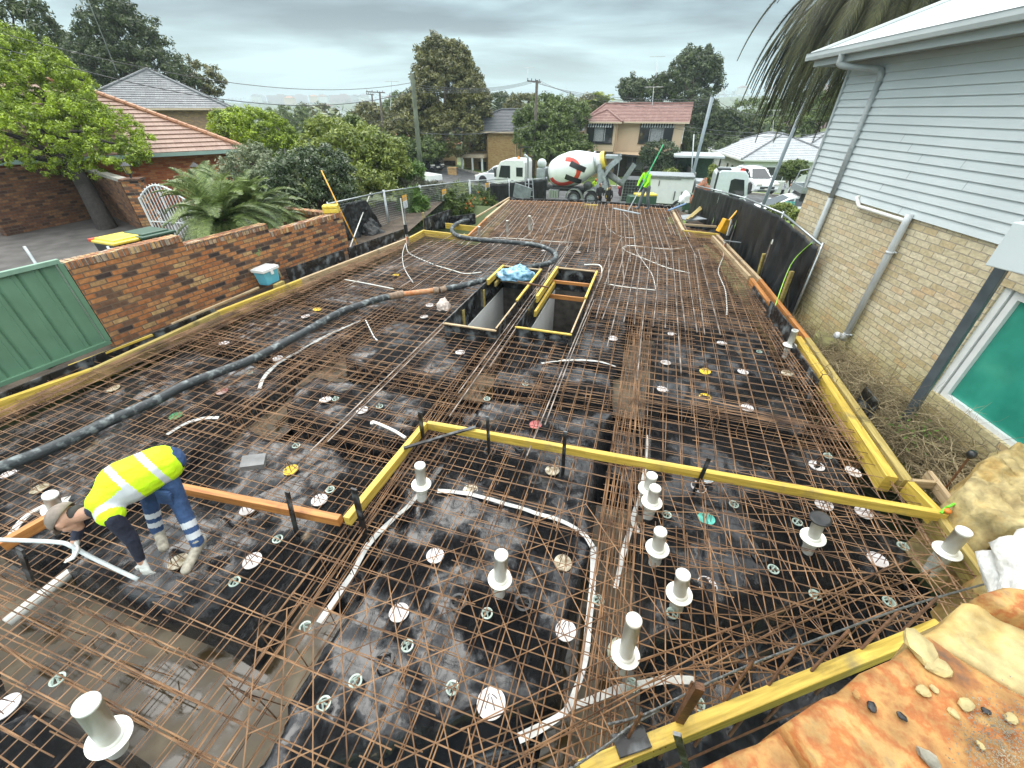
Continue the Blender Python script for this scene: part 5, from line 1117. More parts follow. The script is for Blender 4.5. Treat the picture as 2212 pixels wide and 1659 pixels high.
slabstone('sandstone_block', [q2(2110, 1285), q2(2160, 1275), q2(2400, 1310), q2(2400, 1400), q2(2190, 1330)], 1.2, ST+.03, M['sand_o'], 'orange sandstone slab right behind the broken yellow block', seed=9)
# stone retaining wall running away at the right
a1 = G(2075, 1052, .25); a2 = G(2212, 965, .62)
slabstone('sandstone_wall_block', [G(2075, 1055, .35).to_2d(), G(2120, 1010, .35).to_2d(), G(2180, 975, .35).to_2d(), G(2330, 960, .35).to_2d(), G(2330, 1180, .35).to_2d(), G(2160, 1150, .35).to_2d()], -.6, .42, M['sand_y'], 'big yellow sandstone block behind the outer plank at the right', seed=4, rough_=.06, edge=.1)
slabstone('sandstone_wall_block', [G(2165, 1160, .35).to_2d(), G(2330, 1185, .35).to_2d(), G(2330, 1330, .35).to_2d(), G(2190, 1290, .35).to_2d()], -.6, .36, M['sand_y'], 'grey yellow sandstone block under the white rock', seed=6, rough_=.05, edge=.1)
wr_ = mat('white_rock', (.74, .73, .68), .5, var=.2, scale=9, c2=(.82, .82, .80), bump=.8, bscale=18)
slabstone('white_rock', [G(2178, 1156, 1.2).to_2d(), G(2222, 1142, 1.2).to_2d(), G(2330, 1120, 1.2).to_2d(), G(2330, 1330, 1.2).to_2d(), G(2212, 1290, 1.2).to_2d(), G(2204, 1215, 1.2).to_2d()], .9, 1.2, wr_, 'bright white jagged rock at the right edge above the blocks', cat='rock', seed=7, rough_=.06, edge=.07)
for i, (x, y, r_, m, lb) in enumerate([(1996, 1493, .028, 'sand_y', 'cream stone chip near the middle of the orange block'), (2018, 1488, .018, 'sand_y', 'small cream chip right of the larger cream chip'), (2088, 1522, .03, 'sand_y', 'long cream chip on the orange block'), (2060, 1540, .02, 'sand_y', 'flat pale chip on the grey dust'), (2185, 1552, .025, 'sand_y', 'pale chip at the right edge of the orange block'), (2008, 1639, .035, 'sand_g', 'grey lump on the orange block near the bottom'), (1884, 1527, .022, 'black', 'black flat chip on the orange block, the farther one'), (1948, 1548, .018, 'black', 'black round chip on the orange block, the nearer one'), (1850, 1500, .018, 'sand_o', 'orange chip near the back edge of the big block'), (2130, 1536, .016, 'black', 'small black pebble on the grey dust'), (1988, 1398, .075, 'sand_y', 'flat yellow sandstone slab chip on the block edge'), (2025, 1440, .05, 'sand_y', 'second flat yellow sandstone flake beside the first'), (2118, 1610, .015, 'sand_y', 'tiny pale chip near the lower right corner')]):
    p = G(x, y, ST+.012); mb = MB(); vs = []
    bm = bmesh.new(); bmesh.ops.create_icosphere(bm, subdivisions=2, radius=1)
    for v in bm.verts: k_ = 1+.35*noise.noise(v.co*1.3+Vector((i*3, 0, 0))); v.co = Vector((v.co.x*r_*.85*k_, v.co.y*r_*.62*k_, v.co.z*r_*.4*k_))
    me = bpy.data.meshes.new('stone_chip'); bm.to_mesh(me); bm.free(); me.materials.append(M[m]); o = bpy.data.objects.new('stone_chip', me); col.objects.link(o); o.location = p+Vector((0, 0, .0)); o.rotation_euler = (0, 0, i*1.7); tag(o, lb, 'stone chip')
# grey rubble and sand drifted on the block
mb = MB(); Rg = random.Random(5)
for i in range(1500):
    x = Rg.gauss(2160, 52); y = Rg.gauss(1600, 48)
    if x < 2040 or Rg.random() < .2 and x < 2090: continue
    p = G(x, y, ST+.006+.01*Rg.random()); r_ = Rg.uniform(.001, .0032)*(1.6 if Rg.random() < .05 else 1); mb.add([p+Vector((r_, 0, 0)), p+Vector((-r_*.5, r_, 0)), p+Vector((-r_*.5, -r_, 0)), p+Vector((0, 0, r_*1.3))], [(0, 1, 3), (1, 2, 3), (2, 0, 3)])
tag(mb.build('stone_grit', M['sand_g']), 'grey grit scattered over the orange sandstone', 'grit', kind='stuff')
# strap and tie
tubeobj('green_tie', spl([G(2033, 1108, .14), G(2042, 1098, .16), G(2052, 1093, .2), G(2068, 1085, .22)]), .012, mat('lime_strap', (.20, .75, .05), .4), 'lime green strap tied at the corner of the step board', 'strap', 6)
crumple('orange_knob', G(2046, 1105, .15), .03, .03, .03, M['orange'], 'small orange knob at the end of the long step board', 'clip', n=6)
# dead vines: thousands of bent stems between the slab and the house
def vines():
    mb = MB(); Rv = random.Random(12); vs = []; fs = []
    def stem(p, d, L_, r, k_=6, grav=.25):
        pts = [p.copy()]; q = p.copy(); d = d.normalized()
        for i in range(k_):
            d = (d+Vector((Rv.gauss(0, .28), Rv.gauss(0, .28), Rv.gauss(0, .22)-grav*.15))).normalized(); q = q+d*L_/k_; q.z = max(q.z, -.42); pts.append(q.copy())
        mb.tube(pts, [r*(1-.7*i/k_) for i in range(k_+1)], 3, cap=False); return pts
    for i in range(3000):
        t = Rv.uniform(2.4, 7.6); f = Rv.random()
        # strip between slab edge line and the wall
        xe = 4.55+(t-3.0)*.222 if t > 3 else 4.6; xw = 5.45+t*.085 if t > 4.5 else 6.0+t*.05
        x = xe+.1+(xw-xe-.15)*f; z = -.42+Rv.random()**1.3*(.42 if t < 6 else .15)
        p = Vector((x, t, z)); a = Rv.uniform(0, 2*pi); stem(p, Vector((cos(a), sin(a), Rv.uniform(-.1, .45))), Rv.uniform(.3, .95), Rv.uniform(.0025, .006))
    for i in range(26):
        p = Vector((Rv.uniform(5.0, 5.9), Rv.uniform(3, 5.6), -.35)); a = Rv.uniform(0, 2*pi); pts = stem(p, Vector((cos(a), sin(a), .35)), Rv.uniform(.9, 1.6), .013, 9)
        for j in range(2, 8): stem(pts[j], Vector((Rv.gauss(0, 1), Rv.gauss(0, 1), .4)), .5, .005)
    o = mb.build('dead_vines', mat('dry_vine_stems', (.26, .20, .11), .85, var=.5, scale=3, c2=(.42, .34, .20))); tag(o, 'tangled heap of dead brown vine stems below the neighbour house', 'dead vines', kind='stuff')
vines()
mb = MB()
for i in range(60):
    a = R2.random()*6.28; p = Vector((5.35, 4.0, -.2))+Vector((R2.gauss(0, .16), R2.gauss(0, .16), R2.uniform(0, .2))); d = Vector((cos(a), sin(a), .3))*.035; n_ = Vector((-sin(a), cos(a), 0))*.015; mb.add([p-d, p+n_, p+d, p-n_], [(0, 1, 2, 3)])
tag(mb.build('weed', leaf_mat('weed_leaf', (.06, .14, .02), (.16, .30, .05))), 'small green weed sprouting beside the dead vines', 'weed')
slabstone('garden_rock', [(6.0, 6.5), (6.15, 6.9), (6.0, 7.1), (5.8, 6.9), (5.8, 6.55)], -.5, -.16, mat('mossy_rock', (.20, .17, .10), .9, var=.3, c2=(.26, .26, .10), bump=.6), 'mossy square rock at the foot of the cream brick wall', 'rock', seed=8, edge=.04)
tubeobj('dead_branch', spl([Vector((5.75, 8.3, -.35)), Vector((5.7, 7.6, -.3)), Vector((5.85, 7.0, -.33)), Vector((5.7, 6.4, -.36))]), .05, mat('bark_pale', (.24, .19, .13), .85, var=.3, bump=.6), 'thick dead branch lying along the foot of the brick wall', 'branch', 8)
# ================================================================== LEFT YARD
M['klinker'] = brick_mat('mottled_brown_brick', [(0, (.035, .025, .025)), (.2, (.16, .085, .05)), (.38, (.42, .15, .05)), (.7, (.50, .22, .08)), (.88, (.36, .20, .09)), (1, (.55, .35, .15))], (.16, .11, .075), bw=.24, bh=.086, rock=.4, dirt=.35)
M['redbrick'] = brick_mat('orange_red_brick', [(0, (.36, .085, .035)), (.5, (.52, .15, .055)), (1, (.60, .27, .12))], (.38, .18, .11), bw=.24, bh=.086, mw=.008, rock=.15, dirt=.12)
M['darkbrick'] = brick_mat('dark_brown_brick', [(0, (.05, .025, .02)), (.5, (.16, .065, .03)), (1, (.25, .12, .05))], (.10, .07, .05), rock=.3)
M['tanbrick'] = brick_mat('tan_brick', [(0, (.30, .20, .13)), (.5, (.42, .26, .15)), (1, (.50, .33, .14))], (.30, .24, .19), rock=.2, dirt=.2)
M['copebrick'] = brick_mat('coping_brick', [(0, (.20, .10, .06)), (.4, (.50, .20, .07)), (.7, (.56, .36, .16)), (1, (.40, .32, .26))], (.14, .11, .09), bw=.086, bh=.30, mw=.009, rock=.3, offset=0)
PW = Vector((-7.1, 6.3, 0)); AW = 22.0; Wd = Vector((sin(radians(AW)), cos(radians(AW)), 0)); Wn = Vector((-Wd.y, Wd.x, 0))   # Wn points away from slab
bw = empty('brick_wall', tuple(PW), 0, 'mottled orange and brown brick garden wall stepping down towards the street', 'wall'); bwi = Matrix.Translation(-PW)
def ws(t, off, z): return PW+Wd*t+Wn*off+Vector((0, 0, z))
def wbox(mb, t0, t1, o0, o1, z0, z1): mb.box(ws((t0+t1)/2, (o0+o1)/2, (z0+z1)/2), (o1-o0, t1-t0, z1-z0), Matrix.Rotation(-radians(AW), 3, 'Z'))
ends = []
for (x, y) in ((390, 513), (575, 482), (739, 463)): ends.append((Wp(x, y, PW, AW)-PW).dot(Wd))
t0 = .03; steps = [(t0, ends[0], 1.40), (ends[0], ends[1], 1.22), (ends[1], ends[2], 1.03)]
for a, b, h in steps:
    mb = MB(); wbox(mb, a, b, 0, .23, -.5, h-.115); o = mb.build('wall_section', M['klinker']); o.parent = bw; o.matrix_parent_inverse = bwi
    mb = MB(); n_ = int((b-a)/.088)
    for i in range(n_): c = a+(b-a)*(i+.5)/n_; wbox(mb, c-.038, c+.038, -.012, .242, h-.113, h+R2.uniform(-.004, .004))
    o = mb.build('coping', M['copebrick'], bevel=.004); o.parent = bw; o.matrix_parent_inverse = bwi
    mb = MB(); wbox(mb, a, b, .0, .23, h-.115, h-.012); o = mb.build('mortar_bed', M['conc']); o.parent = bw; o.matrix_parent_inverse = bwi
e_ = ends[2]; mb = MB(); wbox(mb, e_-.23, e_, .24, 2.4, -.5, .93); o = mb.build('wall_section', M['klinker']); o.parent = bw; o.matrix_parent_inverse = bwi
mb = MB()
for i in range(24): wbox(mb, e_-.242, e_+.012, .25+i*.088, .25+i*.088+.078, .93, 1.03)
o = mb.build('coping', M['copebrick'], bevel=.004); o.parent = bw; o.matrix_parent_inverse = bwi
# green metal fence
gf = empty('metal_fence', tuple(ws(-2, 0, 0)), 0, 'green ribbed metal fence panel at the left edge beside the brick wall', 'fence'); gfi = Matrix.Translation(-gf.location)
GR = mat('green_paint', (.13, .25, .16), .45, var=.08, scale=3); GRL = mat('light_green_rail', (.22, .36, .27), .4, var=.08)
mb = MB(); vs = []; t = -3.2; prof = []
while t < 0:
    for a, o_ in ((0, 0), (.03, .03), (.06, 0), (.20, 0), (.21, -.008), (.22, 0)): prof.append((t+a, o_))
    t += .265
prof = [p for p in prof if p[0] < -.03]
for z in (.02, 1.42):
    for t, o_ in prof: vs.append(ws(t, .05+o_, z))
n = len(prof); mb.add(vs, [(i, i+1, n+i+1, n+i) for i in range(n-1)]); o = mb.build('ribbed_sheet', GR, thick=.004); o.parent = gf; o.matrix_parent_inverse = gfi
mb = MB(); wbox(mb, -3.2, 0, .0, .07, 1.40, 1.47); o = mb.build('top_rail', GRL, bevel=.006); o.parent = gf; o.matrix_parent_inverse = gfi
mb = MB(); wbox(mb, -3.2, 0, .0, .07, -.03, .04); o = mb.build('bottom_rail', GR, bevel=.006); o.parent = gf; o.matrix_parent_inverse = gfi
mb = MB(); wbox(mb, -.05, .02, .0, .07, .04, 1.40); o = mb.build('post', GR, bevel=.006); o.parent = gf; o.matrix_parent_inverse = gfi
# ice box with lid
c = ws(3.15, -.26, .0); ib = empty('ice_box', tuple(c+Vector((0, 0, .05))), -radians(AW-6), 'pale blue ice box with white lid against the brick wall', 'cooler')
mb = MB(); vs = [(x*sx, y*sy, z) for z, sx, sy in ((0, .84, .84), (.30, 1, 1)) for x, y in ((-.15, -.22), (.15, -.22), (.15, .22), (-.15, .22))]
mb.add(vs, [(3, 2, 1, 0), (4, 5, 6, 7), (0, 1, 5, 4), (1, 2, 6, 5), (2, 3, 7, 6), (3, 0, 4, 7)]); o = mb.build('tub', mat('pale_blue_plastic', (.13, .48, .62), .35, var=.06), bevel=.02); o.parent = ib
mb = MB(); mb.box((0, 0, .335), (.35, .49, .075)); mb.box((0, 0, .38), (.27, .40, .03)); o = mb.build('lid', M['white'], bevel=.02); o.parent = ib
mb = MB(); mb.box((.172, 0, .27), (.012, .08, .09)); o = mb.build('latch', M['white']); o.parent = ib
mb = MB(); mb.beam(ws(3.62, -.06, .0), ws(3.58, -.05, .34), .13, .04); tag(mb.build('timber_offcut', M['tan']), 'tan timber offcut standing beside the ice box', 'timber')
# yellow tool case on the wall end
c = ws(e_-.16, .2, 1.04); yc = empty('tool_case', tuple(c), .2, 'bright yellow ribbed plastic case sitting on the end of the brick wall', 'case')
for nm, z, h_ in (('case_base', .055, .11), ('case_lid', .155, .075)):
    mb = MB(); mb.box((0, 0, z), (.40, .30, h_))
    for k_ in (-.12, 0, .12): mb.box((k_, 0, z), (.06, .315, h_*.8)); 
    o = mb.build(nm, M['yellowp'], bevel=.012); o.parent = yc
# orange pole leaning
a = Wp(786, 560, ws(0, -.15, 0), AW); b_ = a+Vector((0, 0, 0)); tp = ray(694, 368); tt = a.y/tp.y*1.02; tubeobj('pole', [a, Vector((tp.x*tt, tp.y*tt, EYE+tp.z*tt))], .018, mat('orange_pole', (.80, .42, .06), .4), 'long orange pole leaning beside the yellow case', 'pole', 8)
# far-left tan brick pier, dark yard wall, slim steel posts
def vwall(name, p0, p1, z0, z1, th, m, label, cat='wall', cope=None):
    p0, p1 = Vector((p0[0], p0[1], 0)), Vector((p1[0], p1[1], 0)); d = (p1-p0); rt = empty(name, tuple(p0), 0, label, cat); L_ = d.length; a = atan2(d.y, d.x); R = Matrix.Rotation(a, 4, 'Z')
    mb = MB(); mb.box((L_/2, 0, (z0+z1)/2), (L_, th, z1-z0)); o = mb.build('wall_face', m); o.parent = rt
    if cope: mb = MB(); mb.box((L_/2, 0, z1+.05), (L_+.02, th+.03, .1)); o = mb.build('coping', cope); o.parent = rt
    rt.rotation_euler = (0, 0, a); return rt
c0_ = T(-60, 600, 7.6); c1_ = T(74, 640, 7.6)
vwall('garden_pier', (-9.55, 6.0), (-8.98, 6.35), -.4, 2.35, .25, M['tanbrick'], 'pale tan brick wall end at the far left above the green fence', 'wall')
p0_, p1_ = T(15, 520, 15.5), T(212, 505, 16.5); vwall('yard_wall', (T(10, 450, 13).x-.6, T(10, 450, 13).y), (T(212, 405, 15.8).x, T(212, 405, 15.8).y), -.2, 1.7, .24, M['darkbrick'], 'dark brown brick wall behind the cypress trunk', 'wall', M['darkbrick'])
a, b_ = T(212, 405, 15.8), T(298, 400, 13.3); vwall('yard_wall', (a.x, a.y), (b_.x-.4, b_.y), -.2, 1.45, .24, M['darkbrick'], 'short dark brick wall between the cypress and the gate pier', 'wall', M['conc'])
for x, y, lb in [(290, 398, 'brown brick gate pier left of the white arched gate'), (445, 420, 'brick gate pier partly hidden by the palm fronds')]:
    c = T(x, y, 13.2); mb = MB(); mb.box((0, 0, .75), (.47, .47, 1.9)); rt = empty('gate_pier', (c.x, c.y, -.2), .3, lb, 'pier'); o = mb.build('pier', M['klinker']); o.parent = rt
    mb = MB(); mb.box((0, 0, 1.73), (.55, .55, .06)); o = mb.build('cap', M['darkbrick']); o.parent = rt
    ln = empty('lantern', (c.x, c.y, 1.56), .3, ('black lantern on the left gate pier' if x == 290 else 'black lantern showing above the palm fronds'), 'lantern')
    mb = MB(); mb.lathe([(.03, 0), (.03, .1), (.10, .12), (.10, .14)], 6); mb.lathe([(.15, .36), (.02, .47), (0, .5)], 6)
    for k_ in range(4): mb.beam((.09*cos(k_*pi/2), .09*sin(k_*pi/2), .13), (.13*cos(k_*pi/2), .13*sin(k_*pi/2), .37), .015, .015)
    o = mb.build('lantern_frame', M['dark']); o.parent = ln; mb = MB(); mb.lathe([(.07, .14), (.10, .36)], 6); o = mb.build('lantern_glass', mat('amber_glass', (.42, .38, .10), .2)); o.parent = ln
ga = T(312, 452, 12.9); gb = T(412, 455, 12.6); gt_ = empty('arched_gate', (ga.x, ga.y, -.35), atan2(gb.y-ga.y, gb.x-ga.x), 'white arched steel gate with close vertical bars', 'gate'); gw = (gb-ga).to_2d().length
arch = lambda x: 1.42+.42*sin(pi*min(1, max(0, x/gw)))
mb = MB(); k_ = 0
while k_*.125 < gw: x = k_*.125; mb.tube([(x, 0, .1), (x, 0, arch(x)+.06)], [.013, .013], 5); k_ += 1
o = mb.build('gate_bars', M['white']); o.parent = gt_
mb = MB(); mb.tube([(gw*i/20, 0, arch(gw*i/20)) for i in range(21)], .024, 6); mb.beam((0, 0, .75), (gw, 0, .75), .03, .03); mb.beam((0, 0, .15), (gw, 0, .15), .03, .03); mb.beam((0, 0, .1), (0, 0, 1.45), .04, .04); mb.beam((gw, 0, .1), (gw, 0, 1.45), .04, .04); mb.beam((gw/2, 0, .1), (gw/2, 0, 1.85), .04, .04); o = mb.build('gate_frame', M['white']); o.parent = gt_
mb = MB()
for cx_ in (gw*.27, gw*.73):
    for k_ in range(9): a = R2.random()*6.3; r_ = R2.uniform(.02, .11); c = Vector((cx_+r_*cos(a), -.02, .8+2.6*r_*sin(a))); mb.tube([c+Vector((.035*cos(j), 0, .045*sin(j))) for j in range(7)], .007, 4)
o = mb.build('scrollwork', M['white']); o.parent = gt_
for i, (x, y, m, lb) in enumerate([(262, 522, 'yellowp', 'wheelie bin with a bright yellow lid behind the brick wall'), (322, 509, 'green', 'wheelie bin with a dark green lid beside the yellow one')]):
    M['green'] = M.get('green') or mat('dark_green_plastic', (.04, .09, .06), .4, var=.1); c = Wp(x, y, ws(0, 1.05 if i == 0 else .95, 0), AW); rt = empty('wheelie_bin', (c.x, c.y, -.1), -radians(AW)+1.57, lb, 'bin'); zt = min(c.z+.12, 1.45)
    mb = MB(); mb.add([(x_*s_, y_*s_, z_) for z_, s_ in ((.02, .8), (zt, 1)) for x_, y_ in ((-.29, -.33), (.29, -.33), (.29, .33), (-.29, .33))], [(3, 2, 1, 0), (4, 5, 6, 7), (0, 1, 5, 4), (1, 2, 6, 5), (2, 3, 7, 6), (3, 0, 4, 7)]); o = mb.build('bin_body', M['dark'] if i == 0 else M['green'], bevel=.02); o.parent = rt
    mb = MB(); mb.box((0, 0, zt+.03), (.64, .74, .05)); mb.box((0, .02, zt+.065), (.5, .58, .04)); o = mb.build('bin_lid', M[m], bevel=.015); o.parent = rt
    if i == 0: mb = MB(); mb.box((-.25, .33, zt+.05), (.16, .08, .06)); o = mb.build('red_handle', M['red'], bevel=.01); o.parent = rt
    for sx in (-.25, .25): mb = MB(); mb.lathe([(0, -.03), (.1, -.03), (.1, .03), (0, .03)], 14, Matrix.Translation((sx, .3, .1)) @ Matrix.Rotation(pi/2, 4, 'Y')); o = mb.build('wheel', M['rubber']); o.parent = rt
for x0, y0, x1, y1, lb in [(98, 510, 148, 603, 'slim grey steel post leaning inside the left yard'), (232, 532, 258, 578, 'pale stake standing just behind the brick wall coping')]:
    a = Wp(x1*.55, y1, ws(0, .6, 0), AW) if False else Wp(x0*1.0 if x0 > 200 else 52, y0 if x0 > 200 else 532, ws(0, .5, 0), AW); z1 = a.z; tubeobj('slim_post', [Vector((a.x, a.y, -.1)), Vector((a.x, a.y, z1+.0))], .022, M['galv'], lb, 'post', 6)
# ================================================================== TEMPORARY FENCES
def fpanel(p, q, h, label, mesh=True, frame='galv', group=None):
    "tube framed panel between ground points p, q (Vectors with z)"
    p, q = Vector(p), Vector(q); L_ = (q-p).length; rt = empty('fence_panel', tuple(p), atan2(q.y-p.y, q.x-p.x), label, 'fence panel', group); dz = q.z-p.z; W_ = (q-p).to_2d().length
    mb = MB(); r = .024; f_ = lambda x, z: (x, 0, z+dz*x/W_)
    mb.tube([f_(0, 0), f_(0, h+.06)], r, 6); mb.tube([f_(W_, 0), f_(W_, h+.06)], r, 6); mb.tube([f_(0, h), f_(W_, h)], r, 6); mb.tube([f_(0, .15), f_(W_, .15)], r, 6); o = mb.build('frame', M[frame], smooth=True); o.parent = rt
    if mesh:
        mb = MB(); k = .05
        while k < W_: mb.tube([f_(k, .15), f_(k, h)], .0038, 3, cap=False); k += .075
        k = .2
        while k < h: mb.tube([f_(0, k), f_(W_, k)], .0038, 3, cap=False); k += .075
        o = mb.build('wire_mesh', M['galv']); o.parent = rt
    return rt
def cloth(rt_or_none, p, q, z0f, z1f, m, name, label=None, seed=0, amp=.06, sagd=.06, nx=60, nz=26, parent=None, off=0.0):
    "hanging shade cloth between plan points p,q with bottom/top heights from functions of f"
    p, q = Vector((p[0], p[1], 0)), Vector((q[0], q[1], 0)); d = (q-p).normalized(); n_ = Vector((d.y, -d.x, 0)); vs = []; fs = []
    for i in range(nx+1):
        f = i/nx; c = p.lerp(q, f)
        for j in range(nz+1):
            g = j/nz; z = z0f(f)+(z1f(f)-z0f(f))*g; w_ = amp*(1-.75*g)*(noise.noise(Vector((f*9, seed, g*1.4)))*1.6+.6*noise.noise(Vector((f*23+g*3, seed+4, g*4))))
            if g > .999: z -= sagd*abs(sin(f*pi*3))*.4
            v = c+n_*(w_+off); vs.append((v.x, v.y, z))
    for i in range(nx):
        for j in range(nz): fs.append((i*(nz+1)+j, (i+1)*(nz+1)+j, (i+1)*(nz+1)+j+1, i*(nz+1)+j+1))
    mb = MB(); mb.add(vs, fs); o = mb.build(name, m, smooth=True, thick=.003)
    if parent: o.parent = parent; o.matrix_parent_inverse = parent_inv(parent)
    elif label: tag(o, label, 'shade cloth')
    return o
def parent_inv(o): return (Matrix.Translation(o.location) @ Matrix.Rotation(o.rotation_euler.z, 4, 'Z')).inverted()
M['cloth'] = mat('black_shade_cloth', (.012, .013, .014), .48, var=.5, scale=2.5, c2=(.024, .026, .028), bump=.3, bscale=160, spec=.35)
FL = []   # left temporary fence: top rail survey
for x, y, z in ((706, 440, 1.05), (826, 415, 1.0), (908, 402, .72), (1013, 392, .35), (1056, 394, .1)): p = G(x, y, z); FL.append(p)
flab = ['temporary mesh panel behind the black plastic and orange pole', 'narrow mesh panel in front of the ferns carrying the first sign', 'mesh panel with a sign in its middle in front of orange flowers', 'last mesh panel before the black cloth, with a sign near the top']
seg = [(0, 1), (1, 2), (2, 3), (3, 4)]
pts4 = [FL[0], FL[1], FL[2], FL[3], G(1118, 388, -.05)]
pts4 = [G(706, 440, 1.05), G(826, 415, .95), G(833, 414, .93), G(903, 404, .75), G(912, 403, .73), G(1008, 391, .5), G(1020, 392, .48), G(1052, 397, .2)]
P5 = [G(706, 441, 1.05), G(829, 414, .95), G(906, 403, .72), G(1014, 391, .42), G(1098, 386, .1)]
for i in range(4):
    a = P5[i].lerp(P5[i+1], .01); b_ = P5[i].lerp(P5[i+1], .985); fpanel(a-Vector((0, 0, 1.95)), b_-Vector((0, 0, 1.95)), 1.95, flab[i])
M['sheen'] = mat('black_builders_plastic', (.016, .017, .018), .38, var=.4, scale=4, bump=.9, bscale=7, bdist=.06)
cloth(None, P5[0].lerp(P5[1], .12), P5[0].lerp(P5[1], .86), lambda f: -.85, lambda f: .98-.12*f-(1.15*max(0, f-.6)/.4 if f > .6 else 0)-(.25*(.2-f)/.2 if f < .2 else 0), M['sheen'], 'plastic_cover', 'black plastic sheet draped over the mesh fence behind the wall end', seed=3, amp=.22, off=.1)
tubeobj('brace', [G(800, 417, .9), G(752, 545, -.1)+Vector((0, .0, 0))], .02, M['pvc'], 'white diagonal brace across the draped black plastic', 'brace', 6)
crumple('covered_mound', G(798, 505, -.1)+Vector((-.1, .3, -.2)), .5, .42, .5, M['sheen'], 'rounded black plastic covered mound below the orange pole', 'covered mound', seed=8)
def sign(f, i, label, w_=.36, h_=.48, dz=-.45):
    a = P5[i].lerp(P5[i+1], f)+Vector((0, 0, dz)); an = atan2((P5[i+1]-P5[i]).y, (P5[i+1]-P5[i]).x); rt = empty('safety_sign', tuple(a), an, label, 'sign')
    for nm, z, hh, m in (('sign_panel', -h_*.22, h_*.56, SGW), ('sign_header', h_*.28, h_*.44, SGO)): mb = MB(); mb.box((0, -.045, z), (w_, .006, hh)); o = mb.build(nm, m); o.parent = rt
    mb = MB()
    for k_ in range(5): mb.box((-.02*(k_ % 2), -.0495, -.03-k_*.045), (w_*(.78-.1*(k_ % 3)), .002, .014))
    mb.box((0, -.0495, .13), (w_*.8, .002, .03)); mb.box((0, -.0495, .07), (w_*.6, .002, .02)); o = mb.build('lettering', mat('sign_ink', (.35, .36, .38), .5)); o.parent = rt
SGW = mat('sign_white', (.66, .70, .72), .5, var=.1); SGO = mat('sign_orange', (.80, .42, .06), .5, var=.08)
sign(.48, 1, 'orange and white safety sign nearest the black draped plastic'); sign(.42, 2, 'orange and white safety sign on the middle mesh panel'); sign(.40, 3, 'orange and white safety sign above the orange flowers', dz=-.38)
# street front fence with black cloth, left of the mixer
f0, f1 = G(1056, 398, -.35), G(1180, 388, -.9)
FRS = [(G(1058, 402, -.1), G(1100, 393, -.3)), (G(1100, 394, -.45), G(1150, 391, -.75)), (G(1150, 388, -.75), G(1182, 385, -.9))]
FRS = [(Yd(a, 400, 24+i*.7), Yd(b, 396, 24.6+i*.7)) for i, (a, b) in enumerate([(1057, 1098), (1100, 1140), (1142, 1180)])]
for i, (a, b_) in enumerate(FRS):
    zt = Yd(1100, 396-4*i, a.y).z; lb = ['black cloth covered fence panel at the street, leftmost', 'black cloth covered fence panel behind the leaning sheet', 'black cloth covered fence panel beside the mixer wheels'][i]
    rt = fpanel(Vector((a.x, a.y, zt-1.95)), Vector((b_.x, b_.y, zt-1.95)), 1.95, lb, mesh=False); cloth(None, a, b_, lambda f: zt-1.9, lambda f: zt-.03, M['cloth'], 'cloth', seed=i+20, parent=rt, nx=30, nz=12, off=.05)
lad = Yd(1146, 386, 23.2)-Vector((0, 0, 2.9)); rt = empty('ladder', tuple(lad), -A0, 'silver aluminium ladder leaning on the street fence', 'ladder')
for sx in (-.2, .2): mb = MB(); mb.beam((sx+.25, -.2, 0), (sx-.2, .35, 2.9), .03, .07); o = mb.build('rail', M['galv']); o.parent = rt
mb = MB()
for k_ in range(9): f = (k_+1)/10; mb.beam((-.2+.25-.45*f, -.2+.55*f, 2.9*f), (.2+.25-.45*f, -.2+.55*f, 2.9*f), .03, .03)
o = mb.build('rungs', M['galv']); o.parent = rt
mb = MB(); mb.box((0, 0, 0), (.95, .03, .75), Euler((.25, .25, -.3)).to_matrix()); o = mb.build('metal_sheet', M['grey']); o.location = Yd(1128, 416, 23.4); tag(o, 'pale grey sheet leaning beside the ladder', 'sheet')
# right black cloth fence
def zt_(y): return .95-(y-9.2)*.085
RP = []
for x, y, Y in ((1776, 531, 8.05), (1692, 462, 10.15), (1610, 428, 13.4), (1560, 414, 16), (1505, 401, 19.6)): RP.append(Yd(x, y, Y))
rl = ['last black cloth panel, torn and strapped, against the house', 'black cloth panel with a white clip on its post', 'black cloth panel behind the orange tool', 'black cloth panel at the far end beside the junk']
for i in range(4):
    a, b_ = RP[i+1], RP[i]; rt = fpanel(a-Vector((0, 0, 1.95)), b_-Vector((0, 0, 1.95)), 1.95, rl[i], mesh=False)
    cloth(None, a, b_, lambda f: a.z+(b_.z-a.z)*f-1.9, lambda f: a.z+(b_.z-a.z)*f-.03, M['cloth'], 'cloth', seed=i+40, parent=rt, nx=44, nz=20, off=.06, amp=.12 if i == 0 else .07)
tubeobj('ratchet_strap', spl([RP[0].lerp(RP[1], .12)+Vector((-.08, 0, -.02)), RP[0].lerp(RP[1], .3)+Vector((-.2, -.1, -.6)), G(1668, 680, -.0)], 6), .012, mat('lime_strap2', (.30, .55, .08), .5), 'lime green strap tied from the fence top down to the slab edge', 'strap', 5)
mb = MB(); mb.box((0, 0, 0), (.07, .05, .12)); o = mb.build('post_clip', M['pvc'], bevel=.01); q = RP[1]+Vector((-.06, -.1, -.62)); o.location = q; tag(o, 'small white clip hanging on a fence post', 'clip')
ot = G(1563, 492, .25); mb = MB(); mb.box((0, 0, .05), (.28, .2, .42), Euler((0, .35, .2)).to_matrix()); mb.beam((.1, 0, .2), (.55, .2, .75), .06, .06); o = mb.build('power_tool', mat('orange_tool', (.80, .40, .02), .4), bevel=.02); o.location = ot; tag(o, 'orange power tool case standing at the right pit', 'tool')
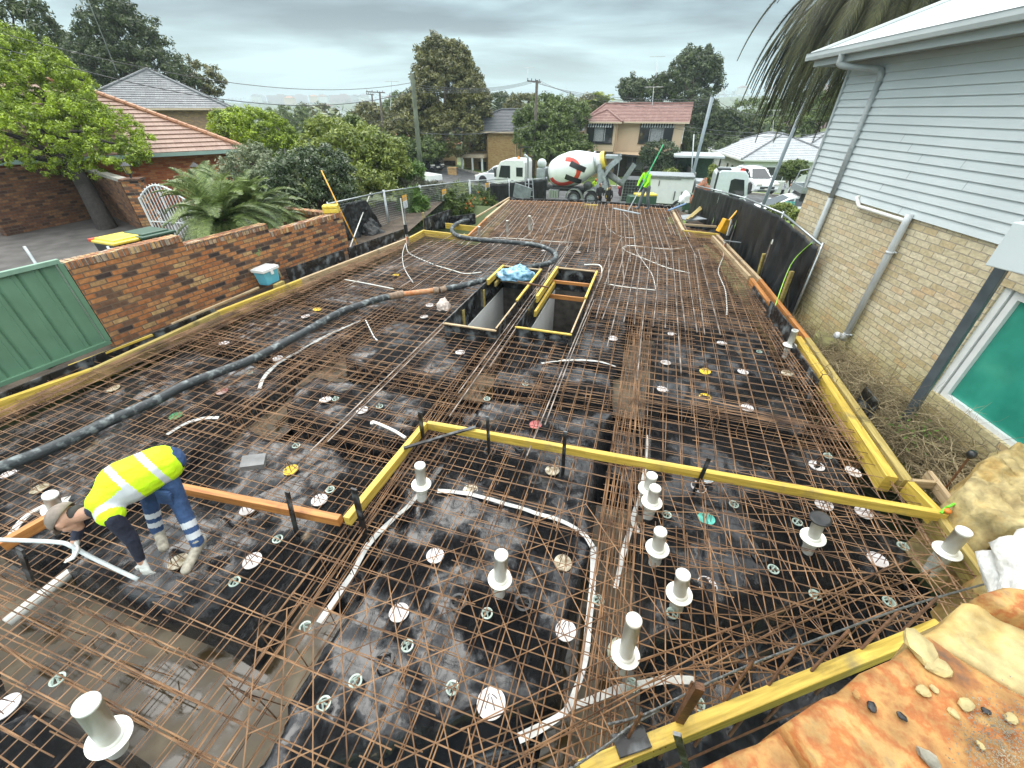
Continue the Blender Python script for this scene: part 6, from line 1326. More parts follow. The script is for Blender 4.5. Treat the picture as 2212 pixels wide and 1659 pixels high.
for (x0, y0, x1, y1, lb) in [(1484, 474, 1545, 418, 'long tan timber leaning on the far right fence'), (1492, 470, 1553, 420, 'second tan timber leaning beside the first')]:
    mb = MB(); mb.beam(G(x0, y0, .0), G(x1, y1, .1), .09, .04); tag(mb.build('leaning_timber', M['yel2']), lb, 'timber')
mb = MB(); mb.beam(G(1443, 455, .17), G(1481, 440, .2), .1, .03); tag(mb.build('straightedge', mat('blue_alloy', (.16, .28, .50), .3, metal=.6)), 'blue aluminium straightedge lying on the far right corner', 'straightedge')
mb = MB(); mb.box((0, 0, 0), (.9, .9, .03), Matrix.Rotation(.3, 3, 'Z')); o = mb.build('metal_tray', M['grey']); o.location = G(1490, 470, -.1); tag(o, 'grey metal sheet lying beside the far right boards', 'sheet')
o = empty('rubbish_bin', tuple(G(1483, 452, -1.2)), .3, 'dark green bin beside the far right corner', 'bin'); mb = MB(); mb.lathe([(0, 0), (.26, 0), (.3, .8), (.27, .8), (0, .7)], 16); q = mb.build('bin_body', M['green']); q.parent = o
crumple('rubbish_bag', G(1478, 435, -.35), .25, .22, .4, M['white'], 'white crumpled sacks at the far right corner', 'sack', seed=12, n=18)
crumple('netting_bundle', G(1510, 437, -.1), .35, .3, .85, mat('net_bundle', (.42, .35, .26), .8, var=.5, scale=9, c2=(.62, .2, .1)), 'pale and red netting bundle hung at the far end of the black fence', 'netting', seed=15, n=20)
# ================================================================== VEGETATION
def leafmesh(name, cl, per, size, m, seed, spread=.35, flat_=.5, aspect=1.8, droop=0.0):
    "cl: list of (centre, clump radius); per leaves in each clump, one mesh of small quads"
    R_ = np.random.RandomState(seed); C_ = np.array([c for c, r in cl]); Rr = np.array([r for c, r in cl]); n = len(cl)*per
    base = np.repeat(C_, per, 0); rad = np.repeat(Rr, per)[:, None]; d = R_.normal(size=(n, 3)); d /= np.linalg.norm(d, axis=1)[:, None]
    pos = base+d*rad*(R_.rand(n, 1)**.45)*np.array([1, 1, .8])
    nrm = d+R_.normal(size=(n, 3))*.6+np.array([0, 0, flat_]); nrm /= np.linalg.norm(nrm, axis=1)[:, None]
    u = np.cross(nrm, R_.normal(size=(n, 3))+np.array([0, 0, droop])); u /= np.linalg.norm(u, axis=1)[:, None]; v = np.cross(nrm, u)
    s = size*(.6+.8*R_.rand(n, 1)); u = u*s; v = v*s*aspect if droop == 0 else v*s*aspect
    V = np.stack([pos-v*.5, pos+u*.32, pos+v*.5, pos-u*.32], 1).reshape(-1, 3)
    F_ = np.arange(n*4).reshape(-1, 4); me = bpy.data.meshes.new(name); me.vertices.add(len(V)); me.vertices.foreach_set('co', V.astype(np.float32).ravel()); me.loops.add(n*4); me.loops.foreach_set('vertex_index', F_.astype(np.int32).ravel()); me.polygons.add(n); me.polygons.foreach_set('loop_start', np.arange(0, n*4, 4, dtype=np.int32)); me.polygons.foreach_set('loop_total', np.full(n, 4, dtype=np.int32)); me.update(calc_edges=True); me.materials.append(m)
    o = bpy.data.objects.new(name, me); col.objects.link(o); return o
def clumps(blobs, n, rc, seed, inner=.35, under=.35):
    "clump centres spread through ellipsoid blobs (centre, (rx,ry,rz))"
    R_ = random.Random(seed); tot = sum(b[1][0]*b[1][2] for b in blobs); out_ = []
    for c, r in blobs:
        k = max(3, int(n*r[0]*r[2]/tot))
        for i in range(k):
            while True:
                d = Vector((R_.gauss(0, 1), R_.gauss(0, 1), R_.gauss(0, 1))).normalized()
                if d.z > -under or R_.random() < .35: break
            f = R_.uniform(inner, 1)**.5; f *= 1+.16*noise.noise(d*2.3+Vector((seed, 0, 0))); out_.append(((c[0]+d.x*r[0]*f, c[1]+d.y*r[1]*f, c[2]+d.z*r[2]*f), rc*R_.uniform(.6, 1.3)))
    return out_
BARK = mat('bark', (.09, .07, .05), .9, var=.4, scale=5, bump=.9, bscale=12, bdist=.05); BARKP = mat('pale_bark', (.22, .19, .15), .85, var=.4, scale=4, bump=.8, bscale=9, bdist=.05)
def tree(name, base, blobs, label, lm, n=260, per=60, leaf=.12, rc=.5, seed=1, trunk=.2, cat='tree', bark=None, fork=None, group=None, inner=.35, aspect=1.8, limbs=7, flat_=.5, under=.35, straight=False):
    rt = empty(name, tuple(base), 0, label, cat, group); b = Vector(base); bl = [((c[0]-b.x, c[1]-b.y, c[2]-b.z), r) for c, r in blobs]; cl = clumps(bl, n, rc, seed, inner, under)
    o = leafmesh('crown', cl, per, leaf, lm, seed, aspect=aspect, flat_=flat_); o.parent = rt
    if trunk:
        mb = MB(); R_ = random.Random(seed); top = max(bl, key=lambda q: q[0][2]); tz = top[0][2]; fk = Vector((top[0][0]*.5, top[0][1]*.5, (fork if fork else tz*.5)))
        mb.tube(spl([Vector((0, 0, -.2)), Vector((fk.x*.3+.03, fk.y*.3, fk.z*.5)), fk], 4), [trunk*(1.25-.5*i/8) for i in range(9)], 10)
        for i in range(limbs):
            c, r_ = R_.choice(cl); c = Vector(c); m_ = fk.lerp(c, .5)+Vector((R_.gauss(0, .1), R_.gauss(0, .1), .12*(c-fk).length)); mb.tube(spl([fk-Vector((0, 0, .1)), m_, c], 4), [trunk*.55*(1-.85*j/8) for j in range(9)], 6)
        o = mb.build('trunk', bark or BARK, smooth=True); o.parent = rt
    return rt
def frond(mb, o, az_, el, L_, nl, lw, ll, droop, ang=.9, k=14, v=.45, twist=0.0):
    "one pinnate palm frond as rachis + paired leaflets"
    d = Vector((cos(az_)*cos(el), sin(az_)*cos(el), sin(el))); p = Vector(o); pts = [p.copy()]
    for i in range(k): d = (d+Vector((0, 0, -droop/k*(1+1.5*i/k)))).normalized(); p = p+d*L_/k; pts.append(p.copy())
    mb.tube(pts, [.02*L_/2*(1-.8*i/k)+.003 for i in range(k+1)], 4, cap=False)
    for j in range(nl):
        f = .12+.88*j/nl; x = f*k; i = min(k-1, int(x)); q = pts[i].lerp(pts[i+1], x-i); t = (pts[i+1]-pts[i]).normalized(); s_ = t.cross(Vector((0, 0, 1)));
        if s_.length < .05: s_ = Vector((-sin(az_), cos(az_), 0))
        s_.normalize(); u = s_.cross(t); l_ = ll*(sin(pi*min(1, f*.93+.07))**.55)*(.85+.3*rnd.random())
        for sg in (-1, 1):
            e_ = (t*cos(ang)+s_*sg*sin(ang)+u*v+Vector((0, 0, -.12*droop))+Vector((rnd.gauss(0, .06), rnd.gauss(0, .06), rnd.gauss(0, .06)))).normalized(); w_ = t*lw; tip = q+e_*l_-Vector((0, 0, .18*l_*droop)); m_ = q+e_*l_*.5; mb.add([q-w_*.5, m_-w_*.7, tip, m_+w_*.7, q+w_*.5], [(0, 1, 2, 3, 4)])
G_ = dict(bright=leaf_mat('bright_green_leaf', (.06, .11, .008), (.46, .60, .035)), dark=leaf_mat('dark_conifer_leaf', (.02, .038, .013), (.11, .15, .04)), mid=leaf_mat('mid_green_leaf', (.035, .065, .014), (.20, .27, .06)), olive=leaf_mat('olive_leaf', (.045, .055, .014), (.24, .235, .065)), glossy=leaf_mat('glossy_dark_leaf', (.02, .04, .016), (.13, .18, .08), rough=.25), lime=leaf_mat('light_green_leaf', (.06, .10, .016), (.36, .42, .08)), fern=leaf_mat('fern_leaf', (.05, .12, .02), (.20, .32, .06)), palm=leaf_mat('palm_leaf', (.05, .10, .03), (.32, .40, .12), rough=.35, trans=.15), dpalm=leaf_mat('date_palm_leaf', (.012, .018, .006), (.11, .115, .03), rough=.45, trans=.2), grey=leaf_mat('grey_green_leaf', (.06, .07, .04), (.20, .20, .13)), haze=leaf_mat('far_green_leaf', (.03, .06, .02), (.15, .19, .06), trans=0))
def B(x, y, t, rx, rz, ry=None): p = T(x, y, t); return (tuple(p), (rx, ry or rx, rz))
def base(x, y, t, z=None): p = T(x, y, t); return (p.x, p.y, hgt(p.x, p.y) if z is None else z)
# bright cypress, upper left
tree('cypress', (T(225, 480, 14.2).x, T(225, 480, 14.2).y, -.2), [B(60, 235, 14.5, 2.3, 2.0), B(150, 300, 14.2, 2.4, 1.2), B(40, 150, 14.8, 1.7, 1.3), B(235, 340, 14, 1.15, .75), B(-40, 280, 14.5, 2.2, 1.8), B(20, 360, 14, 1.4, .6), B(190, 250, 14.6, .9, .8), B(120, 175, 14.8, 1.0, .8)], 'bright lime green cypress with dark leaning trunk in the left yard', G_['bright'], n=1700, per=75, leaf=.055, rc=.17, seed=3, trunk=.26, fork=2.0, bark=mat('dark_bark', (.03, .025, .022), .9, bump=.9, bscale=14, bdist=.05), inner=.5, aspect=1.6, limbs=12)
# darker trees behind the left houses
tree('pine_tree', base(270, 210, 36, 0), [B(275, 95, 36, 3.2, 3.6), B(275, 60, 36, 1.5, 2.2), B(300, 155, 36, 4.2, 2.2), B(225, 140, 36, 3.0, 2.4)], 'tall dark green pointed tree behind the grey tiled roof', G_['dark'], n=420, per=70, leaf=.17, rc=.55, seed=5, trunk=.35)
tree('pine_tree', base(150, 200, 38, 0), [B(150, 120, 38, 2.6, 1.6), B(120, 150, 38, 2.6, 2.0), B(200, 130, 38, 2.2, 1.6)], 'dark ragged tree between the cypress and the pointed tree', G_['dark'], n=170, per=55, leaf=.17, rc=.5, seed=6, trunk=.3, inner=.2)
tree('gum_tree', base(420, 230, 40, 0), [B(400, 150, 40, 1.6, 1.0), B(440, 170, 40, 1.8, 1.3), B(465, 190, 40, 1.0, 1.6), B(415, 195, 40, 1.8, 1.0)], 'sparse olive gum tree right of the pointed tree', G_['olive'], n=80, per=60, leaf=.16, rc=.45, seed=7, trunk=.18, limbs=14, bark=BARKP, inner=.3)
tree('tall_tree', base(30, 200, 26, 0), [B(5, 40, 26, 2.8, 2.6), B(55, 70, 26, 2.0, 1.8)], 'dark tree top in the upper left corner with the sky showing through', G_['dark'], n=120, per=60, leaf=.16, rc=.5, seed=8, trunk=.3)
# topiary mound, camellia, garden shrubs
tree('round_shrub', base(560, 340, 21, -1.2), [B(550, 290, 21, 1.95, 1.15), B(500, 262, 21, 1.0, .55), B(600, 320, 21, .9, .8)], 'rounded bright green weeping shrub behind the red brick house corner', G_['bright'], n=420, per=90, leaf=.075, rc=.22, seed=9, trunk=.15, cat='shrub', inner=.7)
tree('camellia_shrub', base(655, 460, 13.5, -.6), [B(650, 400, 13.5, 1.15, 1.05), B(700, 360, 14, .9, .7), B(620, 440, 13.2, .8, .8), B(720, 410, 13.6, .8, .9)], 'dark glossy camellia shrub behind the end of the brick wall', G_['glossy'], n=360, per=60, leaf=.07, rc=.2, seed=10, trunk=.08, cat='shrub', inner=.4, aspect=1.5)
tree('variegated_shrub', base(560, 380, 16, -.8), [B(545, 355, 16, 1.1, .7), B(600, 375, 15.5, .9, .6)], 'pale speckled shrub below the weeping round shrub', leaf_mat('variegated_leaf', (.05, .08, .03), (.34, .38, .22)), n=170, per=60, leaf=.07, rc=.22, seed=11, trunk=.06, cat='shrub')
tree('garden_tree', base(760, 420, 17.5, -1.0), [B(770, 340, 17.5, 1.7, 1.3), B(715, 300, 18, 1.1, .9), B(830, 350, 17.5, 1.1, 1.1), B(760, 400, 16.5, 1.9, .8), B(800, 300, 18, .8, .5), B(700, 360, 17, 1.2, 1.0)], 'large light green feathery shrub left of the nearest power pole', G_['lime'], n=700, per=60, leaf=.085, rc=.26, seed=12, trunk=.12, cat='shrub', inner=.4)
tree('garden_shrub', base(740, 300, 21, -1.0), [B(720, 282, 21, .9, .6), B(760, 272, 21.5, .7, .5)], 'olive shrub top rising behind the large feathery shrub', G_['mid'], n=130, per=55, leaf=.09, rc=.22, seed=13, trunk=.08, cat='shrub')
tree('hedge_shrub', base(895, 400, 19, -1.6), [B(880, 370, 19, .9, .65), B(850, 385, 18.5, .8, .6)], 'deep green shrub beside the nearest power pole', G_['fern'], n=150, per=60, leaf=.08, rc=.22, seed=14, trunk=.06, cat='shrub')
tree('lavender_bush', base(890, 420, 17, -1.6), [B(880, 405, 19, 1.4, .45), B(930, 408, 19.5, 1.0, .33)], 'grey purple lavender-like bush behind the mesh fence', G_['grey'], n=170, per=60, leaf=.05, rc=.2, seed=15, trunk=0, cat='bush', aspect=3)
for i, (x, y, t, rx, rz, gm, lb) in enumerate([(960, 440, 19.5, .8, .7, 'mid', 'strappy plants behind the middle mesh panel'), (1030, 430, 22, 1.0, .7, 'mid', 'leafy plants behind the last mesh panel'), (893, 455, 17.2, .6, .8, 'fern', 'bright ferns behind the first signed panel'), (990, 420, 22, 1.1, .5, 'lime', 'low light green plants near the road'), (1005, 445, 20.5, .8, .5, 'mid', 'dark plants at the foot of the last mesh panel')]):
    tree('garden_plants', base(x, y, t, T(x, y, t).z-rz-.1), [B(x, y, t, rx, rz)], lb, G_[gm], n=90, per=40, leaf=.10, rc=.16, seed=30+i, trunk=0, cat='plants', aspect=4, inner=.3)
mb = MB()
for i in range(34):
    c = T(rnd.choice([940, 965, 1030, 1015, 1005, 1045])+rnd.gauss(0, 9), 440+rnd.gauss(0, 12), 18.6+rnd.random()*2); 
    for k_ in range(5): a = k_*1.25; mb.add([c, c+Vector((cos(a)*.07, -.03, sin(a)*.07+.02)), c+Vector((cos(a+.4)*.04, -.02, sin(a+.4)*.04))], [(0, 1, 2)])
tag(mb.build('orange_flowers', mat('orange_petals', (.80, .25, .08), .5)), 'orange star-shaped flowers behind the mesh fence', 'flowers', kind='stuff')
# cycads / palms over the wall
def cycad(x, y, t, n, L_, label, seed, z=.1, nm='cycad_palm', lm='palm', dr=1.0, nl=74, ll=.24, lw=.009, elr=(.1, 1.35), group=None):
    random.seed(seed); rnd.seed(seed); c = T(x, y, t); rt = empty(nm, (c.x, c.y, z), 0, label, 'palm', group); h = max(.05, c.z-z); mb = MB()
    for i in range(n): frond(mb, (rnd.gauss(0, .05), rnd.gauss(0, .05), h), rnd.uniform(0, 2*pi), rnd.uniform(*elr), L_*rnd.uniform(.75, 1.1), nl, lw, ll, dr)
    o = mb.build('fronds', G_[lm]); o.parent = rt; mb = MB(); mb.tube([(0, 0, -.3), (0, 0, h*.6), (0, 0, h+.08)], [.16*L_/1.4, .15*L_/1.4, .11*L_/1.4], 10); o = mb.build('trunk', BARK); o.parent = rt; return rt
cycad(480, 480, 9.6, 90, 1.45, 'large blue green cycad spilling over the middle of the brick wall', 5)
cycad(540, 470, 10.6, 80, 1.45, 'tall green cycad to the right of the large one', 6)
cycad(600, 480, 11.2, 36, 1.2, 'arching cycad nearest the end of the brick wall', 7, dr=1.3)
cycad(455, 425, 12.0, 34, 1.1, 'small cycad behind the white gate', 8)
cycad(1300, 236, 60, 17, 3.0, 'pale feathery palm above the roof left of the peach house', 9, z=-3, lm='lime', nl=26, ll=.9, lw=.12, elr=(.2, 1.3), nm='palm_tree')
cycad(760, 300, 30, 14, 1.6, 'small palm among the distant left gardens', 19, z=-4, lm='mid', nl=20, ll=.5, lw=.08, nm='palm_tree')
# big date palm behind the neighbour house
random.seed(4); rnd.seed(4)
pc = T(1985, -75, 10.4); rt = empty('date_palm', (pc.x, pc.y, -1), 0, 'huge date palm with drooping fronds behind the pale house', 'palm'); mb = MB(); h = pc.z+1
for i in range(130): frond(mb, (rnd.gauss(0, .12), rnd.gauss(0, .12), h+rnd.uniform(-.3, .2)), rnd.uniform(0, 2*pi), rnd.uniform(-.5, 1.1), rnd.uniform(3.4, 4.6), 120, .011, .36, rnd.uniform(1.3, 2.1), ang=.6, k=18, v=.2)
for i in range(90): frond(mb, (rnd.gauss(0, .1), rnd.gauss(0, .1), h), rnd.uniform(2.2, 4.6), rnd.uniform(-.1, .6), rnd.uniform(4.0, 5.2), 150, .011, .36, rnd.uniform(1.6, 2.3), ang=.85, k=18, v=.2)
o = mb.build('fronds', G_['dpalm']); o.parent = rt
mb = MB()
for i in range(26): frond(mb, (0, 0, h-.3), rnd.uniform(0, 2*pi), rnd.uniform(-1.0, -.4), rnd.uniform(2.4, 3.4), 50, .025, .35, .8, ang=.4, k=12, v=.1)
o = mb.build('dead_fronds', mat('brown_fronds', (.10, .06, .03), .8, var=.5)); o.parent = rt
mb = MB(); mb.tube([(0, 0, 0), (.1, 0, h*.5), (0, 0, h)], [.4, .36, .42], 14); o = mb.build('trunk', BARK); o.parent = rt
# trees across the street
tree('brush_box_tree', base(948, 350, 45), [B(955, 200, 46, 3.6, 3.6), B(940, 140, 46, 2.3, 2.6), B(985, 150, 46, 2.2, 2.4), B(1015, 230, 46, 2.6, 2.6), B(905, 250, 45, 3.2, 2.4), B(880, 300, 44, 2.6, 2.4), B(980, 290, 45, 3.6, 2.2), B(1020, 190, 46, 1.5, 1.9), B(965, 115, 46, 1.0, 1.3)], 'tallest tree of the street, dense and olive green, right of the nearest power pole', G_['olive'], n=1250, per=60, leaf=.2, rc=.5, seed=20, trunk=.32, bark=BARKP, fork=3.2, inner=.45, limbs=10)
tree('brush_box_tree', base(922, 352, 44), [B(870, 330, 43, 2.0, 1.6), B(920, 325, 43.5, 2.6, 1.5)], 'lower leaning tree under the tallest street tree', G_['mid'], n=260, per=60, leaf=.18, rc=.45, seed=21, trunk=.22, bark=BARKP, fork=2.2)
tree('street_tree', base(1195, 370, 42), [B(1190, 290, 42, 3.2, 2.2), B(1225, 250, 42, 2.4, 1.6), B(1150, 260, 42, 2.0, 1.5), B(1200, 330, 41, 2.7, 1.3), B(1240, 320, 41.5, 1.8, 1.3), B(1140, 300, 41, 1.6, 1.2), B(1180, 225, 43, 1.8, .9)], 'leafy green tree behind the mixer, left of the peach house', G_['mid'], n=700, per=55, leaf=.17, rc=.45, seed=22, trunk=.3, fork=3, inner=.4)
tree('she_oak_tree', base(1480, 350, 58), [B(1500, 150, 60, 3.6, 2.8), B(1450, 190, 60, 3.8, 2.4), B(1530, 170, 60, 2.4, 2.6), B(1490, 260, 60, 4.2, 4.0), B(1400, 200, 60, 4.0, 2.0), B(1365, 190, 62, 2.4, 1.6), B(1510, 125, 60, 1.7, 1.2), B(1550, 290, 60, 2.6, 3.6), B(1500, 330, 58, 3.6, 2.4)], 'large dark spreading tree behind the peach house', G_['dark'], n=850, per=60, leaf=.25, rc=.65, seed=23, trunk=.4, inner=.3, limbs=14)
tree('dense_shrub', base(1424, 390, 41), [B(1424, 335, 41, 1.9, 1.3), B(1430, 370, 41, 1.9, 1.0)], 'dense round dark shrub beside the green pole', G_['glossy'], n=330, per=60, leaf=.11, rc=.28, seed=24, trunk=.1, cat='shrub', inner=.6)
tree('shrub', base(1468, 340, 48), [B(1470, 320, 48, 1.5, 2.2)], 'narrow dark shrub beside the peach house gable', G_['dark'], n=130, per=55, leaf=.15, rc=.35, seed=25, trunk=.1, cat='shrub', inner=.5)
tree('shrub', base(1450, 385, 38), [B(1448, 378, 38, 1.0, .5)], 'small light green bush behind the white panelled truck body', G_['lime'], n=70, per=50, leaf=.12, rc=.2, seed=26, trunk=.05, cat='shrub')
tree('shrub', base(1543, 390, 37), [B(1540, 375, 37, .5, .8)], 'light green shrub behind the white cab', G_['lime'], n=60, per=50, leaf=.12, rc=.2, seed=27, trunk=.05, cat='shrub')
tree('camellia_tree', base(1714, 390, 34), [B(1714, 366, 34, .98, .72)], 'round flowering bush in front of the low white house', G_['mid'], n=170, per=60, leaf=.10, rc=.2, seed=28, trunk=.07, cat='shrub', inner=.6)
for i, (x, y, t, rx, lb) in enumerate([(1690, 455, 22, .8, 'leafy verge shrub in front of the white hatchback, left'), (1735, 470, 20, .7, 'leafy verge shrub in front of the white hatchback wheel'), (1775, 480, 18, .55, 'leafy verge shrub beside the neighbour house corner')]):
    tree('verge_shrub', base(x, y, t, T(x, y, t).z-.45), [B(x, y, t, rx, .35)], lb, G_['lime'], n=80, per=45, leaf=.08, rc=.16, seed=40+i, trunk=0, cat='shrub', inner=.3)
for i, (x, y, t, rx, rz, gm, lb) in enumerate([(640, 270, 75, 4.5, 3.2, 'mid', 'round tree in the distant left gardens, nearest'), (690, 255, 95, 5, 3, 'olive', 'tree beyond the round one in the left valley'), (600, 262, 110, 5, 3, 'mid', 'dark tree left of the short power pole'), (800, 262, 60, 3, 2.4, 'olive', 'trees behind the terracotta roof'), (870, 240, 75, 4, 3, 'mid', 'tree behind the two slender power poles'), (1085, 225, 85, 4, 2.2, 'dark', 'dark treetop behind the charcoal roof'), (1130, 235, 70, 3.5, 2.2, 'olive', 'gum crown between the charcoal roof and the pole'), (1270, 235, 70, 3.5, 2.0, 'olive', 'olive treetops behind the peach roof, left part'), (1640, 250, 75, 6, 3.0, 'mid', 'broad trees behind the low white house'), (1740, 240, 70, 6, 3.4, 'mid', 'dense trees under the palm fronds'), (1600, 275, 60, 3, 2, 'dark', 'dark trees left of the low white house'), (1690, 275, 62, 4, 1.6, 'mid', 'trees just above the brown roof'), (1800, 250, 55, 4, 3.5, 'mid', 'trees behind the neighbour house corner'), (520, 300, 50, 3, 1.5, 'mid', 'garden tree beside the brick house corner'), (1570, 330, 50, 1.6, 1.6, 'dark', 'dark shrubs left of the white house gutter')]):
    tree('garden_tree', base(x, y, t), [B(x, y, t, rx, rz), B(x+10, y+18, t, rx*1.1, rz*.8)], lb, G_[gm], n=170, per=50, leaf=.27, rc=.65, seed=50+i, trunk=.25, inner=.5)
# far-off woods: one continuous mass of crowns
def woods():
    R_ = random.Random(77); cl = []
    for i in range(2600):
        d = 75*(28**(R_.random()**.9)); a = R_.uniform(-1.05, .95); x, y = d*sin(a), d*cos(a); s, t = unS((x, y))
        if t < 66 or y < 20 or (-.47 < a < -.40 and d < 160): continue
        r_ = R_.uniform(2.2, 4.5)*(1 if d < 400 else 1.5 if d < 900 else 2.6); z = hgt(x, y)+r_*.7
        for k_ in range(7): cl.append(((x+R_.gauss(0, r_*.6), y+R_.gauss(0, r_*.6), z+R_.gauss(0, r_*.35)), r_*.45))
    o = leafmesh('far_woods', cl, 16, 1.0, G_['haze'], 5, flat_=.8, aspect=1.4); tag(o, 'hazy tree covered valley and far hills', 'woods', kind='stuff')
woods()
# ================================================================== HOUSES
TR_ = tile_mat('terracotta_tiles', (.17, .085, .06), (.34, .23, .175), (.27, .165, .12)); TG = tile_mat('grey_tiles', (.10, .11, .12), (.25, .27, .28), (.17, .18, .19)); TP = tile_mat('pink_brown_tiles', (.15, .07, .06), (.31, .19, .16), (.23, .12, .10)); TC = tile_mat('charcoal_tiles', (.035, .04, .05), (.10, .11, .125), (.06, .07, .08)); TW = tile_mat('pale_grey_tiles', (.30, .32, .34), (.50, .52, .54), (.40, .42, .44)); TB = tile_mat('brown_tiles', (.10, .065, .06), (.20, .14, .125), (.14, .095, .085)); TO = tile_mat('orange_tiles', (.34, .15, .08), (.52, .30, .18), (.45, .22, .12))
CREAM = mat('cream_paint', (.62, .50, .36), .6, var=.05); WHT = mat('white_render', (.68, .70, .67), .65, var=.06, scale=1); BRT = mat('brown_timber', (.07, .05, .035), .6, var=.25, scale=3); GUTG = mat('green_gutter', (.30, .42, .38), .4, var=.06)
# orange-red brick house behind the cypress
cA = T(533, 319, 18); ra = radians(42); W1 = 17.0; o_ = cA-Vector((cos(ra), sin(ra), 0))*(W1+.5)-Vector((sin(ra), -cos(ra), 0))*(.5)
h1 = House('brick_house', (o_.x, o_.y, cA.z-2.8), ra, 'orange red brick bungalow with terracotta tiled roof behind the cypress'); zc = 2.75
h1.block(0, W1, 0, 9, -.6, zc, M['redbrick']); h1.hip(0, W1, 0, 9, zc, 26, TR_, gut=GUTG, rm=TO)
h1.win(9.6, 11.6, .8, 2.0, -.01, M['wframe_w'], 3); mb = MB()
for k in range(9): mb.tube([(9.6+k*.25, -.12, .75), (9.6+k*.25, -.12, 2.05)], .012, 4)
h1.p('window_grille', mb, M['white']); mb = MB(); mb.tube(spl([(W1-.35, -.55, 2.65), (W1-.35, -.4, 2.45), (W1-.3, -.08, 2.3), (W1-.3, -.08, -.4)]), .05, 8); h1.p('downpipe', mb, GUTG)
h2p = T(262, 232, 31); h2 = House('tiled_house', (h2p.x-2.4, h2p.y-1.5, h2p.z-5.2), radians(28), 'two storey house with grey pyramid tiled roof behind the terracotta roof'); h2.block(0, 9.6, 0, 9.6, 0, 5.1, M['tanbrick']); h2.hip(0, 9.6, 0, 9.6, 5.15, 27, TG, gut=CREAM, rm=TG)
mb = MB(); mb.box((9.2, -.02, 4.5), (.7, .1, .6)); h2.p('dark_vent', mb, M['dark'])
# yellow brick house with charcoal roof
YB = brick_mat('yellow_brick', [(0, (.40, .22, .08)), (.5, (.52, .32, .13)), (1, (.56, .38, .18))], (.42, .30, .16), rock=.1, dirt=.12)
c = T(1052, 285, 45); g_ = c.z-4.9; h3 = House('yellow_brick_house', (c.x, c.y, g_), radians(-17), 'two storey yellow brick house with charcoal roof behind the white cab'); h3.block(0, 9.5, 0, 8, -1, 4.9, YB); h3.block(-3.6, -.02, 1.4, 8, -1, 4.9, YB, 'wing'); h3.hip(-3.6, 9.5, 0, 8, 4.95, 24, TC, gut=CREAM, rm=TC)
h3.win(4.3, 5.6, 3.0, 4.4, -.01, M['wframe_d'], 2); h3.win(6.9, 8.2, 3.0, 4.4, -.01, M['wframe_d'], 2); h3.win(-2.6, -.7, 3.0, 4.3, 1.39, M['wframe_d'], 2); mb = MB(); mb.box((-1.9, .3, 2.55), (3.4, 2.2, .35)); h3.p('porch_roof', mb, CREAM)
for x in (-3.0, -1.7, -.5): mb = MB(); mb.tube([(x, -.6, -.8), (x, -.6, 2.4)], .13, 10); h3.p('column', mb, M['white'])
mb = MB(); mb.tube([(3.4, -.08, -.5), (3.4, -.08, 4.8)], .05, 6); h3.p('downpipe', mb, CREAM); mb = MB(); mb.box((-1.2, 1.38, .7), (1.0, .06, 2.2)); h3.p('door', mb, M['dark'])
# peach two storey weatherboard house
PE = mat('peach_weatherboard', (.62, .46, .31), .6, var=.05, scale=1); c = T(1264, 263, 42.5); g_ = -3.15; zt = c.z
h4 = House('peach_house', (c.x, c.y, g_), radians(-20), 'two storey peach weatherboard house with pink brown tiled roof'); U0, U1 = 2.85, zt-g_
def wb(x0, x1, y, z0, z1, m, side=None):
    mb = MB(); P_ = [(x0, y, z0), (x1, y, z0), (x1, y, z1), (x0, y, z1)] if not side else [(side, x0, z0), (side, x1, z0), (side, x1, z1), (side, x0, z1)]
    lapped(mb, P_, .2, .025, up=(0, -1, 0) if not side else (1, 0, 0)); return h4.p('weatherboards', mb, m)
h4.block(.03, 3.3, .03, 8, -1, U1, PE); h4.block(3.3, 9.9, 1.6, 8, U0, U1, PE, 'wall'); h4.block(3.3, 9.9, 2.6, 8, -1, U0, BRT, 'lower_wall')
wb(0, 3.32, 0, U0, U1, PE); wb(3.3, 9.93, 1.57, U0, U1, PE); wb(0, 1.6, 0, U0, U1, PE, side=3.33); wb(1.6, 8, 0, U0, U1, PE, side=9.93); wb(0, 3.32, 0, 0, U0, BRT)
mb = MB(); lapped(mb, [(-.5, .9, U1), (10.4, .9, U1), (10.4, 4.8, U1+1.6), (-.5+1.7, 4.8, U1+1.6)], .33, .035, up=(0, 0, 1)); lapped(mb, [(10.4, 8.7, U1), (-.5, 8.7, U1), (1.2, 4.8, U1+1.6), (10.4, 4.8, U1+1.6)], .33, .035, up=(0, 0, 1)); lapped(mb, [(-.5, 8.7, U1), (-.5, .9, U1), (1.2, 4.8, U1+1.6)], .33, .035, up=(0, 0, 1))
lapped(mb, [(-.5, -.5, U1), (3.9, -.5, U1), (1.9, 1.9, U1+1.02)], .33, .035, up=(0, 0, 1)); lapped(mb, [(3.9, -.5, U1), (3.9, 1.0, U1+.06), (1.9, 3.4, U1+1.06), (1.9, 1.9, U1+1.02)], .33, .035, up=(0, 0, 1)); lapped(mb, [(-.5, 1.2, U1), (-.5, -.5, U1), (1.9, 1.9, U1+1.02), (1.9, 3.3, U1+1.02)], .33, .035, up=(0, 0, 1)); rf = h4.p('roof', mb, TP)
mb = MB()
for a, b in (((1.2, 4.8, 1.65), (10.4, 4.8, 1.65)), ((-.5, -.5, .05), (1.9, 1.9, 1.07)), ((3.9, -.5, .05), (1.9, 1.9, 1.07)), ((-.5, .9, .05), (1.2, 4.8, 1.65))): mb.tube([Vector(a)+Vector((0, 0, U1)), Vector(b)+Vector((0, 0, U1))], .09, 6)
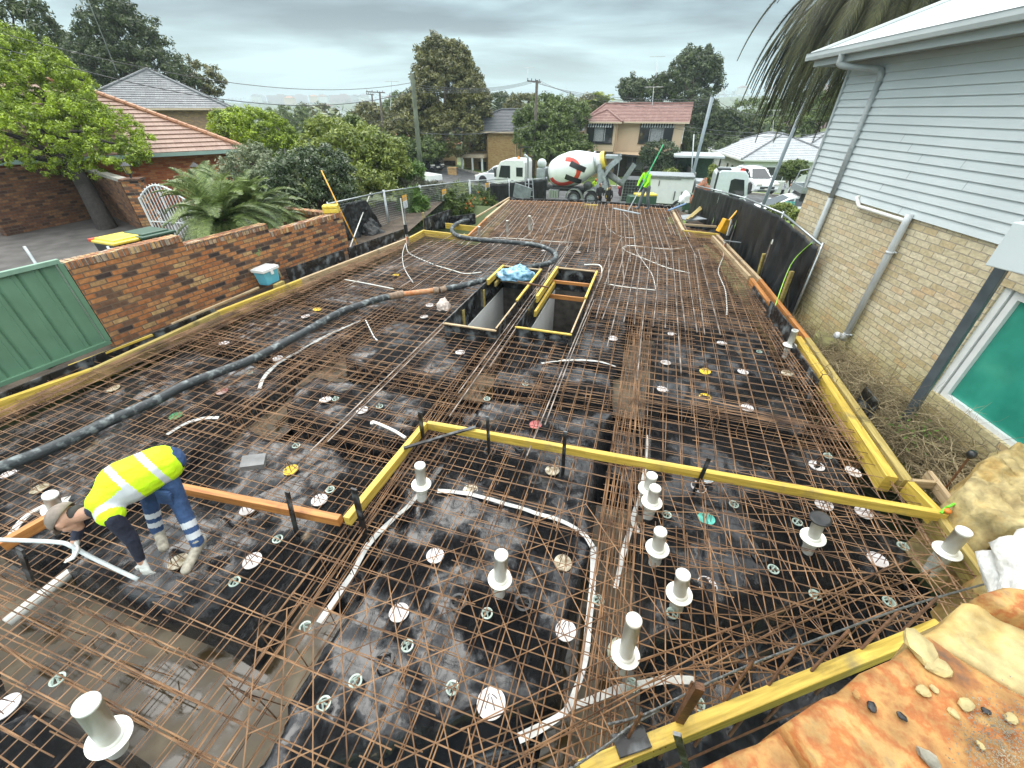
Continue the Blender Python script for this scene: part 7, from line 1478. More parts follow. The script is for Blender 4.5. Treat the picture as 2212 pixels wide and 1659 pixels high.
h4.p('ridge_tiles', mb, TP, parent=rf); mb = MB(); mb.add([(9.9, 1.2, U1), (9.9, 8.3, U1), (9.9, 4.8, U1+1.4)], [(0, 1, 2)]); h4.p('gable', mb, PE)
mb = MB(); mb.beam((-.5, -.52, U1-.05), (3.9, -.52, U1-.05), .12, .13); mb.beam((3.9, .88, U1-.05), (10.4, .88, U1-.05), .12, .13); h4.p('gutter', mb, CREAM)
def aw(x0, x1, y, z):
    mb = MB(); mb2 = MB(); n = int((x1-x0)/.13)
    for i in range(n): (mb if i % 2 else mb2).add([(x0+i*.13, y-.02, z), (x0+(i+1)*.13, y-.02, z), (x0+(i+1)*.13, y-.35, z-.32), (x0+i*.13, y-.35, z-.32)], [(0, 1, 2, 3)])
    o = h4.p('awning', mb, M['white']); h4.p('dark_stripes', mb2, M['dark'], parent=o)
for x0, x1, y in ((.25, 3.05, -.02), (5.6, 9.0, 1.55)): h4.win(x0, x1, U0+.75, U1-.35, y, M['wframe_d'], 3, gm=M['glassp'] if 'glassp' in M else None, curtain=(.3, .72)); aw(x0, x1, y, U1-.15)
h4.win(2.4, 3.6, U0+.8, U1-.5, 9.96, M['wframe_w'], 2, side='r'); h4.win(1.2, 2.3, .3, 2.0, -.02, mat('tan_frame', (.45, .38, .24), .6), 1, gm=mat('amber_blind', (.30, .22, .10), .5)); h4.win(4.6, 8.6, .8, 2.2, 2.58, M['wframe_d'], 4, curtain=(.25, .75))
mb = MB(); mb.add([(3.0, .1, 2.72), (7.4, .1, 2.50), (7.4, 2.6, 2.9), (3.0, 2.6, 2.9)], [(0, 1, 2, 3)]); o = h4.p('porch_roof', mb, PE); mb = MB(); mb.beam((3.0, .08, 2.64), (7.4, .08, 2.42), .06, .14); h4.p('porch_fascia', mb, M['dark'], parent=o)
for x in (3.6, 5.4, 7.2): mb = MB(); mb.beam((x, .2, -.5), (x, .2, 2.5), .1, .1); h4.p('post', mb, M['dark'])
# low white house, right
c = T(1603, 345, 40.5); h5 = House('white_house', (c.x+.5, c.y+.4, c.z-2.8), radians(-9), 'low white rendered house with pale grey tiled roof at the right'); h5.block(0, 16, 0, 15, -1.2, 2.75, WHT); h5.hip(0, 9, 0, 13, 2.8, 22, TW, gut=WHT, rm=TG); h5.hip(6, 16, 3.5, 13, 2.85, 22, TW, gut=WHT, rm=TG); mb = MB(); mb.add([(7.6, .2, 2.75), (16, .2, 2.75), (16, 3.6, 3.25), (7.6, 3.6, 3.25)], [(0, 1, 2, 3)]); h5.p('metal_roof', mb, M['trim'])
h5.win(2.2, 5.0, .9, 2.2, -.01, M['wframe_w'], 3); 
for y in (4, 7, 9): h5.win(-y-.5, -y, 1.2, 2.2, -.01, M['dark'], 1, side='l') if False else None
mb = MB()
for y in (3.4, 5.2, 8.4): mb.box((-.01, y, 1.5), (.04, .6, .9))
h5.p('side_windows', mb, M['glass'])
c = T(1640, 395, 38); vwall('garden_wall', (c.x-.5, c.y-1), (c.x+10, c.y-3.6), -4.2, -2.0, .2, WHT, 'white rendered garden wall in front of the low white house', 'wall')
c = T(1650, 290, 60); h6 = House('brown_roof_house', (c.x, c.y, c.z-3), radians(-12), 'long house with dark brown roof behind the white house'); h6.block(0, 16, 0, 9, -2, 2.9, M['tanbrick']); h6.hip(0, 16, 0, 9, 2.95, 18, TB, rm=TB)
c = T(800, 313, 50); h7 = House('terracotta_cottage', (c.x, c.y, c.z-3), radians(-28), 'small cottage with orange tiled roof and grey chimney behind the power poles'); h7.block(0, 8, 0, 7, -2, 2.9, CREAM); h7.hip(0, 8, 0, 7, 2.95, 28, TO, rm=TO); mb = MB(); mb.box((4.6, 2, 4.6), (.8, .8, 2.4)); h7.p('chimney', mb, M['conc'])
c = T(1574, 268, 95); h8 = House('blue_roof_house', (c.x, c.y, c.z-3), .2, 'distant house with blue grey roof among the trees on the right'); h8.block(0, 7, 0, 6, -2, 3, WHT); h8.hip(0, 7, 0, 6, 3, 30, TG, rm=TG)
# carport and small structures between
c = T(1462, 345, 38); cpz = hgt(c.x, c.y); cp = empty('carport', (c.x, c.y, cpz), radians(-17), 'flat roofed carport behind the grey steel pole', 'carport'); mb = MB(); mb.box((1.9, 2, 2.75), (4.4, 4.6, .16)); o = mb.build('roof', M['trim']); o.parent = cp
for x in (.1, 3.8): mb = MB(); mb.beam((x, 0, 0), (x, 0, 2.7), .1, .1); o = mb.build('post', M['dark']); o.parent = cp
mb = MB(); mb.box((1.8, 3.6, 1.2), (3.6, .1, 2.4)); o = mb.build('back_wall', mat('green_sheet', (.04, .10, .07), .6)); o.parent = cp
c = T(1525, 355, 36); vwall('paling_fence', (c.x-1.1, c.y-1), (c.x+.6, c.y+6), -3.3, -1.2, .06, mat('grey_palings', (.22, .21, .20), .8, var=.3), 'weathered grey paling fence beside the white house', 'fence')
c = T(860, 352, 50); vwall('paling_fence', (c.x-9, c.y+2), (c.x+7, c.y+1), -4.2, -1.9, .08, mat('brown_palings', (.13, .09, .07), .8, var=.4, scale=4), 'brown paling fence under the tall street trees', 'fence')
c = G(978, 386, -2.8); mb = MB(); mb.box((0, 0, .45), (.9, .5, 1.1)); mb.box((0, 0, 1.05), (1.0, .6, .12)); mb.box((-.1, -.26, .6), (.3, .03, .25)); o = mb.build('brick_letterbox', YB); o.location = c; tag(o, 'small tan brick letterbox on the far verge', 'letterbox')
bh = T(1144, 345, 39); bb = empty('basketball_hoop', (bh.x-.3, bh.y, -2.9), 0, 'basketball hoop standing behind the white cab', 'hoop'); mb = MB(); mb.tube([(0, .3, 0), (0, .3, 3.0)], .06, 8); o = mb.build('pole', M['dark']); o.parent = bb; mb = MB(); 
for k in range(2): mb.beam((-.65, .2, 2.5+k*.85), (.65, .2, 2.5+k*.85), .05, .07); mb.beam((-.62+1.24*k, .2, 2.5), (-.62+1.24*k, .2, 3.35), .05, .07)
mb.lathe([(.22, 2.62), (.24, 2.6)], 14); o = mb.build('backboard', M['dark']); o.parent = bb
# distant little houses: one of each kind then copies
dk = []
for m_, r_ in ((WHT, TR_), (CREAM, TO), (WHT, TG)):
    h = House('distant_house', (0, 0, -500), 0, 'tiny hazy house on the far hillside, like its neighbours'); h.block(0, 12, 0, 8, -3, 4, m_); h.hip(0, 12, 0, 8, 4, 26, r_, ridge=False); h.rt['group'] = 'houses on the far hillsides'; dk.append(h.rt)
Rh = random.Random(31)
for i in range(60):
    d = Rh.choice([Rh.uniform(260, 600), Rh.uniform(700, 1500)]); a = Rh.uniform(-.62, -.05) if i % 2 else Rh.uniform(.38, .75); x, y = d*sin(a), d*cos(a); c = dk[i] if i < 3 else copy_tree(dk[i % 3]); c.location = (x, y, hgt(x, y)+4.5+d*.004); c.rotation_euler = (0, 0, Rh.uniform(-.6, .6)); k = 1+d/1600; c.scale = (k, k, k)
for i, (x, t, w_, hh) in enumerate([(600, 1300, 60, 30), (640, 1350, 70, 34), (690, 1250, 55, 26), (735, 1300, 62, 36), (765, 1380, 40, 28), (560, 1350, 35, 22)]):
    p = T(x, 214, t); z = p.z-hh*.9-14; mb = MB(); mb.box((0, 0, hh/2-8), (w_, 20, hh+30)); mb.box((w_*.2, 0, hh*.8+10), (w_*.3, 14, hh*.4)); o = mb.build('distant_block', mat('far_block_%d' % i, (.38+.05*(i % 2), .30+.07*(i % 3), .27+.08*(i % 3)), .8)); o.location = (p.x, p.y, z+14); tag(o, 'hazy apartment block on the left skyline, like its neighbours', 'building', 'apartment blocks on the skyline')
# ================================================================== POLES, ANTENNAS, WIRES
def pole(x0, y0, x1, y1, t, r, m, label, name='power_pole', zb=None, arm=None, taper=.8):
    tp = T(x0, y0, t); r_ = ray(x1, y1); tt = tp.y/r_.y; b = Vector((r_.x*tt, tp.y, EYE+r_.z*tt)); g_ = hgt(b.x, b.y) if zb is None else zb; k = (tp.z-g_)/(tp.z-b.z); bt = tp+(b-tp)*k; rt = empty(name, tuple(bt), 0, label, 'pole'); d = tp-bt
    mb = MB(); mb.tube([Vector((0, 0, -.3)), d*.5, d], [r, r*.9, r*taper], 12); o = mb.build('shaft', m, smooth=True); o.parent = rt
    if arm:
        for z_, w_ in arm:
            mb = MB(); a = d+Vector((-w_*.72, .1, -z_+.1)); b2 = d+Vector((w_*.28, -.1, -z_-.02)); mb.beam(a, b2, .1, .11)
            for k_ in range(4): q = a.lerp(b2, .05+k_*.28); mb.tube([q, q+Vector((0, 0, .22))], .04, 6)
            o = mb.build('crossarm', M['wpole']); o.parent = rt
    return tp
M['wpole'] = mat('old_timber_pole', (.10, .085, .07), .85, var=.35, scale=3, bump=.5); GP = mat('green_grey_pole', (.11, .13, .09), .8, var=.3, scale=2, bump=.4); SP_ = mat('grey_steel_pole', (.24, .29, .32), .45, var=.1)
P1 = pole(890, 160, 911, 385, 24, .16, GP, 'leaning green grey power pole nearest the camera, left of the tall tree'); P2 = pole(1160, 173, 1152, 365, 38, .16, M['wpole'], 'dark timber power pole with slanting crossarm behind the white cab', arm=[(.15, 1.3)])
P3 = pole(820, 198, 830, 315, 55, .15, M['wpole'], 'slender power pole with wide crossarm in front of the orange roof', arm=[(.1, 2.6)]); P4 = pole(803, 203, 813, 290, 62, .14, M['wpole'], 'thin power pole left of the one with the wide crossarm', arm=[(.1, 1.2)]); P5_ = pole(592, 243, 612, 330, 42, .14, M['wpole'], 'short dark pole above the weeping round shrub')
P6 = pole(1539, 209, 1494, 387, 24, .105, SP_, 'tall grey steel pole leaning beside the far end of the black fence', 'steel_pole', taper=1); P7 = pole(1737, 222, 1648, 443, 15.5, .075, SP_, 'grey steel pole rising behind the black fence under the palm fronds', 'steel_pole', taper=1)
pole(1499, 290, 1493, 380, 26, .04, M['galv'], 'slim pale post left of the grey steel pole', 'slim_post', taper=1)
def antenna(x, y0, y1, t, label, w_=1.0):
    a = T(x, y0, t); b = T(x-3, y1, t); rt = empty('tv_antenna', tuple(b), 0, label, 'antenna'); d = a-b; mb = MB(); mb.tube([Vector((0, 0, 0)), d], .03, 5); mb.tube([d+Vector((-w_, .2, 0)), d+Vector((w_, -.2, 0))], .025, 4)
    for k in range(6): q = d+Vector((-w_+k*w_*.4, .2-.08*k, 0)); mb.tube([q-Vector((.05, .4, 0)), q+Vector((.05, .4, 0))], .015, 4)
    o = mb.build('antenna', M['galv']); o.parent = rt
for a in [(1420, 122, 168, 50, 'tall television antenna above the dark she-oak'), (1412, 188, 228, 43, 'television antenna on the peach house roof'), (1141, 146, 172, 60, 'television antenna behind the slanting crossarm pole'), (846, 176, 250, 55, 'television antenna on a tall mast left of the nearest pole'), (1566, 204, 215, 90, 'tiny television antenna on the right skyline'), (1672, 238, 285, 50, 'television antenna above the brown roof')]: antenna(a[0], a[1], a[2], a[3], a[4], .9 if a[3] < 80 else 1.8)
tubeobj('roof_mast', [T(186, -10, 25), T(251, 152, 31)], .03, M['galv'], 'long thin mast rising from the grey pyramid roof', 'mast', 5)
WIRE = mat('wire', (.05, .055, .06), .5)
def wire(p, q, sag_, label, r=.012):
    p, q = Vector(p), Vector(q); pts = []
    for i in range(17): f = i/16; c = p.lerp(q, f); c.z -= sag_*4*f*(1-f); pts.append(c)
    tubeobj('overhead_wire', pts, r, WIRE, label, 'wire', 4)
wire(T(-60, 55, 13), P1+Vector((0, 0, -.4)), .9, 'upper of the two wires crossing the cypress to the nearest pole'); wire(T(-60, 85, 13), P1+Vector((0, 0, -.8)), 1.2, 'lower of the two wires crossing the cypress to the nearest pole', .016)
wire(P5_, P1+Vector((0, 0, -1.6)), 1.2, 'sagging wire from the short pole to the nearest pole'); wire(P3+Vector((-1, 0, 0)), P1+Vector((0, 0, -.5)), .6, 'wire from the wide crossarm to the nearest pole, left'); wire(P3+Vector((.6, 0, 0)), P1+Vector((0, 0, -.7)), .5, 'wire from the wide crossarm to the nearest pole, right')
for i in range(4): wire(P1+Vector((0, 0, -.5-.12*i)), P2+Vector((-.9+.3*i, 0, -.1)), .35, ['top', 'second', 'third', 'lowest'][i]+' of the four wires between the nearest pole and the crossarm pole'); wire(P2+Vector((-.8+.36*i, 0, -.05)), P6+Vector((.05*i, 0, -.1-.1*i)), .5+.1*i, ['top', 'second', 'third', 'lowest'][i]+' of the four wires crossing above the peach roof')
wire(P1+Vector((.1, 0, -3.0)), P2+Vector((0, 0, -3.5)), .35, 'thick communication cable across the tall street tree', .022); wire(P2+Vector((0, 0, -3.5)), h4.rt.matrix_world.translation+Vector((3, 0, U1)) if False else T(1290, 264, 42), .3, 'service cable to the peach house gutter', .018); wire(P2+Vector((0, 0, -2.2)), T(760, 205, 70), .8, 'long faint wire leading left from the crossarm pole')
wire(T(1454, 268, 42), T(1800, 292, 16), .2, 'upper low wire passing right from the peach house'); wire(T(1454, 276, 42), T(1800, 296, 16), .25, 'lower low wire passing right from the peach house'); wire(P6, T(1650, 281, 45), .5, 'wire running down from the grey steel pole to the brown roof'); wire(P6, T(1800, 225, 14.5), .6, 'faint wire leading right from the top of the grey steel pole')
# ================================================================== VEHICLES
def wheel(rt, x, y, z, r, w_, rim='chrome', sp_=5, name='wheel'):
    Mx = Matrix.Translation((x, y, z)) @ Matrix.Rotation(pi/2, 4, 'X'); mb = MB(); mb.lathe([(r*.62, -w_/2), (r*.95, -w_/2), (r, -w_*.35), (r, w_*.35), (r*.95, w_/2), (r*.62, w_/2), (r*.6, 0), (r*.62, -w_/2)], 24, Mx); o = mb.build(name, M['rubber'], smooth=False); o.parent = rt
    mb = MB(); mb.lathe([(0, w_*.42), (r*.16, w_*.42), (r*.2, w_*.3), (r*.2, w_*.25)], 12, Mx); mb.lathe([(r*.64, w_*.46), (r*.57, w_*.46), (r*.54, w_*.1), (0, w_*.1)], 20, Mx)
    for k in range(sp_): a = 2*pi*k/sp_; mb.beam(Mx @ Vector((r*.12*cos(a), r*.12*sin(a), w_*.33)), Mx @ Vector((r*.6*cos(a), r*.6*sin(a), w_*.36)), r*.17, w_*.1, up=(0, 1, 0))
    q = mb.build('rim', M[rim]); q.parent = o
def car(name, loc, rz, label, L_, W_, H_, paint, style='suv', flip=1, tail=True):
    rt = empty(name, tuple(loc), rz, label, 'car'); wr = .34 if style != 'suv' else .37; h0 = .22; bl = .60*H_  # belt line
    fr = L_/2; 
    if style == 'suv': body = [(-fr, .45), (-fr+.02, bl*.95), (-fr+.2, bl+.08), (fr-1.25, bl), (fr-.35, bl-.12), (fr-.05, bl-.32), (fr, .42), (fr-.15, h0), (-fr+.12, h0)]; cab = [(-fr+.12, bl), (-fr+.42, H_-.12), (-fr+.75, H_), (fr-2.3, H_), (fr-2.0, H_-.05), (fr-1.15, bl-.02)]
    else: body = [(-fr, .5), (-fr+.03, bl*.9), (-fr+.25, bl+.06), (fr-1.2, bl-.03), (fr-.4, bl-.2), (fr-.06, bl-.38), (fr, .38), (fr-.15, h0), (-fr+.15, h0)]; cab = [(-fr+.2, bl), (-fr+.75, H_-.1), (-fr+1.3, H_), (fr-2.3, H_-.02), (fr-1.95, H_-.1), (fr-1.0, bl-.06)]
    mb = MB(); n = len(body); rings = []
    for y, k in ((-W_/2+.02, .93), (-W_/2, .0), (W_/2, .0), (W_/2-.02, .93)): rings.append(y)
    def loft(prof, ys):
        vs = []; fs = []; n = len(prof); cx_ = sum(p[0] for p in prof)/n; cz_ = sum(p[1] for p in prof)/n
        for y, s_ in ys: vs += [Vector((cx_+(p[0]-cx_)*s_, y(p[1]) if callable(y) else y, cz_+(p[1]-cz_)*s_)) for p in prof]
        for k in range(len(ys)-1): fs += [(k*n+i, k*n+(i+1) % n, (k+1)*n+(i+1) % n, (k+1)*n+i) for i in range(n)]
        return vs, fs+[tuple(range(n-1, -1, -1)), tuple((len(ys)-1)*n+i for i in range(n))]
    mb.add(*loft(body, [(-W_/2, .955), (-W_/2+.035, .985), (-W_/2+.12, 1), (W_/2-.12, 1), (W_/2-.035, .985), (W_/2, .955)])); o = mb.build('body', paint, bevel=.03, smooth=False); o.parent = rt
    th = lambda s_, k: (lambda z: s_*(W_/2-.07-(z-bl)*.30-k)); mb = MB(); mb.add(*loft(cab, [(th(-1, 0), .99), (th(-1, .08), 1), (th(1, .08), 1), (th(1, 0), .99)])); q = mb.build('cabin', paint, bevel=.03); q.parent = rt
    gl = [(p[0]*.97+(.0), bl+.05 if p[1] < bl+.1 else bl+(p[1]-bl)*.84) for p in cab]; mb = MB(); mb.add(*loft(gl, [(th(-1, -.012), .97), (th(-1, .02), .97), (th(1, .02), .97), (th(1, -.012), .97)])); q = mb.build('side_glass', M['glass']); q.parent = rt
    for sx, a, b in ((1, cab[-2], cab[-1]), (-1, cab[1], cab[0])):
        mb = MB(); dz = Vector((sx*.012, 0, .012)); w0 = W_/2-.2; w1 = W_/2-.12-(a[1]-bl)*.3; mb.add([Vector((b[0], -w0, b[1]+.05))+dz, Vector((b[0], w0, b[1]+.05))+dz, Vector((a[0], w1-.1, a[1]-.02))+dz, Vector((a[0], -w1+.1, a[1]-.02))+dz], [(0, 1, 2, 3)]); q = mb.build('windscreen', M['glass'], thick=.01); q.parent = rt
    mb = MB(); xs = (-fr+1.55, fr-1.9, fr-2.75) if style == 'suv' else (fr-2.2,)
    for x in xs:
        for s_ in (-1, 1): mb.box((x, s_*(W_/2-.085-(H_-bl)*.12), bl+(H_-bl)*.42), (.07, .03, (H_-bl)*.78))
    q = mb.build('pillars', paint); q.parent = rt
    for sx in (-fr+.85, fr-.88):
        for s_ in (-1, 1):
            mb = MB(); mb.lathe([(0, 0), (wr*1.16, 0), (wr*1.16, .012), (0, .012)], 22, Matrix.Translation((sx, s_*(W_/2-.006*0)-(.0 if s_ > 0 else .012)*0, wr*1.02)) @ Matrix.Rotation(-s_*pi/2, 4, 'X')); q = mb.build('wheel_arch', M['dark']); q.parent = rt
            wheel(rt, sx, s_*(W_/2-.075), wr, wr, .2, sp_=10)
    for s_ in (-1, 1):
        mb = MB(); mb.box((fr-.12, s_*(W_/2-.28), bl-.26), (.28, .42, .13)); q = mb.build('headlight', M['lamp'], bevel=.02); q.parent = rt
        mb = MB(); mb.box((-fr+.06, s_*(W_/2-.2), bl-.05), (.22, .36, .16)); q = mb.build('tail_light', M['red'], bevel=.02); q.parent = rt
        mb = MB(); mb.box((fr-1.45, s_*(W_/2+.08), bl+.12), (.12, .2, .13)); q = mb.build('mirror', paint, bevel=.03); q.parent = rt
    mb = MB(); mb.box((fr-.02, 0, .52), (.06, W_*.6, .16)); mb.box((fr-.02, 0, .3), (.05, W_*.7, .1)); q = mb.build('grille', M['dark']); q.parent = rt
    mb = MB(); mb.box((fr+.03, 0, .42), (.02, .42, .12)); mb.box((-fr-.01, 0, .62), (.02, .42, .12)); q = mb.build('number_plate', M['lamp']); q.parent = rt
    if style == 'suv':
        mb = MB()
        for s_ in (-1, 1): mb.tube([(-fr+1, s_*(W_/2-.35), H_+.05), (fr-2.5, s_*(W_/2-.35), H_+.05)], .025, 6)
        q = mb.build('roof_rails', M['galv']); q.parent = rt
    return rt
gz = lambda p: (p[0], p[1], hgt(p[0], p[1])+.07)
BKP = mat('black_car_paint', (.02, .022, .028), .2, var=.1, coat=1); SR = -A0
car('parked_car', gz(G(927, 383, -2.9)), SR-.55, 'dark blue grey hatchback parked at the far kerb behind the leaning pole', 4.2, 1.76, 1.46, BKP, 'hatch')
car('parked_suv', gz(T(1078, 378, 40.5)), SR+pi, 'white four wheel drive wagon behind the mixer cab, seen from its tail', 4.6, 1.83, 1.68, M['white'], 'suv')
cc_ = T(1697, 447, 24.3); car('white_hatchback', (cc_.x, cc_.y, cc_.z-.72), SR+pi+.10, 'white coupe-like hatchback with red tail lights behind the black fence', 4.25, 1.8, 1.42, M['white'], 'hatch')
c = T(1628, 385, 32.5); car('parked_suv', (c.x, c.y, c.z-.9), SR-1.25, 'white wagon facing the camera between the cab and white house', 4.6, 1.85, 1.68, M['white'], 'suv')
# small white box trailer, left
c = T(925, 392, 38); rt = empty('trailer', (c.x, c.y, hgt(c.x, c.y)), SR-.5, 'low white trailer parked behind the leaning pole', 'trailer'); mb = MB(); mb.box((0, 0, .75), (2.6, 1.5, .45)); o = mb.build('tray', M['white'], bevel=.02); o.parent = rt; wheel(rt, 0, -.8, .3, .3, .2); wheel(rt, 0, .8, .3, .3, .2)
# ute with tray, far right
c = T(1765, 415, 23.5); rt = empty('tray_ute', (c.x, c.y, c.z-.95), SR+.05, 'silver tray back ute with black underbody cut off by the pale house', 'ute'); mb = MB(); mb.box((.3, 0, 1.02), (2.9, 1.9, .08))
for s_ in (-1, 1): mb.box((.3, s_*.94, 1.18), (2.9, .05, .26))
mb.box((-1.13, 0, 1.18), (.05, 1.9, .26)); o = mb.build('tray', M['galv']); o.parent = rt; mb = MB(); mb.tube([(-1.1, -.85, 1.2), (-1.0, -.85, 1.95), (-.55, -.85, 2.05), (-.5, -.85, 1.2)], .035, 6); mb.tube([(-1.1, .85, 1.2), (-1.0, .85, 1.95), (-.55, .85, 2.05), (-.5, .85, 1.2)], .035, 6); o = mb.build('ladder_rack', M['galv']); o.parent = rt
mb = MB(); mb.box((.6, 0, .72), (3.2, 1.4, .4)); o = mb.build('chassis', M['dark']); o.parent = rt; wheel(rt, .75, -.8, .38, .38, .24, sp_=6); wheel(rt, .75, .8, .38, .38, .24, sp_=6); mb = MB(); mb.box((2.9, 0, 1.15), (2.2, 1.8, 1.3)); o = mb.build('cab', M['galv'], bevel=.15); o.parent = rt
mb = MB(); mb.box((-1.6, -.2, .25), (.5, .5, .5)); tag(mb.build('tub', mat('teal_tub', (.10, .42, .40), .4), loc=None), 'teal tub at the tail of the tray ute', 'tub').location = rt.location
# concrete mixer: local +X is image right (rear)
TZ = hgt(*S(-5.26, 35.7).to_2d())+.07; mx_ = empty('mixer_truck', tuple(S(-5.1, 35.7, TZ)), -A0, 'white concrete mixer truck with red ring emblem on its drum', 'truck')
def tp(name, mb, m, smooth=False, parent=None, bevel=0): o = mb.build(name, m, smooth=smooth, bevel=bevel); o.parent = parent or mx_; return o
for x in (-.68, .68):
    for s_ in (-1, 1): wheel(mx_, x, s_*1.0, .5, .5, .32, 'grey', 8)
    mb = MB()
    for s_ in (-1,): mb.lathe([(.62, -.05), (.68, -.05), (.68, .42), (.62, .42)], 26, Matrix.Translation((x, s_*.82, .5)) @ Matrix.Rotation(pi/2, 4, 'X'))
    mb.v = [(a, b, c) if c > .45 else (a, b, .45) for a, b, c in mb.v]; tp('mudguard', mb, M['galv'])
for s_ in (-1, 1): wheel(mx_, -5.9, s_*1.0, .5, .5, .3, 'grey', 8)
mb = MB(); mb.box((-2.6, 0, 1.0), (8.6, .9, .28)); mb.box((-2.3, -.75, 1.12), (4.6, .12, .12)); tp('chassis', mb, M['dark']); mb = MB()
for i in range(4): mb.box((-2.0-i*.2, -1.0, .72), (.17, .5, .62))
tp('battery_boxes', mb, M['galv'], bevel=.02); mb = MB(); mb.box((-3.9, -.95, .75), (.9, .5, .5)); tp('fuel_tank', mb, M['galv'], bevel=.08)
# cab
cb_ = [(-7.25, .55), (-7.3, 1.5), (-7.1, 2.35), (-6.8, 2.85), (-6.3, 3.02), (-4.9, 3.02), (-4.75, 2.8), (-4.72, .75), (-5.2, .7), (-5.35, 1.1), (-6.4, 1.1), (-6.55, .6)]
mb = MB(); mb.sprism(cb_, -1.15, 1.15); cabo = tp('cab', mb, M['white'], bevel=.06); 
for (a, b, c, d, nm) in ((-6.95, -5.95, 1.75, 2.6, 'door_glass'), (-5.45, -4.9, 1.85, 2.5, 'rear_side_glass')):
    mb = MB(); mb.sprism([(a+.02, c), (b, c-.05 if nm[0] == 'd' else c), (b, d), (a+(.22 if nm[0] == 'd' else 0), d)], -1.17, 1.17); tp(nm, mb, M['glass'], parent=cabo)
mb = MB(); mb.add([(-7.21, -.95, 1.75), (-7.21, .95, 1.75), (-6.98, .9, 2.55), (-6.98, -.9, 2.55)], [(0, 1, 2, 3)]); tp('windscreen', mb, M['glass'], parent=cabo)
mb = MB(); mb.box((-5.75, -1.165, 1.55), (.18, .03, .06)); mb.box((-6.1, -1.16, 1.2), (.1, .02, .3)); tp('door_handle', mb, M['dark'], parent=cabo); mb = MB(); mb.box((-7.15, -1.35, 2.1), (.12, .2, .6)); mb.box((-7.15, 1.35, 2.1), (.12, .2, .6)); tp('mirror', mb, M['dark'], parent=cabo)
mb = MB(); mb.lathe([(.12, 3.02), (.12, 3.12), (.07, 3.18), (0, 3.19)], 12, Matrix.Translation((-5.5, -.3, 0))); tp('beacon', mb, M['orange']); mb = MB(); mb.tube(spl([(-4.55, -.9, .9), (-4.55, -.9, 2.95), (-4.6, -.9, 3.2), (-4.85, -.9, 3.38)]), .085, 10); tp('exhaust_stack', mb, M['galv'], smooth=True)
mb = MB(); mb.ell((-3.55, -.35, 2.75), (.38, .38, .36), 16, 10); tp('water_tank', mb, M['trim'], smooth=True); mb = MB(); mb.box((-3.55, 0, 1.8), (.7, 1.4, 1.3)); tp('pump_frame', mb, M['grey'], bevel=.05)
# drum about a tilted axis
DC = Vector((-1.05, 0, 2.45)); tilt = radians(15); DR = Matrix.Translation(DC) @ Matrix.Rotation(-tilt, 4, 'Y') @ Matrix.Rotation(pi/2, 4, 'Y')
dprof = [(-2.0, .25), (-1.98, .55), (-1.7, .92), (-1.0, 1.16), (-.1, 1.24), (.55, 1.16), (1.35, .86), (1.95, .60), (2.15, .56), (2.5, .62)]
def dr(a):
    for (a0, r0), (a1, r1) in zip(dprof, dprof[1:]):
        if a0 <= a <= a1: f = (a-a0)/(a1-a0); return r0+(r1-r0)*f
    return .3
mb = MB(); aa = [-2.0+4.0*i/48 for i in range(49)]; 
import bisect
def drs(a): return (dr(a-.16)+dr(a-.08)+dr(a)+dr(a+.08)+dr(a+.16))/5 if -1.8 < a < 1.8 else dr(a)
mb.lathe([(0.02, -2.0)]+[(drs(a), a) for a in aa]+[(.56, 2.2)], 48, DR); drum = tp('drum', mb, M['white'], smooth=True)
def dpt(a, b, e_=.012):
    "point on the camera side of the drum, a along the axis, b upwards"
    r_ = drs(a)+e_; b = max(-r_*.98, min(r_*.98, b)); q = DR @ Vector((0, 0, a)); up_ = Vector((-sin(tilt), 0, cos(tilt))); return q+up_*b+Vector((0, -sqrt(max(0, r_*r_-b*b)), 0))
def dpatch(name, fn, nu, nv, m):
    mb = MB(); vs = [dpt(*fn(i/nu, j/nv)) for i in range(nu+1) for j in range(nv+1)]; mb.add(vs, [(i*(nv+1)+j, (i+1)*(nv+1)+j, (i+1)*(nv+1)+j+1, i*(nv+1)+j+1) for i in range(nu) for j in range(nv)]); tp(name, mb, m, parent=drum, smooth=True)
cxa, cxb = -.55, -.02
def ring(a0, a1): return lambda u, v: (cxa+(.98+.34*v)*cos(radians(a0+(a1-a0)*u)), cxb+(.72+.28*v)*sin(radians(a0+(a1-a0)*u)))
dpatch('red_ring', ring(-168, 78), 60, 5, M['red'])
def barf(c, an, L_, w_): return lambda u, v: (c[0]+(u-.5)*L_*cos(an)-(v-.5)*w_*sin(an), c[1]+(u-.5)*L_*sin(an)+(v-.5)*w_*cos(an))
mb = None
def dpt2(fn): return fn
_old = dpt
def dpt(a, b, e_=.022): return _old(a, b, e_)
BLK = mat('black_emblem', (.015, .015, .016), .4); dpatch('black_bar', barf((.55, .10), radians(-36), 1.25, .38), 20, 6, BLK); dpatch('black_bar', barf((.02, -.68), radians(-34), 1.25, .38), 20, 6, BLK)
mb = MB(); mb.lathe([(.72, 1.72), (.80, 1.75), (.80, 1.85), (.70, 1.88)], 36, DR); tp('drum_collar', mb, M['galv'], smooth=True); mb = MB(); mb.lathe([(.60, 2.2), (.64, 2.22), (.64, 2.45), (.60, 2.5)], 30, DR); tp('yellow_band', mb, M['yellowp'])
mb = MB(); 
for s_ in (-1, 1): mb.beam((1.25, s_*.75, 1.1), (1.05, s_*.7, 2.9), .12, .3, up=(1, 0, 0)); mb.beam((1.9, s_*.7, 1.0), (1.25, s_*.7, 2.5), .12, .2, up=(1, 0, 0)); mb.beam((.9, s_*.7, 1.15), (2.0, s_*.7, 2.9), .1, .22, up=(1, 0, 0))
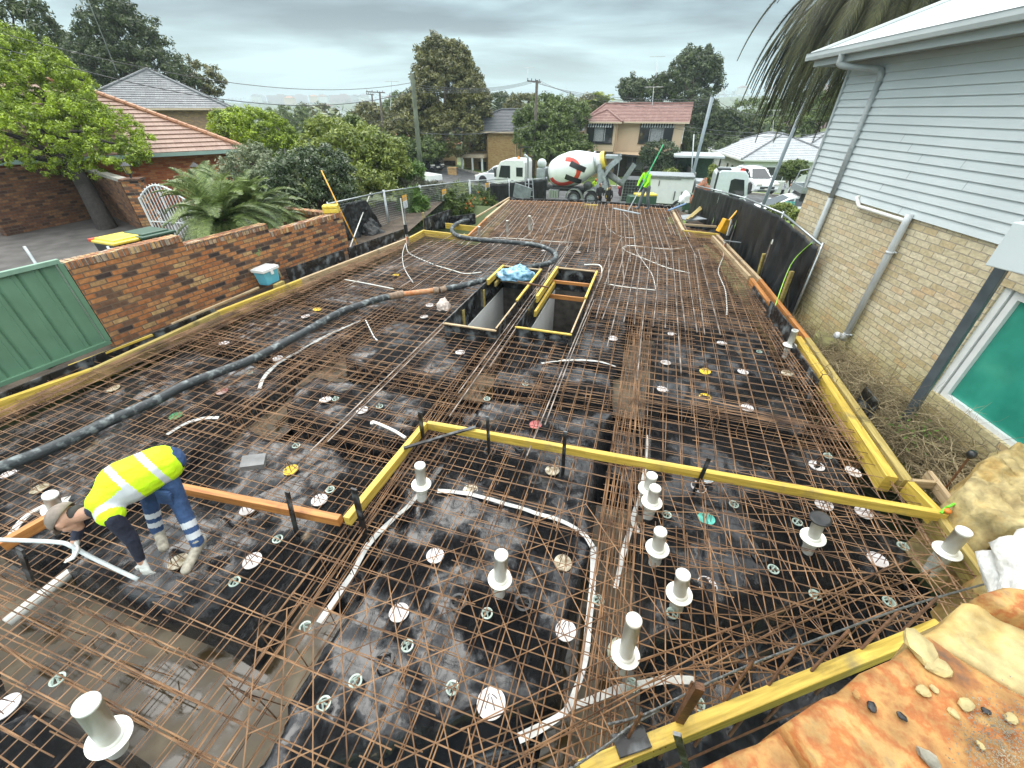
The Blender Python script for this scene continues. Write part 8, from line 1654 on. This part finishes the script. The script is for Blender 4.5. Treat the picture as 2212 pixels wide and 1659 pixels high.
mb.box((1.45, 0, 1.3), (.5, 1.5, .35)); tp('rear_pedestal', mb, M['grey']); mb = MB(); mb.prism([(1.35, -.55), (2.5, -.45), (2.5, .45), (1.35, .55)], 3.25, 3.45); mb.beam((1.6, -.5, 2.5), (2.5, -.4, 3.4), .1, .4, up=(1, 0, 0)); tp('hopper', mb, M['grey'])
mb = MB(); mb.tube([(1.7, -.2, 2.2), (3.3, -.5, 1.35)], [.24, .2], 12); mb.tube([(3.2, -.5, 1.4), (3.75, -.6, 1.1)], [.22, .2], 12); tp('chute', mb, mat('dirty_chute', (.16, .17, .17), .6, var=.3), smooth=True); mb = MB(); mb.box((1.9, -1.1, .8), (.08, .3, 1.0)); tp('hazard_board', mb, M['yellowp'])
mb = MB()
for z in (1.0, 1.5, 2.0, 2.5, 3.0): mb.beam((2.45, -.5, z+.5), (2.45, -.1, z+.5), .03, .03)
mb.beam((2.45, -.5, 1.3), (2.45, -.5, 3.6), .04, .04); mb.beam((2.45, -.1, 1.3), (2.45, -.1, 3.6), .04, .04); tp('access_ladder', mb, M['galv']); mb = MB(); mb.ell((.35, -1.0, 1.42), (.36, .2, .3), 16, 8); tp('hose_reel', mb, M['dark'])
# concrete pump / tipper body and the second white cab
pc_ = T(1436, 412, 24.5); pz = pc_.z-1.35; pr = empty('pump_trailer', (pc_.x, pc_.y, pz), -A0, 'white panelled truck body behind the man with the screed', 'truck body')
def pp(name, mb, m, bevel=0): o = mb.build(name, m, bevel=bevel); o.parent = pr; return o
mb = MB(); mb.box((.2, .9, 1.35), (2.7, 1.8, 1.45)); pp('white_body', mb, M['white'], .02); mb = MB(); mb.box((.1, .9, 2.13), (2.9, 2.0, .08)); mb.box((-.3, -.02, 2.0), (2.2, .05, .04)); pp('top_rail', mb, M['galv'])
mb = MB(); mb.box((-1.85, .9, 1.25), (1.3, 1.7, 1.25)); pp('dark_cage', mb, M['dark']); mb = MB()
for k in range(8): mb.beam((-2.5+k*.18, .03, .75), (-2.5+k*.18, .03, 1.9), .012, .012); mb.beam((-2.5, .03, .75+k*.16), (-1.2, .03, .75+k*.16), .012, .012)
mb.beam((-2.55, 0, .4), (-2.45, 0, 2.1), .06, .06); pp('cage_bars', mb, M['galv']); mb = MB(); mb.box((-.4, -.02, 1.75), (.04, .03, .3)); mb.box((1.0, -.03, .95), (.05, .05, .8)); mb.box((.6, -.03, 1.1), (.05, .05, .5)); pp('latches', mb, M['dark']); mb = MB(); mb.beam((-2.6, -.2, 1.7), (-2.0, -.2, 2.75), .28, .04, up=(0, 1, 0)); pp('raised_flap', mb, M['galv'])
mb = MB(); mb.box((1.9, .7, 1.3), (.5, 1.4, 1.3)); pp('grey_cabinet', mb, M['grey'], .03)
for x in (-1.6, 1.0): wheel(pr, x, .1, .45, .45, .25, 'grey', 8)
c = T(1575, 388, 27.5); cbz = c.z-2.35; cr_ = empty('white_truck', (c.x, c.y, cbz), -A0, 'pale white truck cab facing right behind the black fence', 'truck')
def cp2(name, mb, m, bevel=0, parent=None): o = mb.build(name, m, bevel=bevel); o.parent = parent or cr_; return o
mb = MB(); mb.sprism([(-1.0, .5), (-1.0, 2.75), (-.75, 3.0), (.7, 3.0), (.95, 2.75), (1.2, 1.55), (1.25, .5)], -1.15, 1.15); cbo = cp2('cab', mb, mat('pale_cab_paint', (.66, .74, .75), .3, var=.04, coat=.4), .06)
mb = MB(); mb.sprism([(.0, 1.65), (-.05, 2.45), (.15, 2.55), (.75, 2.5), (1.0, 1.6), (.7, 1.35), (.25, 1.35)], -1.17, 1.17); cp2('door_glass', mb, M['glass'], parent=cbo); mb = MB(); mb.box((-.93, -1.16, 1.9), (.12, .03, 2.0)); mb.box((-.55, -.5, 3.04), (.8, .8, .1)); cp2('air_deflector', mb, M['dark'], parent=cbo); mb = MB(); mb.box((.55, -.8, 3.06), (.3, .2, .12)); cp2('beacon', mb, M['red'], parent=cbo); mb = MB(); mb.box((1.2, -1.3, 2.0), (.12, .16, .6)); cp2('mirror', mb, M['dark'], parent=cbo)
mb = MB(); mb.box((-2.5, 0, .85), (4.6, .9, .3)); cp2('chassis', mb, M['dark'])
for x in (.2, -3.6):
    for s_ in (-1, 1): wheel(cr_, x, s_*1.0, .48, .48, .3, 'grey', 8)
c = T(1400, 392, 33); car('parked_car', (c.x, c.y, hgt(c.x, c.y)+.1), SR-.3, 'maroon car hidden behind the caged truck body', 4.3, 1.76, 1.5, mat('maroon_paint', (.12, .03, .05), .25, coat=1), 'suv')
b = empty('green_bin', tuple(G(1385, 432, -1.0)), .1, 'green bin with a yellow lid at the far edge beside the cage', 'bin'); mb = MB(); mb.box((0, 0, .0), (1.6, .7, .5)); o = mb.build('bin_body', M['green'], bevel=.03); o.parent = b; mb = MB(); mb.box((.2, 0, .3), (1.2, .7, .1)); o = mb.build('bin_lid', M['yellowp'], bevel=.02); o.parent = b
# ================================================================== PEOPLE: tapered capsules fused by a voxel remesh into one skin
SKIN = mat('skin', (.50, .28, .19), .5, var=.1, scale=9); SKD = mat('brown_skin', (.20, .105, .065), .5, var=.1); NAVY = mat('navy_cloth', (.02, .024, .045), .8, var=.2, scale=9, bump=.7, bscale=14, bdist=.03); BLUE = mat('work_trousers', (.03, .07, .17), .8, var=.25, scale=8, bump=.9, bscale=11, bdist=.04)
HV = mat('hi_vis_yellow', (.62, .95, .01), .7, var=.08, scale=6, bump=.9, bscale=8, bdist=.04); HVG = mat('hi_vis_green', (.38, .95, .02), .7, var=.08, bump=.6, bscale=8, bdist=.04); SILV = mat('reflective_band', (.60, .63, .66), .4, var=.08); GLV = mat('white_glove', (.70, .70, .66), .8, var=.15, scale=30); BOOT = mat('dusty_boot', (.34, .31, .25), .85, var=.35, scale=20); CAPM = mat('taupe_cap', (.24, .20, .17), .85, var=.15, scale=20); HAIRM = mat('dark_hair', (.03, .025, .02), .7); BLKC = mat('black_cloth', (.014, .014, .016), .8, bump=.5, bscale=12); GRYT = mat('grey_trousers', (.17, .19, .19), .85, var=.2, bump=.6, bscale=12); RBT = mat('grey_gumboot', (.14, .16, .18), .4); WHC = mat('white_cloth', (.68, .69, .72), .8, var=.1)
def skin(name, prims, mats, voxel, parent, mfn, sm=3):
    mb = MB()
    for reg, a, ra_, b, rb in prims:
        a, b = Vector(a), Vector(b); mb.ell(a, (ra_,)*3, 12, 8)
        if (b-a).length > 1e-4:
            mb.ell(b, (rb,)*3, 12, 8); mb.tube([a, a.lerp(b, .5), b], [ra_, (ra_+rb)/2, rb], 12)
    me = bpy.data.meshes.new('tmp'); me.from_pydata(mb.v, [], mb.f); o = bpy.data.objects.new('tmp', me); col.objects.link(o)
    r = o.modifiers.new('r', 'REMESH'); r.mode = 'VOXEL'; r.voxel_size = voxel
    if sm: s = o.modifiers.new('s', 'SMOOTH'); s.iterations = sm; s.factor = .5
    dg = bpy.context.evaluated_depsgraph_get(); m2 = bpy.data.meshes.new_from_object(o.evaluated_get(dg)); bpy.data.objects.remove(o)
    m2.name = name
    for m in mats: m2.materials.append(m)
    n = len(m2.polygons); C_ = np.zeros(n*3); m2.polygons.foreach_get('center', C_); C_ = C_.reshape(-1, 3); best = np.full(n, 9.0); bi = np.zeros(n, int); bf = np.zeros(n)
    for i, (reg, a, ra_, b, rb) in enumerate(prims):
        a, b = np.array(a), np.array(b); d = b-a; L2 = max(1e-9, d@d); f = np.clip(((C_-a)@d)/L2, 0, 1); dist = np.linalg.norm(C_-a-f[:, None]*d, axis=1)-(ra_+(rb-ra_)*f); k = dist < best; best[k] = dist[k]; bi[k] = i; bf[k] = f[k]
    m2.polygons.foreach_set('material_index', np.array([mfn(prims[i][0], f, c) for i, f, c in zip(bi, bf, C_)], dtype=np.int32)); m2.polygons.foreach_set('use_smooth', np.ones(n, bool)); m2.update()
    o = bpy.data.objects.new(name, m2); col.objects.link(o); o.parent = parent; return o
def hand(w, d, side, reg='hand', k=1.0, curl=.6):
    "palm from wrist w along d, thumb leaving towards side; five bent fingers"
    d = Vector(d).normalized(); s = Vector(side); s = (s-d*s.dot(d)).normalized(); n_ = d.cross(s); P_ = []
    for i in range(4): q = s*(-.027+.018*i)*k; P_.append((reg, w+q*.6, .017*k, w+d*.085*k+q, .013*k))
    for i, l_ in enumerate((.052, .066, .07, .062)):
        b = w+d*.088*k+s*(-.031+.0205*i)*k; e_ = (d+n_*curl*.5+s*(-.16+.1*i)).normalized(); j = b+e_*l_*.55*k; t = j+(e_+n_*curl).normalized()*l_*.55*k; P_ += [(reg, b, .0095*k, j, .0088*k), (reg, j, .0088*k, t, .0075*k)]
    b = w+d*.03*k+s*.026*k; j = b+(d*.6+s).normalized()*.038*k; P_ += [(reg, b, .013*k, j, .011*k), (reg, j, .011*k, j+(d+s*.3+n_*.4).normalized()*.034*k, .009*k)]
    return P_
def head(c, f, u, k=1.0):
    "head prims: centre c, facing f, up u"
    f = Vector(f).normalized(); u = (Vector(u)-f*Vector(u).dot(f)).normalized(); s = f.cross(u); P_ = [('head', c+u*.025*k-f*.02*k, .088*k, c+u*.03*k+f*.02*k, .078*k), ('head', c-u*.03*k+f*.025*k, .062*k, c-u*.075*k+f*.05*k, .036*k), ('head', c+u*.0*k+f*.088*k, .014*k, c-u*.03*k+f*.108*k, .017*k), ('head', c+u*.022*k+f*.075*k-s*.03*k, .022*k, c+u*.022*k+f*.075*k+s*.03*k, .022*k), ('lips', c-u*.058*k+f*.085*k-s*.014*k, .0095*k, c-u*.058*k+f*.085*k+s*.014*k, .0095*k)]
    for g in (-1, 1): P_ += [('head', c+s*g*.082*k-u*.005*k, .016*k, c+s*g*.09*k+u*.025*k-f*.01*k, .017*k), ('eye', c+s*g*.031*k+u*.006*k+f*.082*k, .0085*k, c+s*g*.031*k+u*.006*k+f*.083*k, .0085*k), ('head', c+s*g*.042*k-u*.02*k+f*.05*k, .03*k, c+s*g*.035*k-u*.03*k+f*.05*k, .026*k)]
    return P_
def body(J, k=1.0, slim=1.0, boot=1.0):
    P_ = [('shirt', J['pel'], .14*k, J['chest'], .155*k), ('shirt', J['chest'], .155*k, J['neck'], .085*k), ('shirt', J['sh0'], .07*k, J['sh1'], .07*k), ('trou', J['hip0'], .105*k, J['hip1'], .105*k), ('neck', J['neck'], .058*k, J['head'], .052*k), ('trou', J['pel'], .145*k, J['hip0'].lerp(J['hip1'], .5), .13*k)]
    for g in '01':
        P_ += [('trou', J['hip'+g], .10*k*slim, J['kn'+g], .068*k*slim), ('shin', J['kn'+g], .068*k*slim, J['an'+g], .056*k*slim), ('sleeve', J['sh'+g], .068*k, J['el'+g], .054*k), ('fore', J['el'+g], .052*k, J['wr'+g], .034*k)]
        t = J['toe'+g]; a = J['an'+g]-Vector((0, 0, .045*k)); P_ += [('boot', a-(t-a)*.18, .048*k, t, .042*k), ('boot', a+Vector((0, 0, .06*k)), .05*k*boot, a, .052*k)]
    return P_
def cap_mesh(rt, c, f, u, k, m, name='cap', brim=True, full=1.0, nz=6):
    f = Vector(f).normalized(); u = (Vector(u)-f*Vector(u).dot(f)).normalized(); s = f.cross(u); R = Matrix((s, f, u)).transposed().to_4x4(); Mx = Matrix.Translation(c) @ R; mb = MB()
    vs = []; fs = []; n = 20
    for j in range(nz+1):
        th = (pi*.52*full)*j/nz
        for i in range(n): ph = 2*pi*i/n; vs.append(Mx @ Vector((.099*k*sin(th)*cos(ph), .118*k*sin(th)*sin(ph)-.005*k, .02*k+.098*k*cos(th))))
    for j in range(nz):
        for i in range(n): fs.append((j*n+i, (j+1)*n+i, (j+1)*n+(i+1) % n, j*n+(i+1) % n))
    mb.add(vs, fs)
    if brim: mb.add([Mx @ Vector((x*k, (.09+.075*(1-(x/.085)**2)*e_)*k, (.022-.02*e_)*k)) for e_ in (0, 1) for x in (-.08, -.05, 0, .05, .08)], [(i, i+1, 6+i, 5+i) for i in range(4)])
    o = mb.build(name, m, smooth=True, thick=.006); o.parent = rt; return o
# ---- stooping worker in the foreground
def gg(x, y, z): return G(x, y, z)
org = gg(400, 1170, 0); O_ = lambda x, y, z: gg(x, y, z)-org
J = dict(pel=O_(360, 998, .84), chest=O_(272, 1042, .82), neck=O_(213, 1097, .75), head=O_(150, 1122, .66), sh0=O_(243, 1118, .70), el0=O_(284, 1165, .42), wr0=O_(305, 1212, .17), sh1=O_(218, 1070, .77), el1=O_(172, 1128, .5), wr1=O_(163, 1170, .40), hip0=O_(352, 1018, .78), kn0=O_(390, 1092, .44), an0=O_(425, 1170, .12), hip1=O_(368, 992, .84), kn1=O_(322, 1075, .44), an1=O_(338, 1142, .12), toe0=O_(447, 1205, .04)*.0+O_(425, 1170, .12)+Vector((-.10, -.17, -.08)), toe1=O_(338, 1142, .12)+Vector((-.14, -.12, -.08)))
J['toe0'] = J['an0']+Vector((.02, -.23, -.075)); J['toe1'] = J['an1']+Vector((.14, -.15, -.075))
wk = empty('person', tuple(org), 0, 'stooping worker in yellow hi-vis vest, navy sleeves and taupe cap holding a conduit', 'person')
hf = Vector((-.55, -.28, -.80)); hu = Vector((-.80, -.1, .45))
pr_ = body(J, .97)+head(J['head'], hf, hu, 1.0)+hand(J['wr0'], (.15, -.35, -1), (-1, 0, .1), 'glove', 1.12, .5)+hand(J['wr1'], (.1, -.5, -.6), (.8, -.4, .2), 'glove', 1.12, 1.5)
def mf(reg, f, c): return {'head': 0, 'lips': 5, 'eye': 6, 'neck': 0, 'shirt': 1, 'sleeve': 1, 'trou': 2, 'boot': 4, 'glove': 3}.get(reg, (7 if (.42 < f < .58 or .72 < f < .88) else 2) if reg == 'shin' else (1 if f < .93 else 0))
skin('body', pr_, [SKIN, NAVY, BLUE, GLV, BOOT, mat('lips', (.45, .15, .12), .5), HAIRM, SILV], .0085, wk, mf)
ax = (J['neck']-J['pel']); axn = ax.normalized(); vest = [('v', J['pel'].lerp(J['chest'], .15), .172, J['chest'], .19), ('v', J['chest'], .19, J['neck'].lerp(J['chest'], .25), .125), ('v', J['sh0'].lerp(J['sh1'], .16), .098, J['sh0'].lerp(J['sh1'], .84), .098)]
def vf(reg, f, c):
    t = (Vector(c)-J['pel']).dot(axn)/ax.length; w_ = (Vector(c)-J['neck']).dot((J['sh0']-J['sh1']).normalized())
    return 1 if (.13 < t < .225 or .52 < t < .61 or (t > .61 and (.045 < w_-.02 < .10))) else 0
skin('hi_vis_vest', vest, [HV, SILV], .012, wk, vf, 5)
cap_mesh(wk, J['head']-hf.normalized()*.012+hu.normalized()*.022, hf, hu, 1.06, CAPM); mb = MB(); q = J['head']-hf.normalized()*.085-hu.normalized()*.02; mb.ell(q, (.06, .06, .055), 12, 8); o = mb.build('hair', mat('grey_hair', (.05, .05, .045), .8), smooth=True); o.parent = wk
mb = MB(); mb.box(J['hip0'].lerp(J['kn0'], .55)+Vector((-.01, -.085, 0)), (.13, .03, .15), Euler((0, .25, 0)).to_matrix()); mb.box(J['hip0'].lerp(J['kn0'], .38)+Vector((.0, -.098, .01)), (.14, .03, .05), Euler((0, .25, 0)).to_matrix()); o = mb.build('cargo_pocket', BLUE, bevel=.01); o.parent = wk
# ---- standing figures from a pose
def person(loc, rz, h, label, top, trou, boots, skn=SKIN, lean=0.0, arms=((.25, .1), (.25, .1)), hair=HAIRM, cap=None, hood=False, stride=.1, vox=.018, turn=0.0, glove=None, boottop=False):
    k = h/1.75; rt = empty('person', tuple(loc), rz, label, 'person'); V_ = Vector; la = lean; d = V_((0, -sin(la), cos(la))); pel = V_((0, .05*la, .93*k)); ch = pel+d*.30*k; nk = pel+d*.53*k; hd = nk+V_((0, -.05-.1*la, .16-.06*la))*k
    J = dict(pel=pel, chest=ch, neck=nk, head=hd); 
    for i, s_ in enumerate((-1, 1)):
        g = str(i); J['sh'+g] = nk-d*.07*k+V_((s_*.175*k, 0, 0)); a, e_ = arms[i]; J['el'+g] = J['sh'+g]+V_((s_*.06, -sin(a)*.28, -cos(a)*.28))*k; J['wr'+g] = J['el'+g]+V_((-s_*.05, -sin(a+e_)*.25, -cos(a+e_)*.25))*k
        J['hip'+g] = pel+V_((s_*.09*k, 0, -.05*k)); J['kn'+g] = V_((s_*.10*k, -.03+s_*stride*.5, .50*k)); J['an'+g] = V_((s_*.11*k, s_*stride, .10*k)); J['toe'+g] = J['an'+g]+V_((s_*.03, -.17, -.055))*k
    f = V_((sin(turn), -1, -.15-.8*la)); P_ = body(J, k)+head(hd, f, V_((0, -.2-la, 1)), k)
    for i, s_ in enumerate((-1, 1)): P_ += hand(J['wr'+str(i)], J['wr'+str(i)]-J['el'+str(i)], (0, -1, .3), 'glove', k, .8)
    if hood: P_ += [('shirt', hd+V_((0, .045, -.02))*k, .11*k, nk, .11*k), ('shirt', hd+V_((0, .02, .05))*k, .105*k, hd+V_((0, .05, 0))*k, .10*k)]
    def mf(reg, f, c): return {'head': 0, 'lips': 0, 'eye': 4, 'neck': 0, 'shirt': 1, 'sleeve': 1, 'trou': 2, 'boot': 3, 'glove': 5}.get(reg, (3 if boottop and f > .25 else 2) if reg == 'shin' else (1 if f < .9 else 5))
    skin('body', P_, [skn, top, trou, boots, HAIRM, glove or skn], vox, rt, mf, 2)
    if cap: cap_mesh(rt, hd, f, (0, -.2, 1), k, cap, 'cap', brim=cap is not BLKC)
    elif not hood: cap_mesh(rt, hd+V_((0, .015, .0)), f, (0, -.1, 1), k*.99, hair, 'hair', brim=False, full=1.15)
    return rt
b = G(1389, 452, 0.02); z1 = top_z(b, 363); sw = person(b, radians(-62), (z1-b.z)*1.08, 'man in bright green hi-vis top, grey trousers and gumboots pushing a screed', HVG, GRYT, RBT, SKD, lean=.30, arms=((.45, .15), (.35, .35)), cap=BLKC, stride=.16, vox=.014, glove=mat('dark_glove', (.04, .04, .04), .8), boottop=True)
sc_ = empty('screed', tuple(G(1352, 458, .06)), 0, 'long handled screed with a flat blade and green pole held by the man', 'tool'); mb = MB(); mb.beam(Vector((0, 0, 0))+(G(1325, 450, .06)-G(1352, 458, .06)), G(1382, 462, .06)-G(1352, 458, .06), .13, .03); o = mb.build('blade', M['grey']); o.parent = sc_
tpp = Yd(1433, 312, b.y-.15)-Vector(sc_.location); lo = G(1357, 455, .08)-Vector(sc_.location); md = Yd(1383, 408, b.y-.25)-Vector(sc_.location); mb = MB(); mb.tube([lo, md], .02, 8); o = mb.build('steel_handle', M['galv']); o.parent = sc_; mb = MB(); mb.tube([md, md.lerp(tpp, .5), tpp], .022, 8); o = mb.build('green_handle', mat('green_pole', (.12, .62, .28), .35)); o.parent = sc_
c = T(1298, 394, 26); person((c.x, c.y, c.z-1.80), .1, 1.80, 'dark haired man in a black jacket with white badge behind the far edge', BLKC, BLKC, BLKC, arms=((.3, .6), (.3, .6)), turn=.2)
c = T(1318, 401, 25.8); person((c.x, c.y, c.z-1.62), -.1, 1.62, 'person in a black hooded top beside the man in the black jacket', BLKC, BLKC, BLKC, hood=True, turn=-.1)
c = T(1281, 383, 33); person((c.x, c.y, c.z-1.6), .9, 1.62, 'bending person in orange and yellow behind the mixer chute', HV, NAVY, BLKC, lean=.5, cap=M['orange'], arms=((.6, .4), (.6, .4)))
c = T(1699, 388, 34.5); person((c.x, c.y, c.z-1.72), 1.2, 1.72, 'person in white shirt and black trousers standing by the white wall', WHC, BLKC, BLKC, hair=mat('fair_hair', (.5, .42, .3), .7), arms=((.7, .3), (.1, .1)))
c = T(1721, 398, 33.5); person((c.x, c.y, c.z-1.35), -1.3, 1.70, 'person in white shirt bending beside the tray ute', WHC, GRYT, BLKC, lean=.95, arms=((.3, .1), (.3, .1)))
